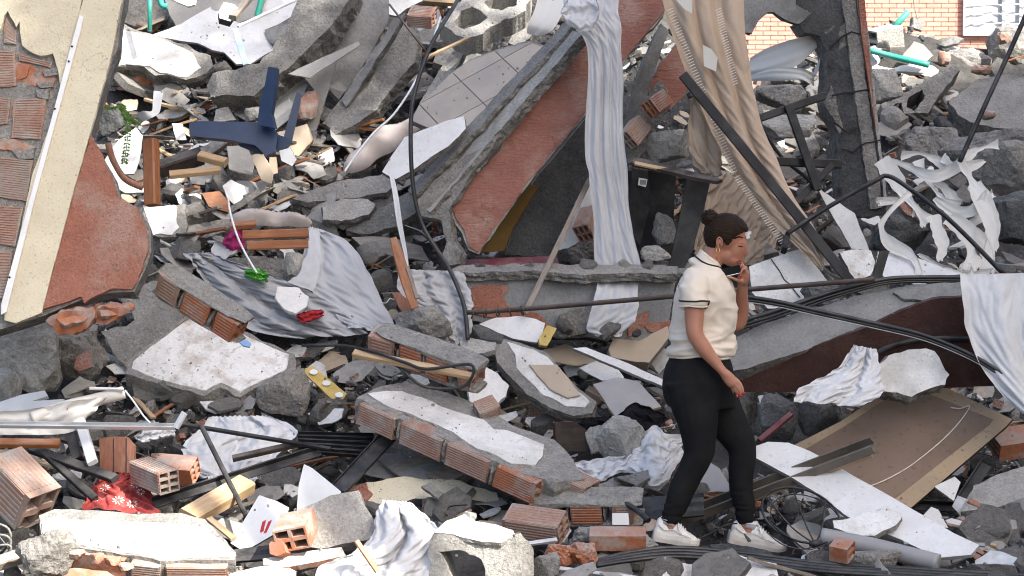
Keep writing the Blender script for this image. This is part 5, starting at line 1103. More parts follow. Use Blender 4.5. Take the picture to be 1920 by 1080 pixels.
drape('white_bed_sheet', 'bluish white sheet hanging over fallen parapet at right edge', 'sheet', [(1800, 516, 1990, 510, .52, .3), (1803, 560, 1990, 560, .48, .7), (1808, 620, 1990, 620, .44, 1), (1834, 680, 1990, 690, .40, 1), (1866, 730, 1990, 740, .36, 1), (1902, 768, 1990, 800, .32, 1)], 'cloth_white', folds=2.3, amp=.055, nu=70, nv=70, sharp=.1, buckle=(1.12, 1.0), short='the white sheet on the parapet')
drape('white_cloth_heap', 'bluish white cloth heaped under the maroon parapet', 'cloth', [(1598, 647, 1642, 655, .56, .5), (1574, 684, 1647, 688, .5, 1), (1530, 712, 1651, 718, .42, 1.2), (1494, 730, 1652, 738, .36, 1), (1486, 752, 1610, 762, .3, .8)], 'cloth_white', folds=2, amp=.05, nu=56, nv=56, sharp=.1, buckle=(1.25, 1.15), short='the white cloth heap')
sc_ = slab('plastered_chunk', 'pale chunk of plastered wall right of the white cloth heap', 'wall chunk', [(1642, 690), (1664, 664), (1712, 652), (1750, 660), (1776, 700), (1774, 722), (1720, 740), (1660, 735), (1646, 715)], (.1, -.85, .5), .1, ('plaster', 'conc_raw'), at=(1716, 740, .5), jag=.02, relief=.02)
# ------------------------------------------------------------ big brown board and the things round it
bb = slab('brown_backing_board', 'large brown furniture back board with pale taped border lying tilted', 'backing board', [(1486, 836), (1576, 790), (1714, 698), (1898, 786), (1886, 800), (1708, 952), (1560, 880)], (-.12, -.68, .72), .018, ('board_border', 'wood_dark'), lay=.1, jag=0, seg=.06, relief=.002, short='the brown backing board')
skin(bb, 'brown_field', [(1510, 842), (1582, 800), (1700, 722), (1862, 786), (1855, 796), (1676, 936), (1560, 882)], 'board_brown', off=.002, th=.0035, jag=0)
pbb = PLANE[bb.name]
pp = catmull([hit(x, y, pbb[0] + pbb[1]*.008, pbb[1]) for x, y in ((1782, 764), (1800, 766), (1818, 762), (1800, 790), (1770, 822), (1735, 852), (1700, 878), (1660, 900), (1630, 912))], 6)
V, Fc = sweep(pp, circ(.0035, 6)); o = mk('string', V, Fc, ['thread_cream'], None, None, True); tag(o, 'thin cream cord lying across the brown backing board', 'string')
ov = slab('white_table_board', 'long white board with a curved edge lying in front of brown board', 'board', [(1412, 838), (1440, 828), (1478, 830), (1520, 846), (1560, 868), (1600, 892), (1660, 925), (1720, 960), (1790, 1000), (1836, 1022), (1820, 1040), (1760, 1046), (1690, 1012), (1620, 985), (1585, 966), (1540, 930), (1480, 892), (1416, 858)], (-.15, -.6, .78), .02, ('white_board', 'board_grey'), lay=.2, jag=.002, seg=.05, relief=.001, short='the curved white board')
slab('plaster_plate', 'grey edged plaster plate lying on curved white board', 'plaster plate', [(1560, 976), (1586, 974), (1640, 956), (1660, 950), (1690, 968), (1680, 984), (1640, 1004), (1600, 1002), (1564, 990)], (-.05, -.6, .8), .03, ('plaster', 'conc'), lay=.55, jag=.007)
bar('steel_channel', 'long dirty steel channel leaning past the legs onto white board', 'steel channel', (1275, 972, .3), (1636, 834, -.12), .06, .045, 'metal_tan', prof=chan(.07, .05), short='the long steel channel')
bar('steel_channel', 'tan under edge of the long channel leaning on white board', 'steel channel', (1400, 938, .19), (1634, 850, -.09), .04, .02, 'board_border')
rock('concrete_block', 'square grey concrete block above brown backing board', 'concrete block', (1496, 746, 1580, 820), 'conc', 91, 4, 5, .03, lay=.25, short='the square grey block')
rock('concrete_chunk', 'tall grey chunk behind the lowered hand', 'concrete chunk', (1420, 738, 1496, 832), 'conc', 92, 4, 6, .04, lay=.12)
rock('concrete_chunk', 'slanted grey chunk behind the lowered hand, nearest the hip', 'concrete chunk', (1362, 676, 1432, 805), 'conc', 93, 4, 6, .05, lay=.1)
bar('maroon_lath', 'splintered maroon lath leaning on the tall grey chunk', 'lath', (1424, 826, .62), (1484, 776, .7), .03, .02, 'maroon')
slab('white_tile_piece', 'small white tile piece on the tall grey chunk', 'tile piece', [(1422, 742), (1448, 740), (1456, 752), (1432, 778), (1426, 765)], (.2, -.8, .5), .015, ('pvc_white', 'wood_old'), lay=.35, jag=.003)
slab('blue_grey_board', 'dark blue grey board seen between the legs', 'board', [(1298, 912), (1326, 862), (1350, 880), (1368, 910), (1366, 922), (1300, 922)], (0, -.5, .85), .02, ('pvc_grey', 'wood_orange'), lay=.1, jag=.002)
slab('white_shard', 'white board shard between black bracket and brown board', 'board shard', [(1752, 912), (1790, 894), (1802, 904), (1788, 940)], (.2, -.8, .5), .01, ('white_board', 'board_grey'), lay=.2, jag=.002)
slab('white_shard', 'white board shard under the black bracket', 'board shard', [(1726, 972), (1746, 950), (1760, 956), (1778, 990), (1760, 988)], (.1, -.8, .5), .01, ('white_board', 'board_grey'), lay=.2, jag=.002)
br = empty('steel_bracket', P(1800, 945, .5)); tag(br, 'black angled steel bracket right of the brown backing board', 'bracket', short='the black bracket')
for a, b, w_ in (((1700, 946, .5), (1800, 950, .5), .04), ((1796, 948, .5), (1850, 866, .75), .06)):
    V, Fc = sweep([P(*a), P(*b)], angle(w_, .045), up=Vector((0, -.8, .6))); mk('bracket_arm', V, Fc, ['metal_black'], None, br)
bar('red_wood_bar', 'thin reddish wooden bar sloping at the right edge', 'wooden bar', (1816, 940, .4), (1930, 1000, .25), .035, .03, 'wood_red')
brick('hollow_brick', 'large orange brick at right edge beyond the brown board', 'hollow brick', (1862, 836, .85), (1950, 822, .9), .1, .15, 'brick', (0, -.5, .9), seed=31, ribs=0, short='the orange brick at the right edge')
slab('concrete_plate', 'sloping pale concrete plate at right edge below orange brick', 'concrete plate', [(1800, 960), (1826, 910), (1870, 890), (1940, 870), (1940, 930), (1870, 950)], (-.1, -.6, .8), .06, ('conc_light', 'conc'), lay=.1, jag=.01)
tube('grey_pipe', 'thick grey plastic pipe lying in front of curved white board', 'pipe', [(1540, 1006, -.42), (1640, 1026, -.5), (1760, 1056, -.62)], .042, 'pvc_grey', short='the thick grey pipe', sides=14)
bar('steel_strip', 'flat grey strip lying on the white board near right edge', 'strip', (1694, 1018, -.42), (1846, 1022, -.42), .02, .012, 'pvc_grey')
# wire fan guard
fg = empty('wire_basket', P(1500, 970, -.15)); tag(fg, 'bent black wire basket standing beside the front shoe', 'wire basket', short='the wire basket')
cen = P(1528, 1020, -.5); 
rim = [P(1502 + 74*math.cos(a), 966 - 50*math.sin(a) + 16*math.cos(a), -.30 + .16*math.sin(a)) for a in [2*math.pi*k/28 for k in range(29)]]
V, Fc = sweep(rim, circ(.0058, 6), caps=False); mk('rim', V, Fc, ['metal_black'], None, fg, True)
rim2 = [cen + (p - cen)*.9 + Vector((.02, .02, -.01)) for p in rim]; V, Fc = sweep(rim2, circ(.0028, 6), caps=False); mk('rim', V, Fc, ['metal_black'], None, fg, True)
for i in range(0, 28, 4):
    a = rim[i]; m_ = a.lerp(cen, .5) + Vector((0, -.05, -.025)); V, Fc = sweep(catmull([a, m_, cen], 5), circ(.0042, 6)); mk('spoke', V, Fc, ['metal_black'], None, fg, True)
V, Fc = ico(2); mk('hub', [cen + Vector((v.x*.03, v.y*.03, v.z*.02)) for v in V], Fc, ['metal_black'], None, fg, True)
tube('thin_wire', 'thin dark wire curling on the ground by the wire basket', 'wire', [(1440, 1000, -.6), (1470, 1022, -.65), (1520, 1030, -.7), (1570, 1010, -.5)], .003, 'metal_rusty')
# cable bundle along the front
for i in range(4):
    o_ = i*5.2
    tube('black_profile_strip', ['black window strip along the bottom edge, back one of four', 'black window strip along bottom edge, second from the back', 'black window strip along the bottom edge, third from back', 'black window strip along the bottom edge, front one of four'][i], 'window profile',
      [(1118, 1052 + o_*.6, -.72 - .03*i), (1180, 1036 + o_, -.7 - .03*i), (1270, 1027 + o_*1.1, -.66 - .03*i), (1400, 1038 + o_*1.1, -.66 - .03*i), (1540, 1056 + o_, -.72 - .03*i), (1700, 1066 + o_, -.78 - .03*i), (1940, 1080 + o_, -.84 - .03*i)], .0105 - .001*(i % 2), 'rubber_black')
slab('slate_plate', 'dark slate plate under the front white shoe', 'plate', [(1330, 1020), (1370, 1018), (1440, 1032), (1456, 1042), (1400, 1044), (1350, 1036)], (0, -.25, .97), .03, ('conc_dark', 'conc_dark'), lay=.02, jag=.008)
brick('hollow_brick', 'small orange hollow brick with white paint right of front shoe', 'hollow brick', (1560, 1028, -.7), (1598, 1036, -.75), .075, .09, 'brick', (0, -.4, .9), nx=1, ny=2, seed=33, ribs=0)
rock('concrete_chunk', 'pyramid shaped grey chunk in front of thick grey pipe', 'concrete chunk', (1590, 1030, 1690, 1066), 'conc', 95, 4, 6, .04, lay=.1)
# ------------------------------------------------------------ CENTRE and foreground
# big fallen brick wall piece: plaster on top, a course of hollow bricks along its front
A, B = P(672, 770, .62), P(1012, 925, .02); upv = Vector((.30, -.42, .86)); m_ = frame3(B - A, upv); L_ = (B - A).length; bw = empty('fallen_brick_wall_piece', (A + B)/2 - Vector((0, 0, .08)))
tag(bw, 'large fallen wall piece with white plaster top and brick course along front', 'wall piece', short='the large fallen brick piece')
Dw = .50
def loc(x, y, z): return A + m_ @ Vector((x, y, z))
TH = .125
core = [PX(loc(x, y, TH*.5)) for x, y in ((-.02, -.0), (L_*.5, -.01), (L_*.9, .0), (L_ + .05, .05), (L_ + .12, .2), (L_*.93, .36), (L_*.8, .44), (L_*.6, .40), (L_*.4, .46), (L_*.2, .44), (.02, .36), (-.05, .2))]
slab('mortar_core', '', '', core, th=TH, mats=('mortar', 'mortar'), jag=.012, parent=bw, plane=(loc(0, 0, TH*.5), m_.col[2].normalized()), relief=.008)
CLEAR.append([(665, 740), (760, 725), (1030, 830), (1085, 905), (1040, 950), (990, 950), (660, 790)])
slab('plaster_skin', '', '', [(690, 739), (722, 734), (754, 732), (790, 745), (828, 762), (868, 776), (907, 786), (926, 804), (950, 806), (985, 820), (1020, 834), (1018, 855), (1002, 873), (960, 868), (930, 854), (893, 840), (850, 810), (780, 780), (723, 760)], th=.014, mats=('plaster', 'conc_light'), jag=.007, parent=bw, plane=(loc(0, 0, TH*.5 + .012), m_.col[2].normalized()), relief=.006)
nb = 4; l_ = (L_ + .02)/nb
for i in range(nb):
    V, Fc = brickdata(l_ - .022, .13, TH*.93, 2, 2, 9, .012 if i not in (0, nb-1) else .03, 60 + i, (1, 1, 1, 0))
    c = Vector(((i + .5)*l_ - .01, .035, 0)); mm = Matrix.Rotation(R.uniform(-.012, .012), 3, 'Z')
    mk('brick', [A + m_ @ (mm @ v + c) for v in V], Fc, [['brick_dusty', 'brick_dusty', 'brick_dusty', 'brick'][i]], None, bw)
    if i:
        V, Fc = rockdata(70 + i, 3, 6, .05); mk('mortar_joint', [A + m_ @ (Vector((v.x*.02, v.y*.07, v.z*TH*.5)) + Vector((i*l_ - .01, .034, 0))) for v in V], Fc, ['mortar'], None, bw)
V, Fc = brickdata(.22, .14, .10, 2, 2, 9, .01, 77, (1, 1, 1, 0)); mk('brick', [A + m_ @ (v + Vector((L_ + .06, .2, .0))) for v in V], Fc, ['brick_grey'], None, bw)
# second broken brick row behind it
brick_row('broken_brick_row', 'broken row of orange hollow bricks behind the wooden pole', 'brick row', (712, 640, 1.05), (905, 706, .75), .13, .14, (.25, -.55, .8), 4, ['brick_grey', 'brick', 'brick', 'brick_dusty'], seeds=21, broken=.05, capth=.016, short='the broken orange brick row')
brick('hollow_brick', 'dusty round ended hollow brick left of broken brick row', 'hollow brick', (694, 634, 1.05), (756, 652, .98), .12, .13, 'brick_dusty', (.1, -.5, .8), nx=2, ny=2, seed=41, broken=.04, ribs=6)
rock('concrete_boulder', 'big grey concrete boulder below the orange chair leg', 'concrete chunk', (738, 570, 850, 640), 'conc', 101, 4, 8, .05, Y=1.3, short='the big grey boulder')
bar('wooden_pole', 'long pale wooden pole lying over the rubble', 'wooden pole', (664, 662, .85), (888, 706, .62), .045, .028, 'wood_light', short='the pale wooden pole', taper=lambda t: 1.1 - .25*t)
tube('black_cable', 'black cable lying along the pale wooden pole', 'cable', [(566, 648, .95), (640, 648, .9), (700, 660, .8), (760, 680, .7), (800, 692, .66), (884, 684, .6), (870, 724, .6), (800, 726, .6), (760, 700, .62)], .0085, 'rubber_black', short=None)
slab('yellow_foam_strip', 'yellow strip with white round stickers left of the pale pole', 'strip', [(566, 694), (586, 686), (650, 738), (640, 752), (622, 748)], (0, -.7, .7), .012, ('yellow_foam', 'yellow_foam'), lay=.2, jag=.002)
for i, (x, y) in enumerate(((588, 697), (612, 718), (636, 740))):
    pl0, nn0 = fit_plane([(566, 694), (586, 686), (650, 738), (640, 752), (622, 748)], (0, -.7, .7), .215)
    slab('sticker', ['upper white round sticker on the yellow strip', 'middle white round sticker on the yellow strip', 'lowest white round sticker on the yellow strip'][i], 'sticker', [(x + 8*math.cos(a), y + 5*math.sin(a)) for a in [k*.628 for k in range(10)]], (0, -.7, .7), .002, ('pvc_white', 'pvc_white'), plane=(pl0, nn0), jag=0, clear=False)
slab('white_plaster_lump', 'rough white plaster lump in front of the broken brick row', 'plaster lump', [(884, 692), (908, 686), (934, 700), (954, 724), (948, 742), (934, 756), (900, 752), (882, 758), (878, 722)], (.1, -.85, .5), .05, ('foam', 'foam'), lay=.25, jag=.008)
brick('hollow_brick', 'ribbed brick offcut below the rough white plaster lump', 'hollow brick', (890, 775, .62), (934, 757, .66), .07, .09, 'brick_grey', (.2, -.6, .8), seed=43, broken=.02)
gp = slab('tiled_concrete_plate', 'grey concrete plate with white skin and a torn beige sheet', 'concrete plate', [(926, 648), (940, 634), (1000, 650), (1030, 664), (1054, 700), (1085, 728), (1116, 752), (1112, 774), (1076, 780), (1030, 764), (986, 738), (952, 700), (932, 678)], (-.05, -.66, .75), .06, ('conc', 'conc_raw'), lay=.3, jag=.009, short='the beige sheeted grey plate')
skin(gp, 'paint_skin', [(948, 640), (1000, 655), (1028, 670), (1050, 704), (1080, 730), (1106, 752), (1096, 764), (1064, 762), (1020, 740), (988, 710), (968, 690), (966, 664)], 'plaster', jag=.006)
skin(gp, 'beige_sheet', [(992, 684), (1044, 684), (1062, 704), (1088, 740), (1064, 746), (1030, 728)], 'card', off=.02, th=.006, jag=.004)
slab('oval_white_board', 'white board with a curved top lying under the curtain rod', 'board', [(898, 608), (930, 596), (970, 592), (1004, 598), (1022, 606), (1014, 636), (1006, 642), (960, 634)], (0, -.75, .65), .012, ('white_board', 'board_grey'), at=(965, 640, 1.5), jag=.002)
slab('grey_board_piece', 'thick dark edged grey board left of the oval white board', 'board', [(882, 610), (896, 608), (944, 628), (940, 640), (900, 634)], (0, -.7, .7), .03, ('conc_dark', 'conc'), at=(940, 640, 1.42), jag=.005)
slab('grey_board_piece', 'grey flat stone piece below left of the oval white board', 'board', [(862, 640), (880, 634), (930, 642), (928, 656), (896, 664), (866, 656)], (0, -.6, .8), .03, ('conc_light', 'conc'), at=(896, 664, 1.3), jag=.005)
slab('yellow_foam_piece', 'small yellow foam block beside the oval white board', 'foam piece', [(1010, 634), (1026, 610), (1044, 616), (1026, 648), (1012, 646)], (.2, -.8, .5), .025, ('yellow_foam', 'yellow_foam'), at=(1014, 646, 1.4), jag=.003)
cbx = slab('beige_carton', 'crumpled beige cardboard carton left of the woman', 'carton', [(1142, 654), (1150, 634), (1200, 640), (1252, 612), (1256, 630), (1242, 650), (1216, 682), (1196, 680), (1146, 668)], (.1, -.85, .5), .1, ('card', 'card'), lay=.3, jag=.003, warp=.03, short='the beige carton')
for q in ([(1222, 640), (1225, 640), (1228, 650), (1225, 650)], [(1225, 648), (1234, 644), (1235, 646), (1226, 651)], [(1238, 632), (1240, 631), (1243, 640), (1241, 641)]):
    skin(cbx, 'print_mark', q, 'print_black', off=.004, th=.004, jag=0)
slab('cardboard_sheet', 'flat beige cardboard sheet left of the carton', 'cardboard', [(1010, 660), (1060, 644), (1108, 664), (1120, 680), (1080, 684), (1030, 676)], (0, -.6, .8), .006, ('card', 'card'), lay=.2, jag=.005)
slab('long_white_board', 'long narrow white board sloping toward woman\'s hip', 'board', [(1074, 654), (1100, 652), (1180, 682), (1246, 712), (1244, 724), (1170, 694), (1100, 664)], (0, -.7, .7), .02, ('white_board', 'board_grey'), lay=.35, jag=.002, short='the long narrow white board')
slab('torn_white_sheet', 'torn pale sheet under the long narrow white board', 'sheet', [(1086, 690), (1120, 676), (1160, 694), (1170, 710), (1130, 712)], (0, -.6, .8), .006, ('white_board', 'board_grey'), lay=.22, jag=.006)
slab('dark_board', 'dark grey board with a pale wooden edge left of the thigh', 'board', [(1112, 720), (1160, 708), (1196, 714), (1240, 762), (1216, 768), (1158, 788)], (.1, -.6, .8), .014, ('pvc_grey', 'wood_light'), lay=.2, jag=.002, short='the dark grey board')
rag('black_cloth', 'black cloth crumpled under the dark grey board', 'cloth', [(1076, 796), (1110, 782), (1156, 780), (1186, 754), (1220, 766), (1250, 780), (1240, 806), (1190, 812), (1140, 806), (1100, 816)], 'cloth_black', lay=.2, n=40)
dk = slab('dark_box', 'open dark box with a maroon rim left of black cloth', 'box', [(1040, 792), (1076, 790), (1100, 806), (1100, 846), (1044, 846)], (.1, -1, .1), .1, ('wood_dark', 'maroon'), lay=.2, jag=0)
for b, lb, sd in (((1112, 780, 1210, 870), 'pointed grey concrete chunk in front of black cloth', 111), ((1096, 796, 1146, 856), 'smaller grey concrete chunk left of pointed one', 112)):
    rock('concrete_chunk', lb, 'concrete chunk', b, 'conc_light', sd, 4, 6, .04, lay=.2)
LAND.append(((1160, 830), 'the pointed grey chunk'))
rag('white_rag', 'twisted white cloth wrapped round the pointed grey chunk', 'cloth', [(1050, 870), (1110, 862), (1180, 850), (1206, 800), (1234, 796), (1240, 812), (1282, 818), (1280, 850), (1250, 900), (1220, 912), (1180, 880), (1120, 906), (1080, 896)], 'cloth_white', lay=.18, n=60, buckle=(1.4, 1.4), short='the twisted white cloth')
slab('grey_plate', 'flat dark grey concrete plate under the twisted white cloth', 'concrete plate', [(1112, 912), (1150, 896), (1216, 880), (1218, 896), (1180, 918), (1120, 926)], (0, -.6, .8), .04, ('conc', 'conc'), lay=.2, jag=.007)
# lower centre: board pile and pink slab
lw = slab('pink_grey_slab', 'thick grey slab with faded pink and cream face under large brick piece', 'slab', [(650, 916), (690, 905), (760, 894), (850, 900), (930, 924), (940, 944), (860, 936), (800, 934), (720, 946), (656, 930)], (0, -.55, .83), .16, ('stucco_cream', 'conc_dark'), lay=.08, jag=.012)
skin(lw, 'pink_render', [(652, 914), (684, 906), (700, 926), (690, 938), (658, 928)], 'stucco_pink', off=.004, th=.008)
slab('concrete_offcut', 'small grey slip of concrete on the faded pink slab', 'concrete chip', [(790, 912), (806, 904), (832, 924), (822, 934)], (0, -.55, .83), .015, ('conc', 'conc'), lay=.25, jag=.003)
for i in range(7):
    x = 708 + i*18; y = 862 + (i % 3)*13
    slab('wood_sheet', ['thin dusty board sheet at left of pile under large brick piece', 'thin grey board sheet topmost in pile under large brick piece', 'curled dusty board sheet in the pile under large brick piece', 'narrow dusty board sheet near the black plastic strip', 'grey dusty board sheet lowest in pile under large brick piece', 'short dusty board sheet at right of pile under large brick piece', 'pale dusty board sheet at far right end of pile under brick piece'][i], 'board sheet', [(x, y), (x + 40, y - 14), (x + 72, y + 2), (x + 30, y + 22)], (R.uniform(-.15, .15), -.5, .85), .01, ('wood_old' if i % 2 else 'board_shade', 'wood_old'), lay=.1 + .01*i, jag=.004)
bar('black_plastic_strip', 'wide black ribbed plastic strip leaning beside the large brick piece', 'plastic strip', (636, 916, .3), (730, 816, .6), .09, .02, 'rubber_black', prof=chan(.09, .02, .12), short='the black ribbed strip')
for i in range(5):
    bar('black_window_profile', ['black window profile, uppermost of the bundle left of large brick piece', 'black window profile, second from top in bundle left of large brick piece', 'black window profile, middle of the bundle left of large brick piece', 'black window profile, fourth in the bundle left of large brick piece', 'black window profile, lowest of the bundle left of large brick piece'][i], 'window profile', (560, 815 + i*7, .75 - .03*i), (700, 818 + i*9, .72 - .03*i), .03, .02, 'rubber_black', prof=chan(.03, .022))
# ------------------------------------------------------------ lower left
bar('black_frame_bar', 'long black metal bar slanting up across the lower left', 'metal bar', (288, 942, .05), (600, 844, .45), .05, .03, 'metal_black', prof=angle(.055, .03), short='the long black bar')
bar('black_frame_bar', 'black tube running right from the tilted joint', 'metal bar', (346, 796, .55), (620, 842, .42), .024, .024, 'metal_black', prof=circ(.012, 8))
bar('black_frame_bar', 'black tube slanting down from joint into rubble', 'metal bar', (378, 800, .5), (462, 968, -.1), .026, .026, 'metal_black', prof=circ(.013, 8), short='the slanting black tube')
bar('black_frame_bar', 'dusty black bar ending at the red lace cloth', 'metal bar', (60, 842, .45), (216, 898, .1), .05, .03, 'metal_black')
bar('black_frame_bar', 'dark bar lying in shadow under the dusty black bar', 'metal bar', (80, 846, .4), (178, 936, .1), .04, .03, 'metal_black')
bar('burnt_stick', 'burnt black stick behind the slanting black tube', 'stick', (436, 860, .45), (560, 832, .5), .03, .03, 'wood_dark')
drape('white_cloth', 'creased white cloth behind the slanting black tube', 'cloth', [(394, 782, 505, 780), (366, 810, 560, 806), (340, 838, 540, 836), (345, 866, 500, 880), (372, 890, 480, 902), (395, 905, 450, 908)], 'cloth_white', folds=2.5, amp=.05, lay=.2, nu=64, nv=60, sharp=.1, buckle=(1.35, 1.25), short='the creased white cloth')
rag('white_cloth', 'grey white cloth over the concrete lump left of creased white cloth', 'cloth', [(252, 818), (270, 804), (310, 796), (326, 800), (330, 816), (300, 824), (262, 830)], 'cloth_white', lay=.2, n=30)
rl = tube('roller_blind', 'rolled white roller blind lying at the left edge', 'roller blind', [(60, 785, .45), (120, 764, .5), (180, 750, .55), (232, 736, .6)], .034, 'vinyl_cream', short='the white roller blind', sides=14)
drape('blind_fabric', 'loose cream fabric spilling from the roller blind', 'blind fabric', [(-20, 770, -20, 815, .45), (60, 768, 60, 815, .45), (130, 752, 128, 812, .42), (200, 745, 150, 800, .45)], 'vinyl_cream', folds=2, amp=.03, nu=20, nv=40)
slab('white_box_profile', 'white boxy blind housing at left edge above blind', 'blind housing', [(-20, 760, ), (40, 740), (84, 732), (90, 742), (60, 752), (120, 748), (122, 756), (30, 772), (-20, 784)], (0, -.8, .6), .03, ('pvc_white', 'pvc_white'), lay=.25, jag=0)
bar('alu_strip', 'long shiny aluminium strip lying across left edge', 'strip', (-20, 796, .25), (328, 800, .25), .026, .018, 'alu', prof=chan(.03, .02), jit=0, short='the shiny aluminium strip')
bar('alu_strip', 'short white strip above the end of the roller blind', 'strip', (168, 728, .55), (232, 730, .55), .014, .012, 'pvc_white', jit=0)
tube('bead_chain', 'white bead chain trailing from the roller blind', 'chain', [(234, 732, .5), (250, 752, .48), (268, 778, .45), (284, 796, .42)], .005, 'pvc_white')
bar('bracket_piece', 'small white bracket at the right end of aluminium strip', 'bracket', (330, 802, .25), (346, 774, .25), .03, .02, 'alu')
bar('white_profile', 'upright white plastic profile by the wooden stump', 'plastic profile', (150, 788, .45), (174, 868, .2), .05, .03, 'pvc_white', up=Vector((0, -1, .1)))
bar('black_profile', 'upright black profile left of the white plastic profile', 'plastic profile', (128, 796, .5), (146, 862, .3), .05, .03, 'metal_black', up=Vector((0, -1, .1)))
bar('wood_lath', 'orange brown lath lying at the left edge', 'lath', (-20, 830, .35), (112, 832, .35), .045, .03, 'wood_orange')
stp = slab('wooden_stump', 'upright reddish grooved wooden block behind red lace cloth', 'wooden block', [(186, 822), (218, 818), (238, 820), (252, 836), (250, 892), (188, 894)], (0, -1, .15), .05, ('wood_red', 'wood_red'), lay=.15, jag=.002, short='the reddish wooden block')
for x in (212, 236):
    skin(stp, 'groove', [(x, 822), (x + 1.5, 822), (x + 1.2, 890), (x - .3, 890)], 'wood_dark', off=.003, th=.004, jag=0)
brick('hollow_brick', 'dusty hollow brick showing six cells right of wooden block', 'hollow brick', (262, 880, .22), (318, 904, .0), .11, .11, 'brick_dusty', (.25, -.5, .8), seed=51, broken=.005, short='the dusty six celled brick')
brick('brick', 'solid orange brick with pale dusty top beside six celled brick', 'brick', (292, 878, .3), (368, 884, .25), .10, .12, 'brick', (0, -.5, .85), seed=52, ribs=0)
bar('wood_timber', 'thick pale timber offcut in front of the creased white cloth', 'timber', (352, 972, -.15), (462, 908, .2), .11, .07, 'wood_light', short='the thick pale timber', jit=.01)
bar('white_lath', 'thin white lath below the thick pale timber', 'lath', (392, 972, -.2), (438, 1010, -.4), .03, .015, 'wood_light')
# red lace cloth
lc = drape('lace_cloth', 'red lace cloth with white flowers draped over the rubble', 'cloth', [(222, 886, 262, 890), (186, 898, 276, 908), (168, 924, 286, 936), (150, 952, 299, 965)], 'cloth_lace', folds=2, amp=.04, lay=.33, nu=50, nv=50, sharp=.1, buckle=(1.25, 1.2), short='the red lace cloth')
dg = bpy.context.evaluated_depsgraph_get()
pl = fit_plane([(152, 950), (168, 910), (184, 898), (214, 900), (224, 886), (262, 890), (276, 908), (284, 940), (298, 964), (240, 966), (196, 958)], (0, -.8, .6), .28)
from mathutils.bvhtree import BVHTree
bv = BVHTree.FromPolygons([v.co + lc.location for v in lc.data.vertices], [tuple(p.vertices) for p in lc.data.polygons])
def flower(x, y, r):
    V = []; Fc = []
    def put(px, py):
        d = ray(px, py).normalized(); h = bv.ray_cast(CAM, d)
        return (h[0] if h[0] else hit(px, py, *pl)) - d*.004
    for k in range(9):
        a = k*2*math.pi/9; b = len(V)
        for rr_, da in ((.25, 0), (.7, -.22), (1, 0), (.7, .22)): V.append(put(x + r*rr_*math.cos(a + da)*1.15, y + r*rr_*math.sin(a + da)*.8))
        Fc.append((b, b+1, b+2, b+3))
    mk('flower', V, Fc, ['lace_white'], None, lc)
for x, y, r in ((197, 914, 9), (222, 938, 11), (248, 945, 10), (255, 908, 10), (264, 922, 8), (178, 936, 7)): flower(x, y, r)
# brick lumps at left edge
brick('brick_masonry_lump', 'big dusty ribbed masonry lump at the lower left edge', 'masonry', (-10, 870, -.05), (80, 962, -.2), .22, .20, 'brick_grey', (.6, -.55, .6), nx=2, ny=2, seed=55, broken=.06, ribs=8, short='the ribbed masonry lump')
rock('masonry_lump', 'grey mortar lump under the ribbed masonry at left edge', 'concrete chunk', (-30, 900, 60, 1000), 'conc', 121, 4, 8, .05, lay=.15)
rock('concrete_chunk', 'rough grey chunk at left below the ribbed masonry', 'concrete chunk', (30, 985, 150, 1085), 'conc', 122, 4, 8, .05, lay=.35)
for i in range(3):
    tube('bent_wire', ['bent grey wire at the left edge, upper loop', 'bent grey wire at the left edge, middle loop', 'bent grey wire at the left edge, lower loop'][i], 'wire', [(-10, 980 + i*22, -.6), (14, 990 + i*16, -.62), (20, 1010 + i*10, -.62), (4, 1030 + i*12, -.6), (-12, 1040, -.6)], .006, 'conc', short=None)
# front slab
fs = slab('front_brick_slab', 'sunlit white topped wall piece with broken hollow bricks at bottom left', 'wall piece', [(72, 966), (104, 954), (160, 956), (240, 962), (340, 964), (384, 972), (410, 1000), (442, 1036), (440, 1050), (330, 1050), (300, 1052), (240, 1040), (180, 1032), (120, 1020), (78, 1002)], (.02, -.42, .9), .125, ('conc', 'mortar'), lay=.2, at=(300, 1052, -1.0), jag=.007, short='the sunlit front slab')
skin(fs, 'plaster_skin', [(78, 980), (108, 962), (118, 974), (200, 976), (330, 982), (378, 988), (412, 1012), (440, 1038), (430, 1044), (330, 1044), (300, 1046), (240, 1036), (180, 1026), (120, 1016), (80, 1000)], 'plaster', jag=.005)
p0f, n0f = PLANE[fs.name]
def fbrick(xa, ya, xb, yb, mat, seed, broken, ribs):
    A_, B_ = hit(xa, ya, p0f, n0f), hit(xb, yb, p0f, n0f); mf = frame3(B_ - A_, n0f); Lb = (B_ - A_).length
    V, Fc = brickdata(Lb, .12, .105, 2, 2, ribs, broken, seed, (1, 0, 0, 0)); c = (A_ + B_)/2 - n0f*.07 + mf.col[1]*.038
    mk('brick', [mf @ v + c for v in V], Fc, [mat], None, fs)
fbrick(84, 1004, 122, 1020, 'brick', 91, .03, 0); fbrick(126, 1022, 242, 1042, 'brick', 92, .03, 0); fbrick(246, 1046, 304, 1052, 'brick_dusty', 93, .006, 9); fbrick(310, 1052, 428, 1053, 'brick_dusty', 94, .006, 9)
for i, (x, y) in enumerate(((146, 1040), (180, 1046), (212, 1054), (236, 1062))):
    V, Fc = rockdata(130 + i, 3, 7, .05); c = P(x, y, -1.13); mk('broken_brick_edge', [c + Vector((v.x*.035, v.y*.05, v.z*.022)) for v in V], Fc, ['brick'], None, fs)
bar('wood_timber', 'grey weathered timber end at the bottom left edge', 'timber', (-20, 1062, -.9), (48, 1040, -.8), .06, .05, 'wood_old')
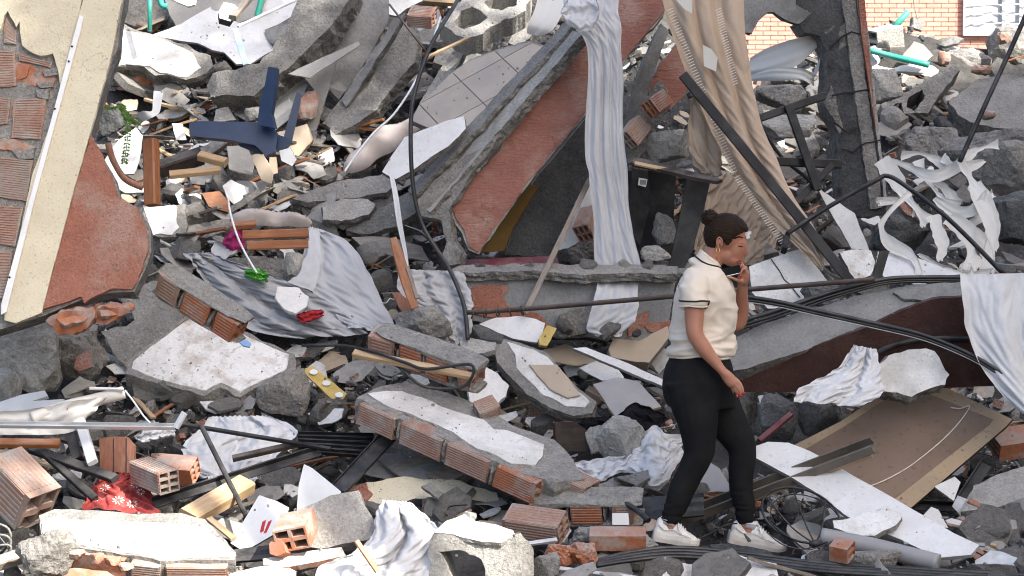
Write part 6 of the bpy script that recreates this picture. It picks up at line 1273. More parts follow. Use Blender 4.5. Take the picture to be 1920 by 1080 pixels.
slab('orange_brick_scrap', 'orange brick scrap under the sunlit front slab', 'brick scrap', [(90, 1076), (140, 1064), (200, 1072), (230, 1090), (100, 1090)], (0, -.6, .8), .04, ('brick', 'brick'), at=(150, 1090, -1.0), jag=.006)
# white appliance panels
slab('white_appliance_sheet', 'white perforated appliance panel with a dark edge', 'appliance panel', [(556, 960), (560, 910), (570, 870), (586, 878), (640, 922), (636, 930), (600, 946), (566, 968)], (-.1, -.9, .4), .02, ('pvc_white', 'metal_black'), lay=.25, jag=0, short='the white appliance panel')
for i in range(12):
    c = P(563 + (i % 4)*3 + (i//4)*.6, 910 + (i//4)*5, G(570, 940) - .30)
wpl = slab('white_plate', 'pale metal plate with two red marks below the slanting black tube', 'plate', [(432, 1018), (486, 928), (520, 940), (542, 952), (530, 990), (510, 1004), (458, 1034)], (-.15, -.8, .6), .012, ('pvc_white', 'board_shade'), lay=.25, jag=0)
for q in ([(492, 978), (499, 974), (494, 996), (487, 999)], [(503, 978), (510, 974), (500, 998), (494, 1000)]):
    skin(wpl, 'red_mark', q, 'print_red', off=.002, th=.003, jag=.0015, relief=0)
# hollow orange block with concrete
cw = slab('sunlit_concrete_piece', 'sunlit cream concrete piece behind the four holed orange brick', 'concrete piece', [(520, 985), (560, 956), (620, 930), (672, 920), (692, 960), (712, 996), (700, 1010), (640, 1020), (600, 1030), (540, 1020)], (-.1, -.8, .6), .14, ('conc_light', 'conc'), lay=.2, at=(600, 1030, -.85), jag=.008, short='the sunlit concrete piece')
brick('hollow_brick', 'bright orange hollow brick showing its square holes, at bottom centre left', 'hollow brick', None, None, .105, .15, 'brick', (-.25, -.4, .9), nx=2, ny=2, seed=61, broken=.004, ribs=0, world=(P(546, 1012, -.96), P(546, 1012, -.96) + Vector((.02, .20, .05))), short='the bright orange brick')
slab('broken_orange_edge', 'broken orange brick shell beside bright orange hollow brick', 'brick scrap', [(504, 1018), (514, 1006), (530, 1014), (536, 1034), (520, 1042), (506, 1038)], (-.3, -.9, .3), .06, ('brick', 'brick'), at=(515, 1040, -.97), jag=.005)
drape('front_white_cloth', 'sunlit white cloth draped in a peak at bottom centre', 'cloth', [(716, 938, 772, 942, -.78, .4), (702, 968, 800, 966, -.86, 1), (692, 1010, 822, 990, -.95, 1.2), (650, 1040, 816, 1040, -1.03, 1.2), (596, 1062, 808, 1075, -1.1, 1), (590, 1100, 800, 1100, -1.15, 1)], 'cloth_white', folds=2.4, amp=.06, nu=64, nv=70, sharp=.1, buckle=(1.28, 1.15), short='the sunlit white cloth')
bar('orange_stick', 'thin orange broken stick poking up from sunlit white cloth', 'stick', (668, 1014, -1.18), (708, 1072, -1.2), .022, .014, 'wood_orange')
slab('cream_trim_piece', 'broken cream trim piece with orange edge below orange hollow brick', 'trim piece', [(492, 1048), (540, 1040), (600, 1030), (640, 1026), (650, 1042), (600, 1052), (540, 1064), (494, 1060)], (0, -.6, .8), .03, ('conc_light', 'brick'), at=(560, 1064, -.98), jag=.005)
slab('grey_tray', 'smooth pale grey tray at the bottom edge left of centre', 'tray', [(430, 1076), (480, 1062), (530, 1058), (556, 1072), (550, 1095), (430, 1095)], (0, -.6, .8), .02, ('pvc_white', 'pvc_grey'), at=(500, 1094, -1.05), jag=.002)
for i in range(3):
    bar('dark_strip', ['dark slat under front slab right side, upper', 'dark slat under front slab right side, middle', 'dark slat under front slab right side, lower'][i], 'strip', (440, 1036 + i*7, -.7 - .03*i), (520, 1026 + i*9, -.7 - .03*i), .03, .015, 'metal_black')
hcb = hollow_block('hollow_concrete_block', 'large sunlit hollow concrete block with one dark opening at the bottom', [(806, 1014), (814, 998), (850, 1000), (900, 1012), (940, 1016), (968, 1004), (974, 1060), (980, 1100), (804, 1100)], [[(824, 1034), (852, 1030), (880, 1040), (900, 1052), (912, 1070), (914, 1110), (860, 1108), (840, 1076)]], (880, 1090, -1.1), (-.1, -1, .12), .26, 'conc_light', short='the sunlit hollow block')
slab('block_cap', '', '', [(812, 1000), (840, 976), (876, 962), (892, 976), (930, 984), (962, 994), (968, 1004), (940, 1018), (900, 1014), (850, 1002)], (0, -.5, .87), .05, ('plaster', 'conc_light'), parent=hcb, plane=fit_plane([(900, 1012)], (0, -.5, .87), 0, (900, 1012, -1.1)), jag=.006)
rock('concrete_chunk', 'pale lump on back edge of sunlit hollow block', 'concrete chunk', (866, 958, 894, 980), 'conc_light', 131, 4, 8, .05, Y=-.95)
slab('block_side_wall', 'rough sunlit right side of the hollow concrete block', 'concrete piece', [(966, 1004), (976, 1000), (1000, 1030), (1002, 1100), (976, 1100)], (.6, -.8, .1), .06, ('conc_light', 'conc_raw'), at=(976, 1095, -1.1), jag=.007)
rock('concrete_chunk', 'grey chunk with white top right of sunlit hollow block', 'concrete chunk', (994, 1036, 1050, 1090), 'conc', 132, 4, 6, .04, Y=-.95)
# bricks lower centre right
brick('hollow_brick', 'dusty ribbed grey brick right of the dark slab shadow', 'hollow brick', (950, 976, -.2), (1060, 992, -.3), .11, .14, 'brick_grey', (.1, -.5, .85), seed=71, broken=.02, short='the dusty ribbed brick')
brick_row('small_brick_row', 'small broken row of grey mortared bricks behind the dusty ribbed brick', 'brick row', (1000, 952, .1), (1205, 950, 0), .11, .13, (0, -.45, .88), 3, ['brick_grey', 'brick', 'brick_grey'], seeds=81, broken=.04, capth=.012)
brick('hollow_brick', 'grey mortared brick with a smooth orange face left of rear shoe', 'hollow brick', (1105, 1010, -.58), (1212, 1010, -.6), .075, .1, 'brick', (0, -.3, .95), seed=73, ribs=0, broken=.004, short='the smooth faced orange brick')
rock('mortar_lump', 'grey mortar lump holding the smooth orange brick', 'concrete chunk', (1058, 984, 1238, 1042), 'conc', 133, 4, 7, .05, Y=-.5)
for i, (b, sd) in enumerate((((1018, 1018, 1082, 1064), 141), ((1060, 1014, 1122, 1060), 142))):
    rock('broken_brick', ['crushed orange brick at bottom, left one of pair', 'crushed orange brick at bottom, right one of pair'][i], 'brick', b, 'brick', sd, 4, 9, .09, Y=-.75)
slab('white_corrugated_strip', 'small white corrugated strip left of the rear shoe', 'strip', [(1148, 962), (1178, 962), (1180, 984), (1148, 984)], (0, -1, .2), .01, ('pvc_white', 'pvc_white'), lay=.3, jag=0)
bar('alu_strip', 'white metal strip at the bottom under crushed orange bricks', 'strip', (974, 1022, -.7), (1044, 1012, -.65), .02, .015, 'alu')
bar('alu_strip', 'white metal strip along bottom edge toward the window strips', 'strip', (1046, 1066, -.9), (1220, 1088, -.95), .02, .015, 'alu')
tube('black_profile', 'curved black profile bending down behind the rear shoe', 'window profile', [(1098, 928, .05), (1150, 934, 0), (1190, 954, -.1), (1216, 976, -.2)], .014, 'rubber_black')
for i in range(5):
    bar('black_strip', ['black slat under rear heel, topmost', 'black slat under rear heel, second', 'black slat under rear heel, third', 'black slat behind rear shin, fourth', 'black slat behind rear shin, lowest'][i], 'strip', (1205, 938 + i*9, .25 - .04*i), (1320, 930 + i*8, .22 - .04*i), .035, .012, 'metal_black')
slab('pleated_tile_piece', 'small reddish ribbed tile piece behind the rear heel', 'tile piece', [(1206, 984), (1222, 972), (1232, 976), (1226, 994), (1212, 996)], (0, -1, .3), .02, ('brick_dusty', 'brick_dusty'), lay=.2, jag=.002)
# right background mound
for b, lb, mt, sd, yy in (((1660, 60, 1760, 104), 'grey rubble heap top behind teal pipes', 'conc', 151, 10.5), ((1740, 90, 1860, 170), 'grey broken block on far mound', 'conc', 152, 9.6), ((1850, 50, 1960, 140), 'grey ribbed block with orange bit at far right', 'conc', 153, 9.8), ((1690, 236, 1800, 300), 'grey rough beam remnant on the right slope', 'conc', 154, 5.6), ((1760, 240, 1960, 320), 'long rough concrete remnant on right slope', 'conc_raw', 155, 5.2)):
    rock('concrete_remnant', lb, 'concrete chunk', b, mt, sd, 4, 8, .06, Y=yy)
slab('far_concrete_slab', 'sloping grey concrete slab on far mound at the right', 'concrete slab', [(1780, 190), (1830, 150), (1890, 140), (1960, 150), (1960, 250), (1860, 240), (1800, 220)], (-.1, -.7, .7), .2, ('conc', 'conc_raw'), at=(1860, 240, 7.2), jag=.02, short='the far sloping slab')
hollow_block('hollow_concrete_slab', 'broken hollow floor block with two openings on the far mound', [(1650, 196), (1700, 172), (1790, 120), (1800, 130), (1760, 180), (1740, 212), (1660, 214)], [[(1664, 206), (1690, 190), (1694, 212), (1670, 212)], [(1702, 200), (1704, 182), (1730, 168), (1736, 180), (1714, 208)]], (1700, 212, 8.0), (0, -.9, .4), .3, 'conc')
slab('white_far_board', 'white board lying on far mound under the teal pipe', 'board', [(1626, 134), (1630, 94), (1660, 98), (1742, 120), (1740, 136), (1690, 134)], (0, -.6, .8), .03, ('white_board', 'board_grey'), at=(1690, 135, 9.0), jag=.004)
tube('teal_pipe', 'teal plastic pipe lying on the white far board', 'pipe', [(1630, 94, 9.0), (1674, 106, 8.9), (1742, 122, 8.8)], .028, 'green_pipe', k=4)
tube('teal_pipe', 'short teal pipe sticking up from tilted hollow brick on far mound', 'pipe', [(1668, 60, 9.4), (1703, 22, 9.4)], .03, 'green_pipe', k=4)
brick('hollow_brick', 'pale hollow brick tilted on far mound with teal pipe', 'hollow brick', (1634, 78, 9.3), (1684, 66, 9.4), .2, .2, 'conc_light', (-.3, -.3, .9), nx=1, ny=2, seed=81, ribs=0)
sb = slab('switch_box', 'small grey electrical box hanging by wires before brick house', 'electrical box', [(1711, 32), (1734, 37), (1730, 58), (1709, 50)], (.1, -1, .1), .08, ('conc_light', 'conc'), at=(1720, 50, 10.5), jag=0)
tube('hanging_wire', 'thin wire holding the grey electrical box', 'wire', [(1712, -20, 10.5), (1714, 10, 10.5), (1720, 36, 10.46)], .006, 'conc')
slab('white_far_board', 'pale triangular panel on top of far mound', 'panel', [(1692, 104), (1714, 78), (1732, 84), (1750, 104), (1736, 116)], (.1, -1, .3), .04, ('board_grey', 'conc'), at=(1720, 112, 8.9), jag=.006)
for i, (a, b, yy) in enumerate((((1820, 122), (1860, 142), 8.6), ((1690, 142), (1722, 158), 8.8), ((1866, 60), (1900, 84), 9.4), ((1758, 96), (1782, 122), 9.2), ((1838, 206), (1868, 226), 6.6))):
    rock('brick_fragment', ['orange brick fragment upper middle of far mound', 'orange brick fragment under the white far board', 'orange brick fragment at far mound top right', 'orange brick fragment left of far mound crest', 'orange brick fragment at the foot of far sloping slab'][i], 'brick', (a[0], a[1], b[0], b[1]), 'brick_dusty', 95 + i, 3, 5, .07, Y=yy)
# ------------------------------------------------------------ the woman
K = 10/FPX
def Q(px, py, y=0.): return P(px, py, y)
per = empty('person', P(1345, 1012, 0)); tag(per, 'woman in cream top and black leggings walking over rubble with a phone', 'person', at=(1320, 700))
def limb(pts, k=5, n=16):
    """pts: (px,py,y,rx,ry) -> closed tapered tube; rx in the picture plane, ry across it"""
    c = catmull([Vector(Q(*p[:3])) for p in pts], k); r = catmull([Vector((p[3], p[4] if len(p) > 4 else p[3], 0)) for p in pts], k)
    V = []; Fc = []; m = len(c)
    for i, p in enumerate(c):
        t = (c[min(i+1, m-1)] - c[max(0, i-1)]).normalized(); b = Vector((0, 1, 0)); a = t.cross(b).normalized(); b = a.cross(t)
        for j in range(n):
            w_ = 2*math.pi*j/n; V.append(p + a*math.cos(w_)*r[i].x + b*math.sin(w_)*r[i].y)
    for i in range(m - 1):
        for j in range(n): Fc.append((i*n + j, i*n + (j+1) % n, (i+1)*n + (j+1) % n, (i+1)*n + j))
    Fc.append(tuple(range(n-1, -1, -1))); Fc.append(tuple(range((m-1)*n, m*n)))
    return V, Fc
def ell(px, py, y, rx, ry, rz, rot=0, sub=3):
    V, Fc = ico(sub); c = Q(px, py, y); cr, sr = math.cos(rot), math.sin(rot)
    return [c + Vector((v.x*rx*cr + v.z*rz*sr, v.y*ry, -v.x*rx*sr + v.z*rz*cr)) for v in V], Fc
def remesh(name, parts, mat, vox, sm=4, parent=None, disp=None):
    V, Fc = merge(*parts); o = mk(name, V, Fc, [mat], None, None, True)
    m = o.modifiers.new('r', 'REMESH'); m.mode = 'VOXEL'; m.voxel_size = vox
    s = o.modifiers.new('s', 'SMOOTH'); s.factor = .5; s.iterations = sm
    dg = bpy.context.evaluated_depsgraph_get(); me = bpy.data.meshes.new_from_object(o.evaluated_get(dg)); o.modifiers.clear(); o.data = me
    if not me.materials: me.materials.append(MATS[mat])
    me.polygons.foreach_set('use_smooth', [True]*len(me.polygons))
    if disp:
        nn = [v.normal.copy() for v in me.vertices]
        for v, q in zip(me.vertices, nn): v.co += q*disp(v.co + o.location)
    me.update()
    if parent: loc_ = Vector(o.location); o.parent = parent; o.location = loc_ - wloc(parent)
    return o
def torso(rows, hw, n=24):
    V = []; Fc = []
    for (py, x0, x1, y0, w_) in rows:
        a, b = Q(x0, py), Q(x1, py); c = (a + b)/2; rx = (b - a).length/2
        for j in range(n):
            t = 2*math.pi*j/n; ct, st = math.cos(t), math.sin(t); e = .85
            V.append(c + Vector((rx*math.copysign(abs(ct)**e, ct), y0 + w_*math.copysign(abs(st)**e, st), 0)))
    m = len(rows)
    for i in range(m - 1):
        for j in range(n): Fc.append((i*n + j, (i+1)*n + j, (i+1)*n + (j+1) % n, i*n + (j+1) % n))
    Fc.append(tuple(range(n))); Fc.append(tuple(range(m*n - 1, (m-1)*n - 1, -1)))
    return V, Fc
YN, YF = -.155, .15      # near and far shoulder
def finger(pts, r): return limb([(x, y, d, r*(1 - .12*i), r*(1 - .12*i)) for i, (x, y, d) in enumerate(pts)] + [(pts[-1][0] + (pts[-1][0]-pts[-2][0])*.15, pts[-1][1] + (pts[-1][1]-pts[-2][1])*.15, pts[-1][2], r*.35, r*.35)], 3, 8)
body = [
  torso([(520, 1296, 1362, 0, .15), (560, 1274, 1366, 0, .15), (620, 1264, 1362, 0, .13), (670, 1262, 1362, 0, .14), (705, 1256, 1362, 0, .15)], 0),
  limb([(1312, 535, 0, .07, .075), (1326, 505, 0, .054, .056), (1340, 480, 0, .052, .054), (1352, 452, 0, .05, .055)]),
  ell(1361, 440, 0, .096, .076, .100, .2, 4), ell(1356, 436, 0, .090, .077, .088, 0, 4),
  ell(1377, 462, 0, .060, .060, .088, .12, 4), ell(1372, 486, 0, .050, .048, .036, .2, 4), ell(1381, 497, 0, .019, .024, .018), ell(1362, 476, 0, .05, .056, .05, .3),
  ell(1389, 441, 0, .026, .050, .018), ell(1389, 430, 0, .028, .052, .034, .2),
  limb([(1392, 447, 0, .009, .010), (1396, 460, 0, .011, .012), (1399, 471, 0, .013, .015), (1398, 477, 0, .010, .016), (1392, 478, 0, .01, .014)], 4, 10),
  ell(1390, 487, 0, .014, .022, .008), ell(1388, 494, 0, .013, .020, .008), ell(1380, 468, -.034, .030, .024, .030), ell(1380, 468, .034, .030, .024, .030),
  # near arm
  limb([(1303, 530, YN + .03, .052, .05), (1302, 570, YN - .015, .050, .05), (1302, 605, YN - .035, .044, .045), (1304, 628, YN - .045, .040, .042), (1319, 652, YN - .05, .038, .038), (1338, 676, YN - .055, .029, .03), (1353, 694, YN - .06, .0225, .027), (1362, 703, YN - .06, .0215, .028)]),
  limb([(1358, 699, YN - .06, .024, .026), (1368, 711, YN - .062, .030, .020), (1376, 721, YN - .062, .028, .017)], 4, 12),
  finger([(1381, 713, YN - .068), (1389, 722, YN - .074), (1393, 731, YN - .074), (1394, 737, YN - .070)], .0095),
  finger([(1377, 719, YN - .066), (1385, 728, YN - .074), (1389, 736, YN - .074), (1389, 741, YN - .068)], .0098),
  finger([(1373, 722, YN - .058), (1379, 731, YN - .066), (1382, 738, YN - .066), (1382, 742, YN - .060)], .0092),
  finger([(1369, 722, YN - .048), (1373, 730, YN - .052), (1375, 736, YN - .052), (1375, 739, YN - .048)], .0082),
  finger([(1369, 706, YN - .045), (1380, 711, YN - .032), (1388, 719, YN - .028), (1392, 727, YN - .03)], .0102),
  # far arm, forearm up to the phone
  limb([(1330, 535, YF - .02, .055, .05), (1352, 570, YF - .0, .048, .046), (1374, 602, YF - .02, .042, .042), (1384, 604, YF - .03, .04, .04), (1390, 580, YF - .06, .037, .037), (1391, 556, YF - .11, .030, .031), (1392, 538, YF - .15, .025, .026), (1393, 528, YF - .165, .024, .025)]),
  limb([(1393, 532, -.0, .025, .024), (1394, 521, -.04, .030, .034), (1397, 509, -.045, .022, .036)], 4, 12),
  finger([(1400, 513, -.070), (1396, 505, -.088), (1391, 506, -.100), (1389, 515, -.100)], .0092),
  finger([(1401, 509, -.050), (1398, 501, -.064), (1393, 502, -.072), (1391, 509, -.074)], .0096),
  finger([(1400, 508, -.018), (1398, 500, -.026), (1393, 501, -.03), (1391, 508, -.032)], .0092),
  finger([(1398, 506, .0), (1394, 498, -.006), (1389, 499, -.008), (1387, 506, -.01)], .0085),
  finger([(1394, 530, -.06), (1384, 526, -.085), (1372, 521, -.096), (1361, 517, -.092)], .0105),
  # feet
  limb([(1262, 960, -.09, .044, .044), (1257, 985, -.09, .036, .038), (1262, 1000, -.09, .04, .036), (1288, 1010, -.09, .025, .035)]),
  limb([(1399, 960, .07, .045, .044), (1399, 985, .07, .036, .038), (1408, 1002, .07, .04, .036), (1436, 1016, .07, .025, .035)]),
  # legs inside the leggings
  limb([(1300, 700, -.08, .10, .085), (1306, 780, -.09, .085, .08), (1308, 850, -.09, .055, .055), (1280, 905, -.09, .048, .05), (1257, 975, -.09, .034, .036)]),
  limb([(1318, 700, .07, .10, .085), (1366, 790, .075, .078, .078), (1391, 840, .07, .054, .055), (1391, 900, .07, .046, .05), (1399, 975, .07, .034, .036)]),
]
skin_o = remesh('body', body, 'skin', .0058, 3, per)
# clothes
def wr(p):
    k = Vector((p.x*7, p.y*7, p.z*16)); px, py = PX(p)
    lowf = sstep(600, 650, py)*(1 - sstep(664, 668, py)); a = noise.noise(k)
    tw = 1 - abs(noise.noise(Vector((p.x*9 + p.z*7, p.y*6, p.z*10 - p.x*5))))*2
    return .004*a + .018*lowf*(1 - abs(noise.noise(Vector((p.x*6, p.y*6, p.z*26))))*2.4) + .011*tw + .004*noise.noise(Vector((p.x*22, p.y*18, p.z*30 + p.x*18)))
shirt = [
  torso([(494, 1306, 1330, 0, .075), (503, 1297, 1346, 0, .105), (515, 1285, 1360, 0, .145), (530, 1276, 1368, 0, .168), (552, 1268, 1377, 0, .168), (575, 1264, 1381, 0, .160), (590, 1263, 1381, 0, .155), (608, 1262, 1376, 0, .148), (625, 1260, 1371, 0, .148), (640, 1258, 1372, 0, .155), (655, 1256, 1372, 0, .163), (662, 1257, 1369, 0, .162), (668, 1260, 1366, 0, .158)], 0),
  limb([(1318, 505, 0, .075, .07), (1325, 494, 0, .066, .066), (1331, 486, 0, .061, .064)]),
  limb([(1306, 520, YN + .06, .07, .06), (1302, 538, YN + .005, .066, .062), (1301, 556, YN - .018, .062, .06), (1301, 576, YN - .03, .0605, .06)], 5, 20),
  limb([(1330, 522, YF - .06, .065, .06), (1344, 545, YF - .01, .062, .06), (1358, 570, YF, .058, .058)], 5, 20),
]
sh_o = remesh('top', shirt, 'shirt', .0075, 4, per, wr)
def ring(name, cpts, r, mat, closed=True, parent=None):
    V, Fc = sweep(cpts, circ(r, 6), caps=False); return mk(name, V, Fc, [mat], None, parent or per, True)
def ering(cx, cy, y, rx, ry, ang, n=36, k=1.0):
    c = Q(cx, cy, y); ca, sa = math.cos(ang), math.sin(ang)
    return [c + Vector((rx*math.cos(t)*ca, ry*math.sin(t), rx*math.cos(t)*sa)) for t in [2*math.pi*i/n for i in range(n + 1)]]
ring('collar', ering(1331, 486, 0, .060, .064, -.72), .008, 'shirt')
bvs = BVHTree.FromPolygons([v.co + wloc(sh_o) for v in sh_o.data.vertices], [tuple(p.vertices) for p in sh_o.data.polygons])
def hug(pts, off=.002):
    out = []
    for p in pts:
        l, nn, i, d = bvs.find_nearest(p); out.append(l + nn*off)
    return out
ring('collar_stripe', hug(ering(1327, 500, 0, .075, .082, -.68), .002), .0042, 'print_black')
def cuff(py, off, nm, r, mat): ring(nm, hug([Q(1301, py, YN - .025) + Vector((.064*math.cos(t), .064*math.sin(t), 0)) for t in [2*math.pi*i/32 for i in range(33)]], off), r, mat)
cuff(564, .0025, 'sleeve_stripe', .0042, 'print_black'); cuff(575, .001, 'cuff', .005, 'shirt')
ring('hem', hug([Q(1313, 665, 0) + Vector((.145*math.cos(t), .165*math.sin(t), .004*math.sin(t*3))) for t in [2*math.pi*i/40 for i in range(41)]], .001), .006, 'shirt')
def lwr(p):
    px, py = PX(p); a = sstep(900, 965, py)
    return .0022*noise.noise(p*14) + a*.006*(1 - abs(noise.noise(Vector((p.x*10, p.y*10, p.z*40))))*2.2)
legs = [
  torso([(655, 1262, 1362, 0, .150), (668, 1257, 1367, 0, .160), (685, 1248, 1373, 0, .172), (705, 1243, 1377, 0, .178), (725, 1241, 1379, 0, .178), (745, 1244, 1380, 0, .168), (762, 1252, 1378, 0, .155)], 0),
  limb([(1300, 715, -.085, .145, .10), (1303, 750, -.09, .125, .10), (1308, 790, -.095, .100, .094), (1311, 825, -.095, .082, .082), (1310, 852, -.092, .072, .072), (1295, 885, -.09, .064, .064), (1280, 915, -.09, .063, .062), (1267, 948, -.09, .053, .052), (1258, 972, -.09, .046, .046), (1256, 979, -.09, .044, .044)]),
  limb([(1322, 715, .07, .14, .10), (1345, 760, .075, .115, .10), (1369, 800, .075, .092, .09), (1388, 832, .075, .076, .078), (1392, 858, .07, .067, .07), (1389, 890, .07, .061, .064), (1390, 920, .07, .057, .06), (1396, 950, .07, .049, .05), (1399, 972, .07, .046, .046), (1400, 979, .07, .045, .045)]),
]
remesh('leggings', legs, 'leggings', .0075, 4, per, lwr)
# hair: cap over the skull, strands swept back to a bun
Vi, Fi = ico(5); c = Q(1360, 439); V = []; keep = []
hl = [(1324, 482), (1310, 470), (1306, 400), (1340, 380), (1395, 385), (1412, 418), (1406, 431), (1398, 433), (1385, 440), (1374, 448), (1366, 460), (1360, 458), (1354, 447), (1346, 447), (1341, 456), (1339, 470), (1332, 482)]
for v in Vi:
    p = c + Vector((v.x*.103 + .008*max(0, v.x), v.y*.087, v.z*.100)); f = noise.noise(Vector((v.z*9 - v.x*4, v.y*9, 3)))*.003; V.append(p + v*(f + .003))
for f in Fi:
    m = (V[f[0]] + V[f[1]] + V[f[2]])/3; px, py = PX(m)
    if inside((px, py), hl): keep.append(f)
idx = sorted({i for f in keep for i in f}); mp_ = {i: k for k, i in enumerate(idx)}
ho = mk('hair', [V[i] for i in idx], [tuple(mp_[i] for i in f) for f in keep], ['hair'], None, per, True)
sm_ = ho.modifiers.new('s', 'SOLIDIFY'); sm_.thickness = .012; sm_.offset = -1
def bunp():
    V, Fc = ico(4); c = Q(1331, 409); return [c + Vector((v.x*.043, v.y*.042, v.z*.042))*(1 + .16*noise.noise(Vector((v.x*2.5 + v.z*3, v.y*2, v.z*5)))) for v in V], Fc
V, Fc = bunp(); mk('bun', V, Fc, ['hair'], None, ho, True)
for i in range(16):
    a = R.uniform(0, 6.3); st = Q(1329, 408) + Vector((.03*math.cos(a), R.uniform(-.02, .02), .03*math.sin(a))); d = Vector((math.cos(a)*.02 - .005, R.uniform(-.01, .01), math.sin(a)*.02))
    V, Fc = sweep([st, st + d*.6 + Vector((0, 0, .004)), st + d], circ(.0009, 4)); mk('stray_hair', V, Fc, ['hair'], None, ho)
# face details
def blob(name, px, py, y, rx, ry, rz, mat, rot=0, parent=None): V, Fc = ell(px, py, y, rx, ry, rz, rot, 3); return mk(name, V, Fc, [mat], None, parent or per, True)
bvb = BVHTree.FromPolygons([v.co + wloc(skin_o) for v in skin_o.data.vertices], [tuple(p.vertices) for p in skin_o.data.polygons])
def onskin(px, py, off=.001):
    d = ray(px, py).normalized(); h = bvb.ray_cast(CAM, d); return (h[0] - d*off) if h[0] else Q(px, py)
def line(name, pts, r, mat, parent=None, taper=None):
    V, Fc = sweep(catmull([onskin(*p) for p in pts], 5), circ(r, 6), taper=taper); return mk(name, V, Fc, [mat], None, parent or skin_o, True)
line('eyebrow', [(1377, 448), (1385, 444), (1393, 446)], .0032, 'hair', taper=lambda t: .6 + .5*math.sin(t*3.1))
line('eyelash', [(1383, 461), (1388, 461.5), (1393, 463)], .0030, 'eye_dark', taper=lambda t: .5 + .7*math.sin(t*3.1))
line('eyelid', [(1382, 457), (1388, 455.5), (1393, 458)], .0013, 'lips')
line('lips', [(1380, 490), (1385, 489), (1390, 488.5)], .0036, 'lips', taper=lambda t: .4 + .8*t)
line('lips', [(1380, 491.5), (1385, 493.5), (1389, 494)], .0036, 'lips', taper=lambda t: .4 + .8*t)
line('nostril', [(1393, 477), (1395, 477)], .0022, 'lips')
ear = blob('ear', 1350, 455, -.072, .016, .010, .030, 'skin', .2)
for i in range(1):
    pp = [Q(1350 + 5.2*math.cos(t) - 1, 455 - 10*math.sin(t), -.084) for t in [(-.9 + 4.6*k/14) for k in range(15)]]; V, Fc = sweep(pp, circ(.0035, 6)); mk('ear_rim', V, Fc, ['skin'], None, ear, True)
blob('ear_hollow', 1350.5, 458, -.081, .006, .003, .011, 'lips', .1, ear)
ring('earring', [Q(1346 + 3.2*math.cos(t), 469 - 4.2*math.sin(t), -.080 + .003*math.sin(t)) for t in [2*math.pi*k/16 for k in range(17)]], .0016, 'gold')
for i, (x, y, w_) in enumerate(((1399, 439, .010), (1405, 437, .008), (1403, 444, .007))):
    V, Fc = box_mesh(Q(x, y, -.02), (Vector((.9, -.3, .2)).normalized(), Vector((.3, .95, 0)).normalized(), Vector((0, 0, 1))), (w_, .012, .008)); mk('bandage', V, Fc, ['pvc_white'], None, per)
V, Fc = sweep(catmull([onskin(1340, 476), onskin(1345, 486), onskin(1352, 500)], 5), circ(.0014, 5)); mk('necklace', V, Fc, ['gold'], None, per, True)
for (x, y, dd) in ((1394, 738, YN - .079), (1389, 742, YN - .078), (1382, 743, YN - .069), (1389, 517, -.108)):
    V, Fc = ico(2); cc = Q(x, y, dd); mk('fingernail', [cc + Vector((v.x*.0062, v.y*.004, v.z*.0078)) for v in V], Fc, ['nail_red'], None, per, True)
# phone, held in the far hand
pc = Q(1371, 508, -.086); ax = Vector((.96, .12, .22)).normalized(); az = Vector((-.22, .25, .94)).normalized(); ay = az.cross(ax).normalized(); az = ax.cross(ay)
bm = bmesh.new(); V, Fc = box_mesh(Vector(), (ax, ay, az), (.046, .009, .019)); vs2 = [bm.verts.new(v + pc) for v in V]
for f in Fc: bm.faces.new([vs2[i] for i in f])
bmesh.ops.recalc_face_normals(bm, faces=bm.faces); bmesh.ops.bevel(bm, geom=bm.edges[:], offset=.003, segments=2, affect='EDGES')
me = bpy.data.meshes.new('mobile_phone'); bm.to_mesh(me); bm.free(); me.materials.append(MATS['phone_glass'])
ph = bpy.data.objects.new('mobile_phone', me); COL.objects.link(ph); me.transform(Matrix.Translation(-pc)); ph.location = pc; tag(ph, 'black mobile phone held to the woman\'s mouth', 'phone')
V, Fc = box_mesh(pc - az*.0202, (ax, ay, az), (.042, .007, .0012)); mk('phone_edge', V, Fc, ['alu'], None, ph)
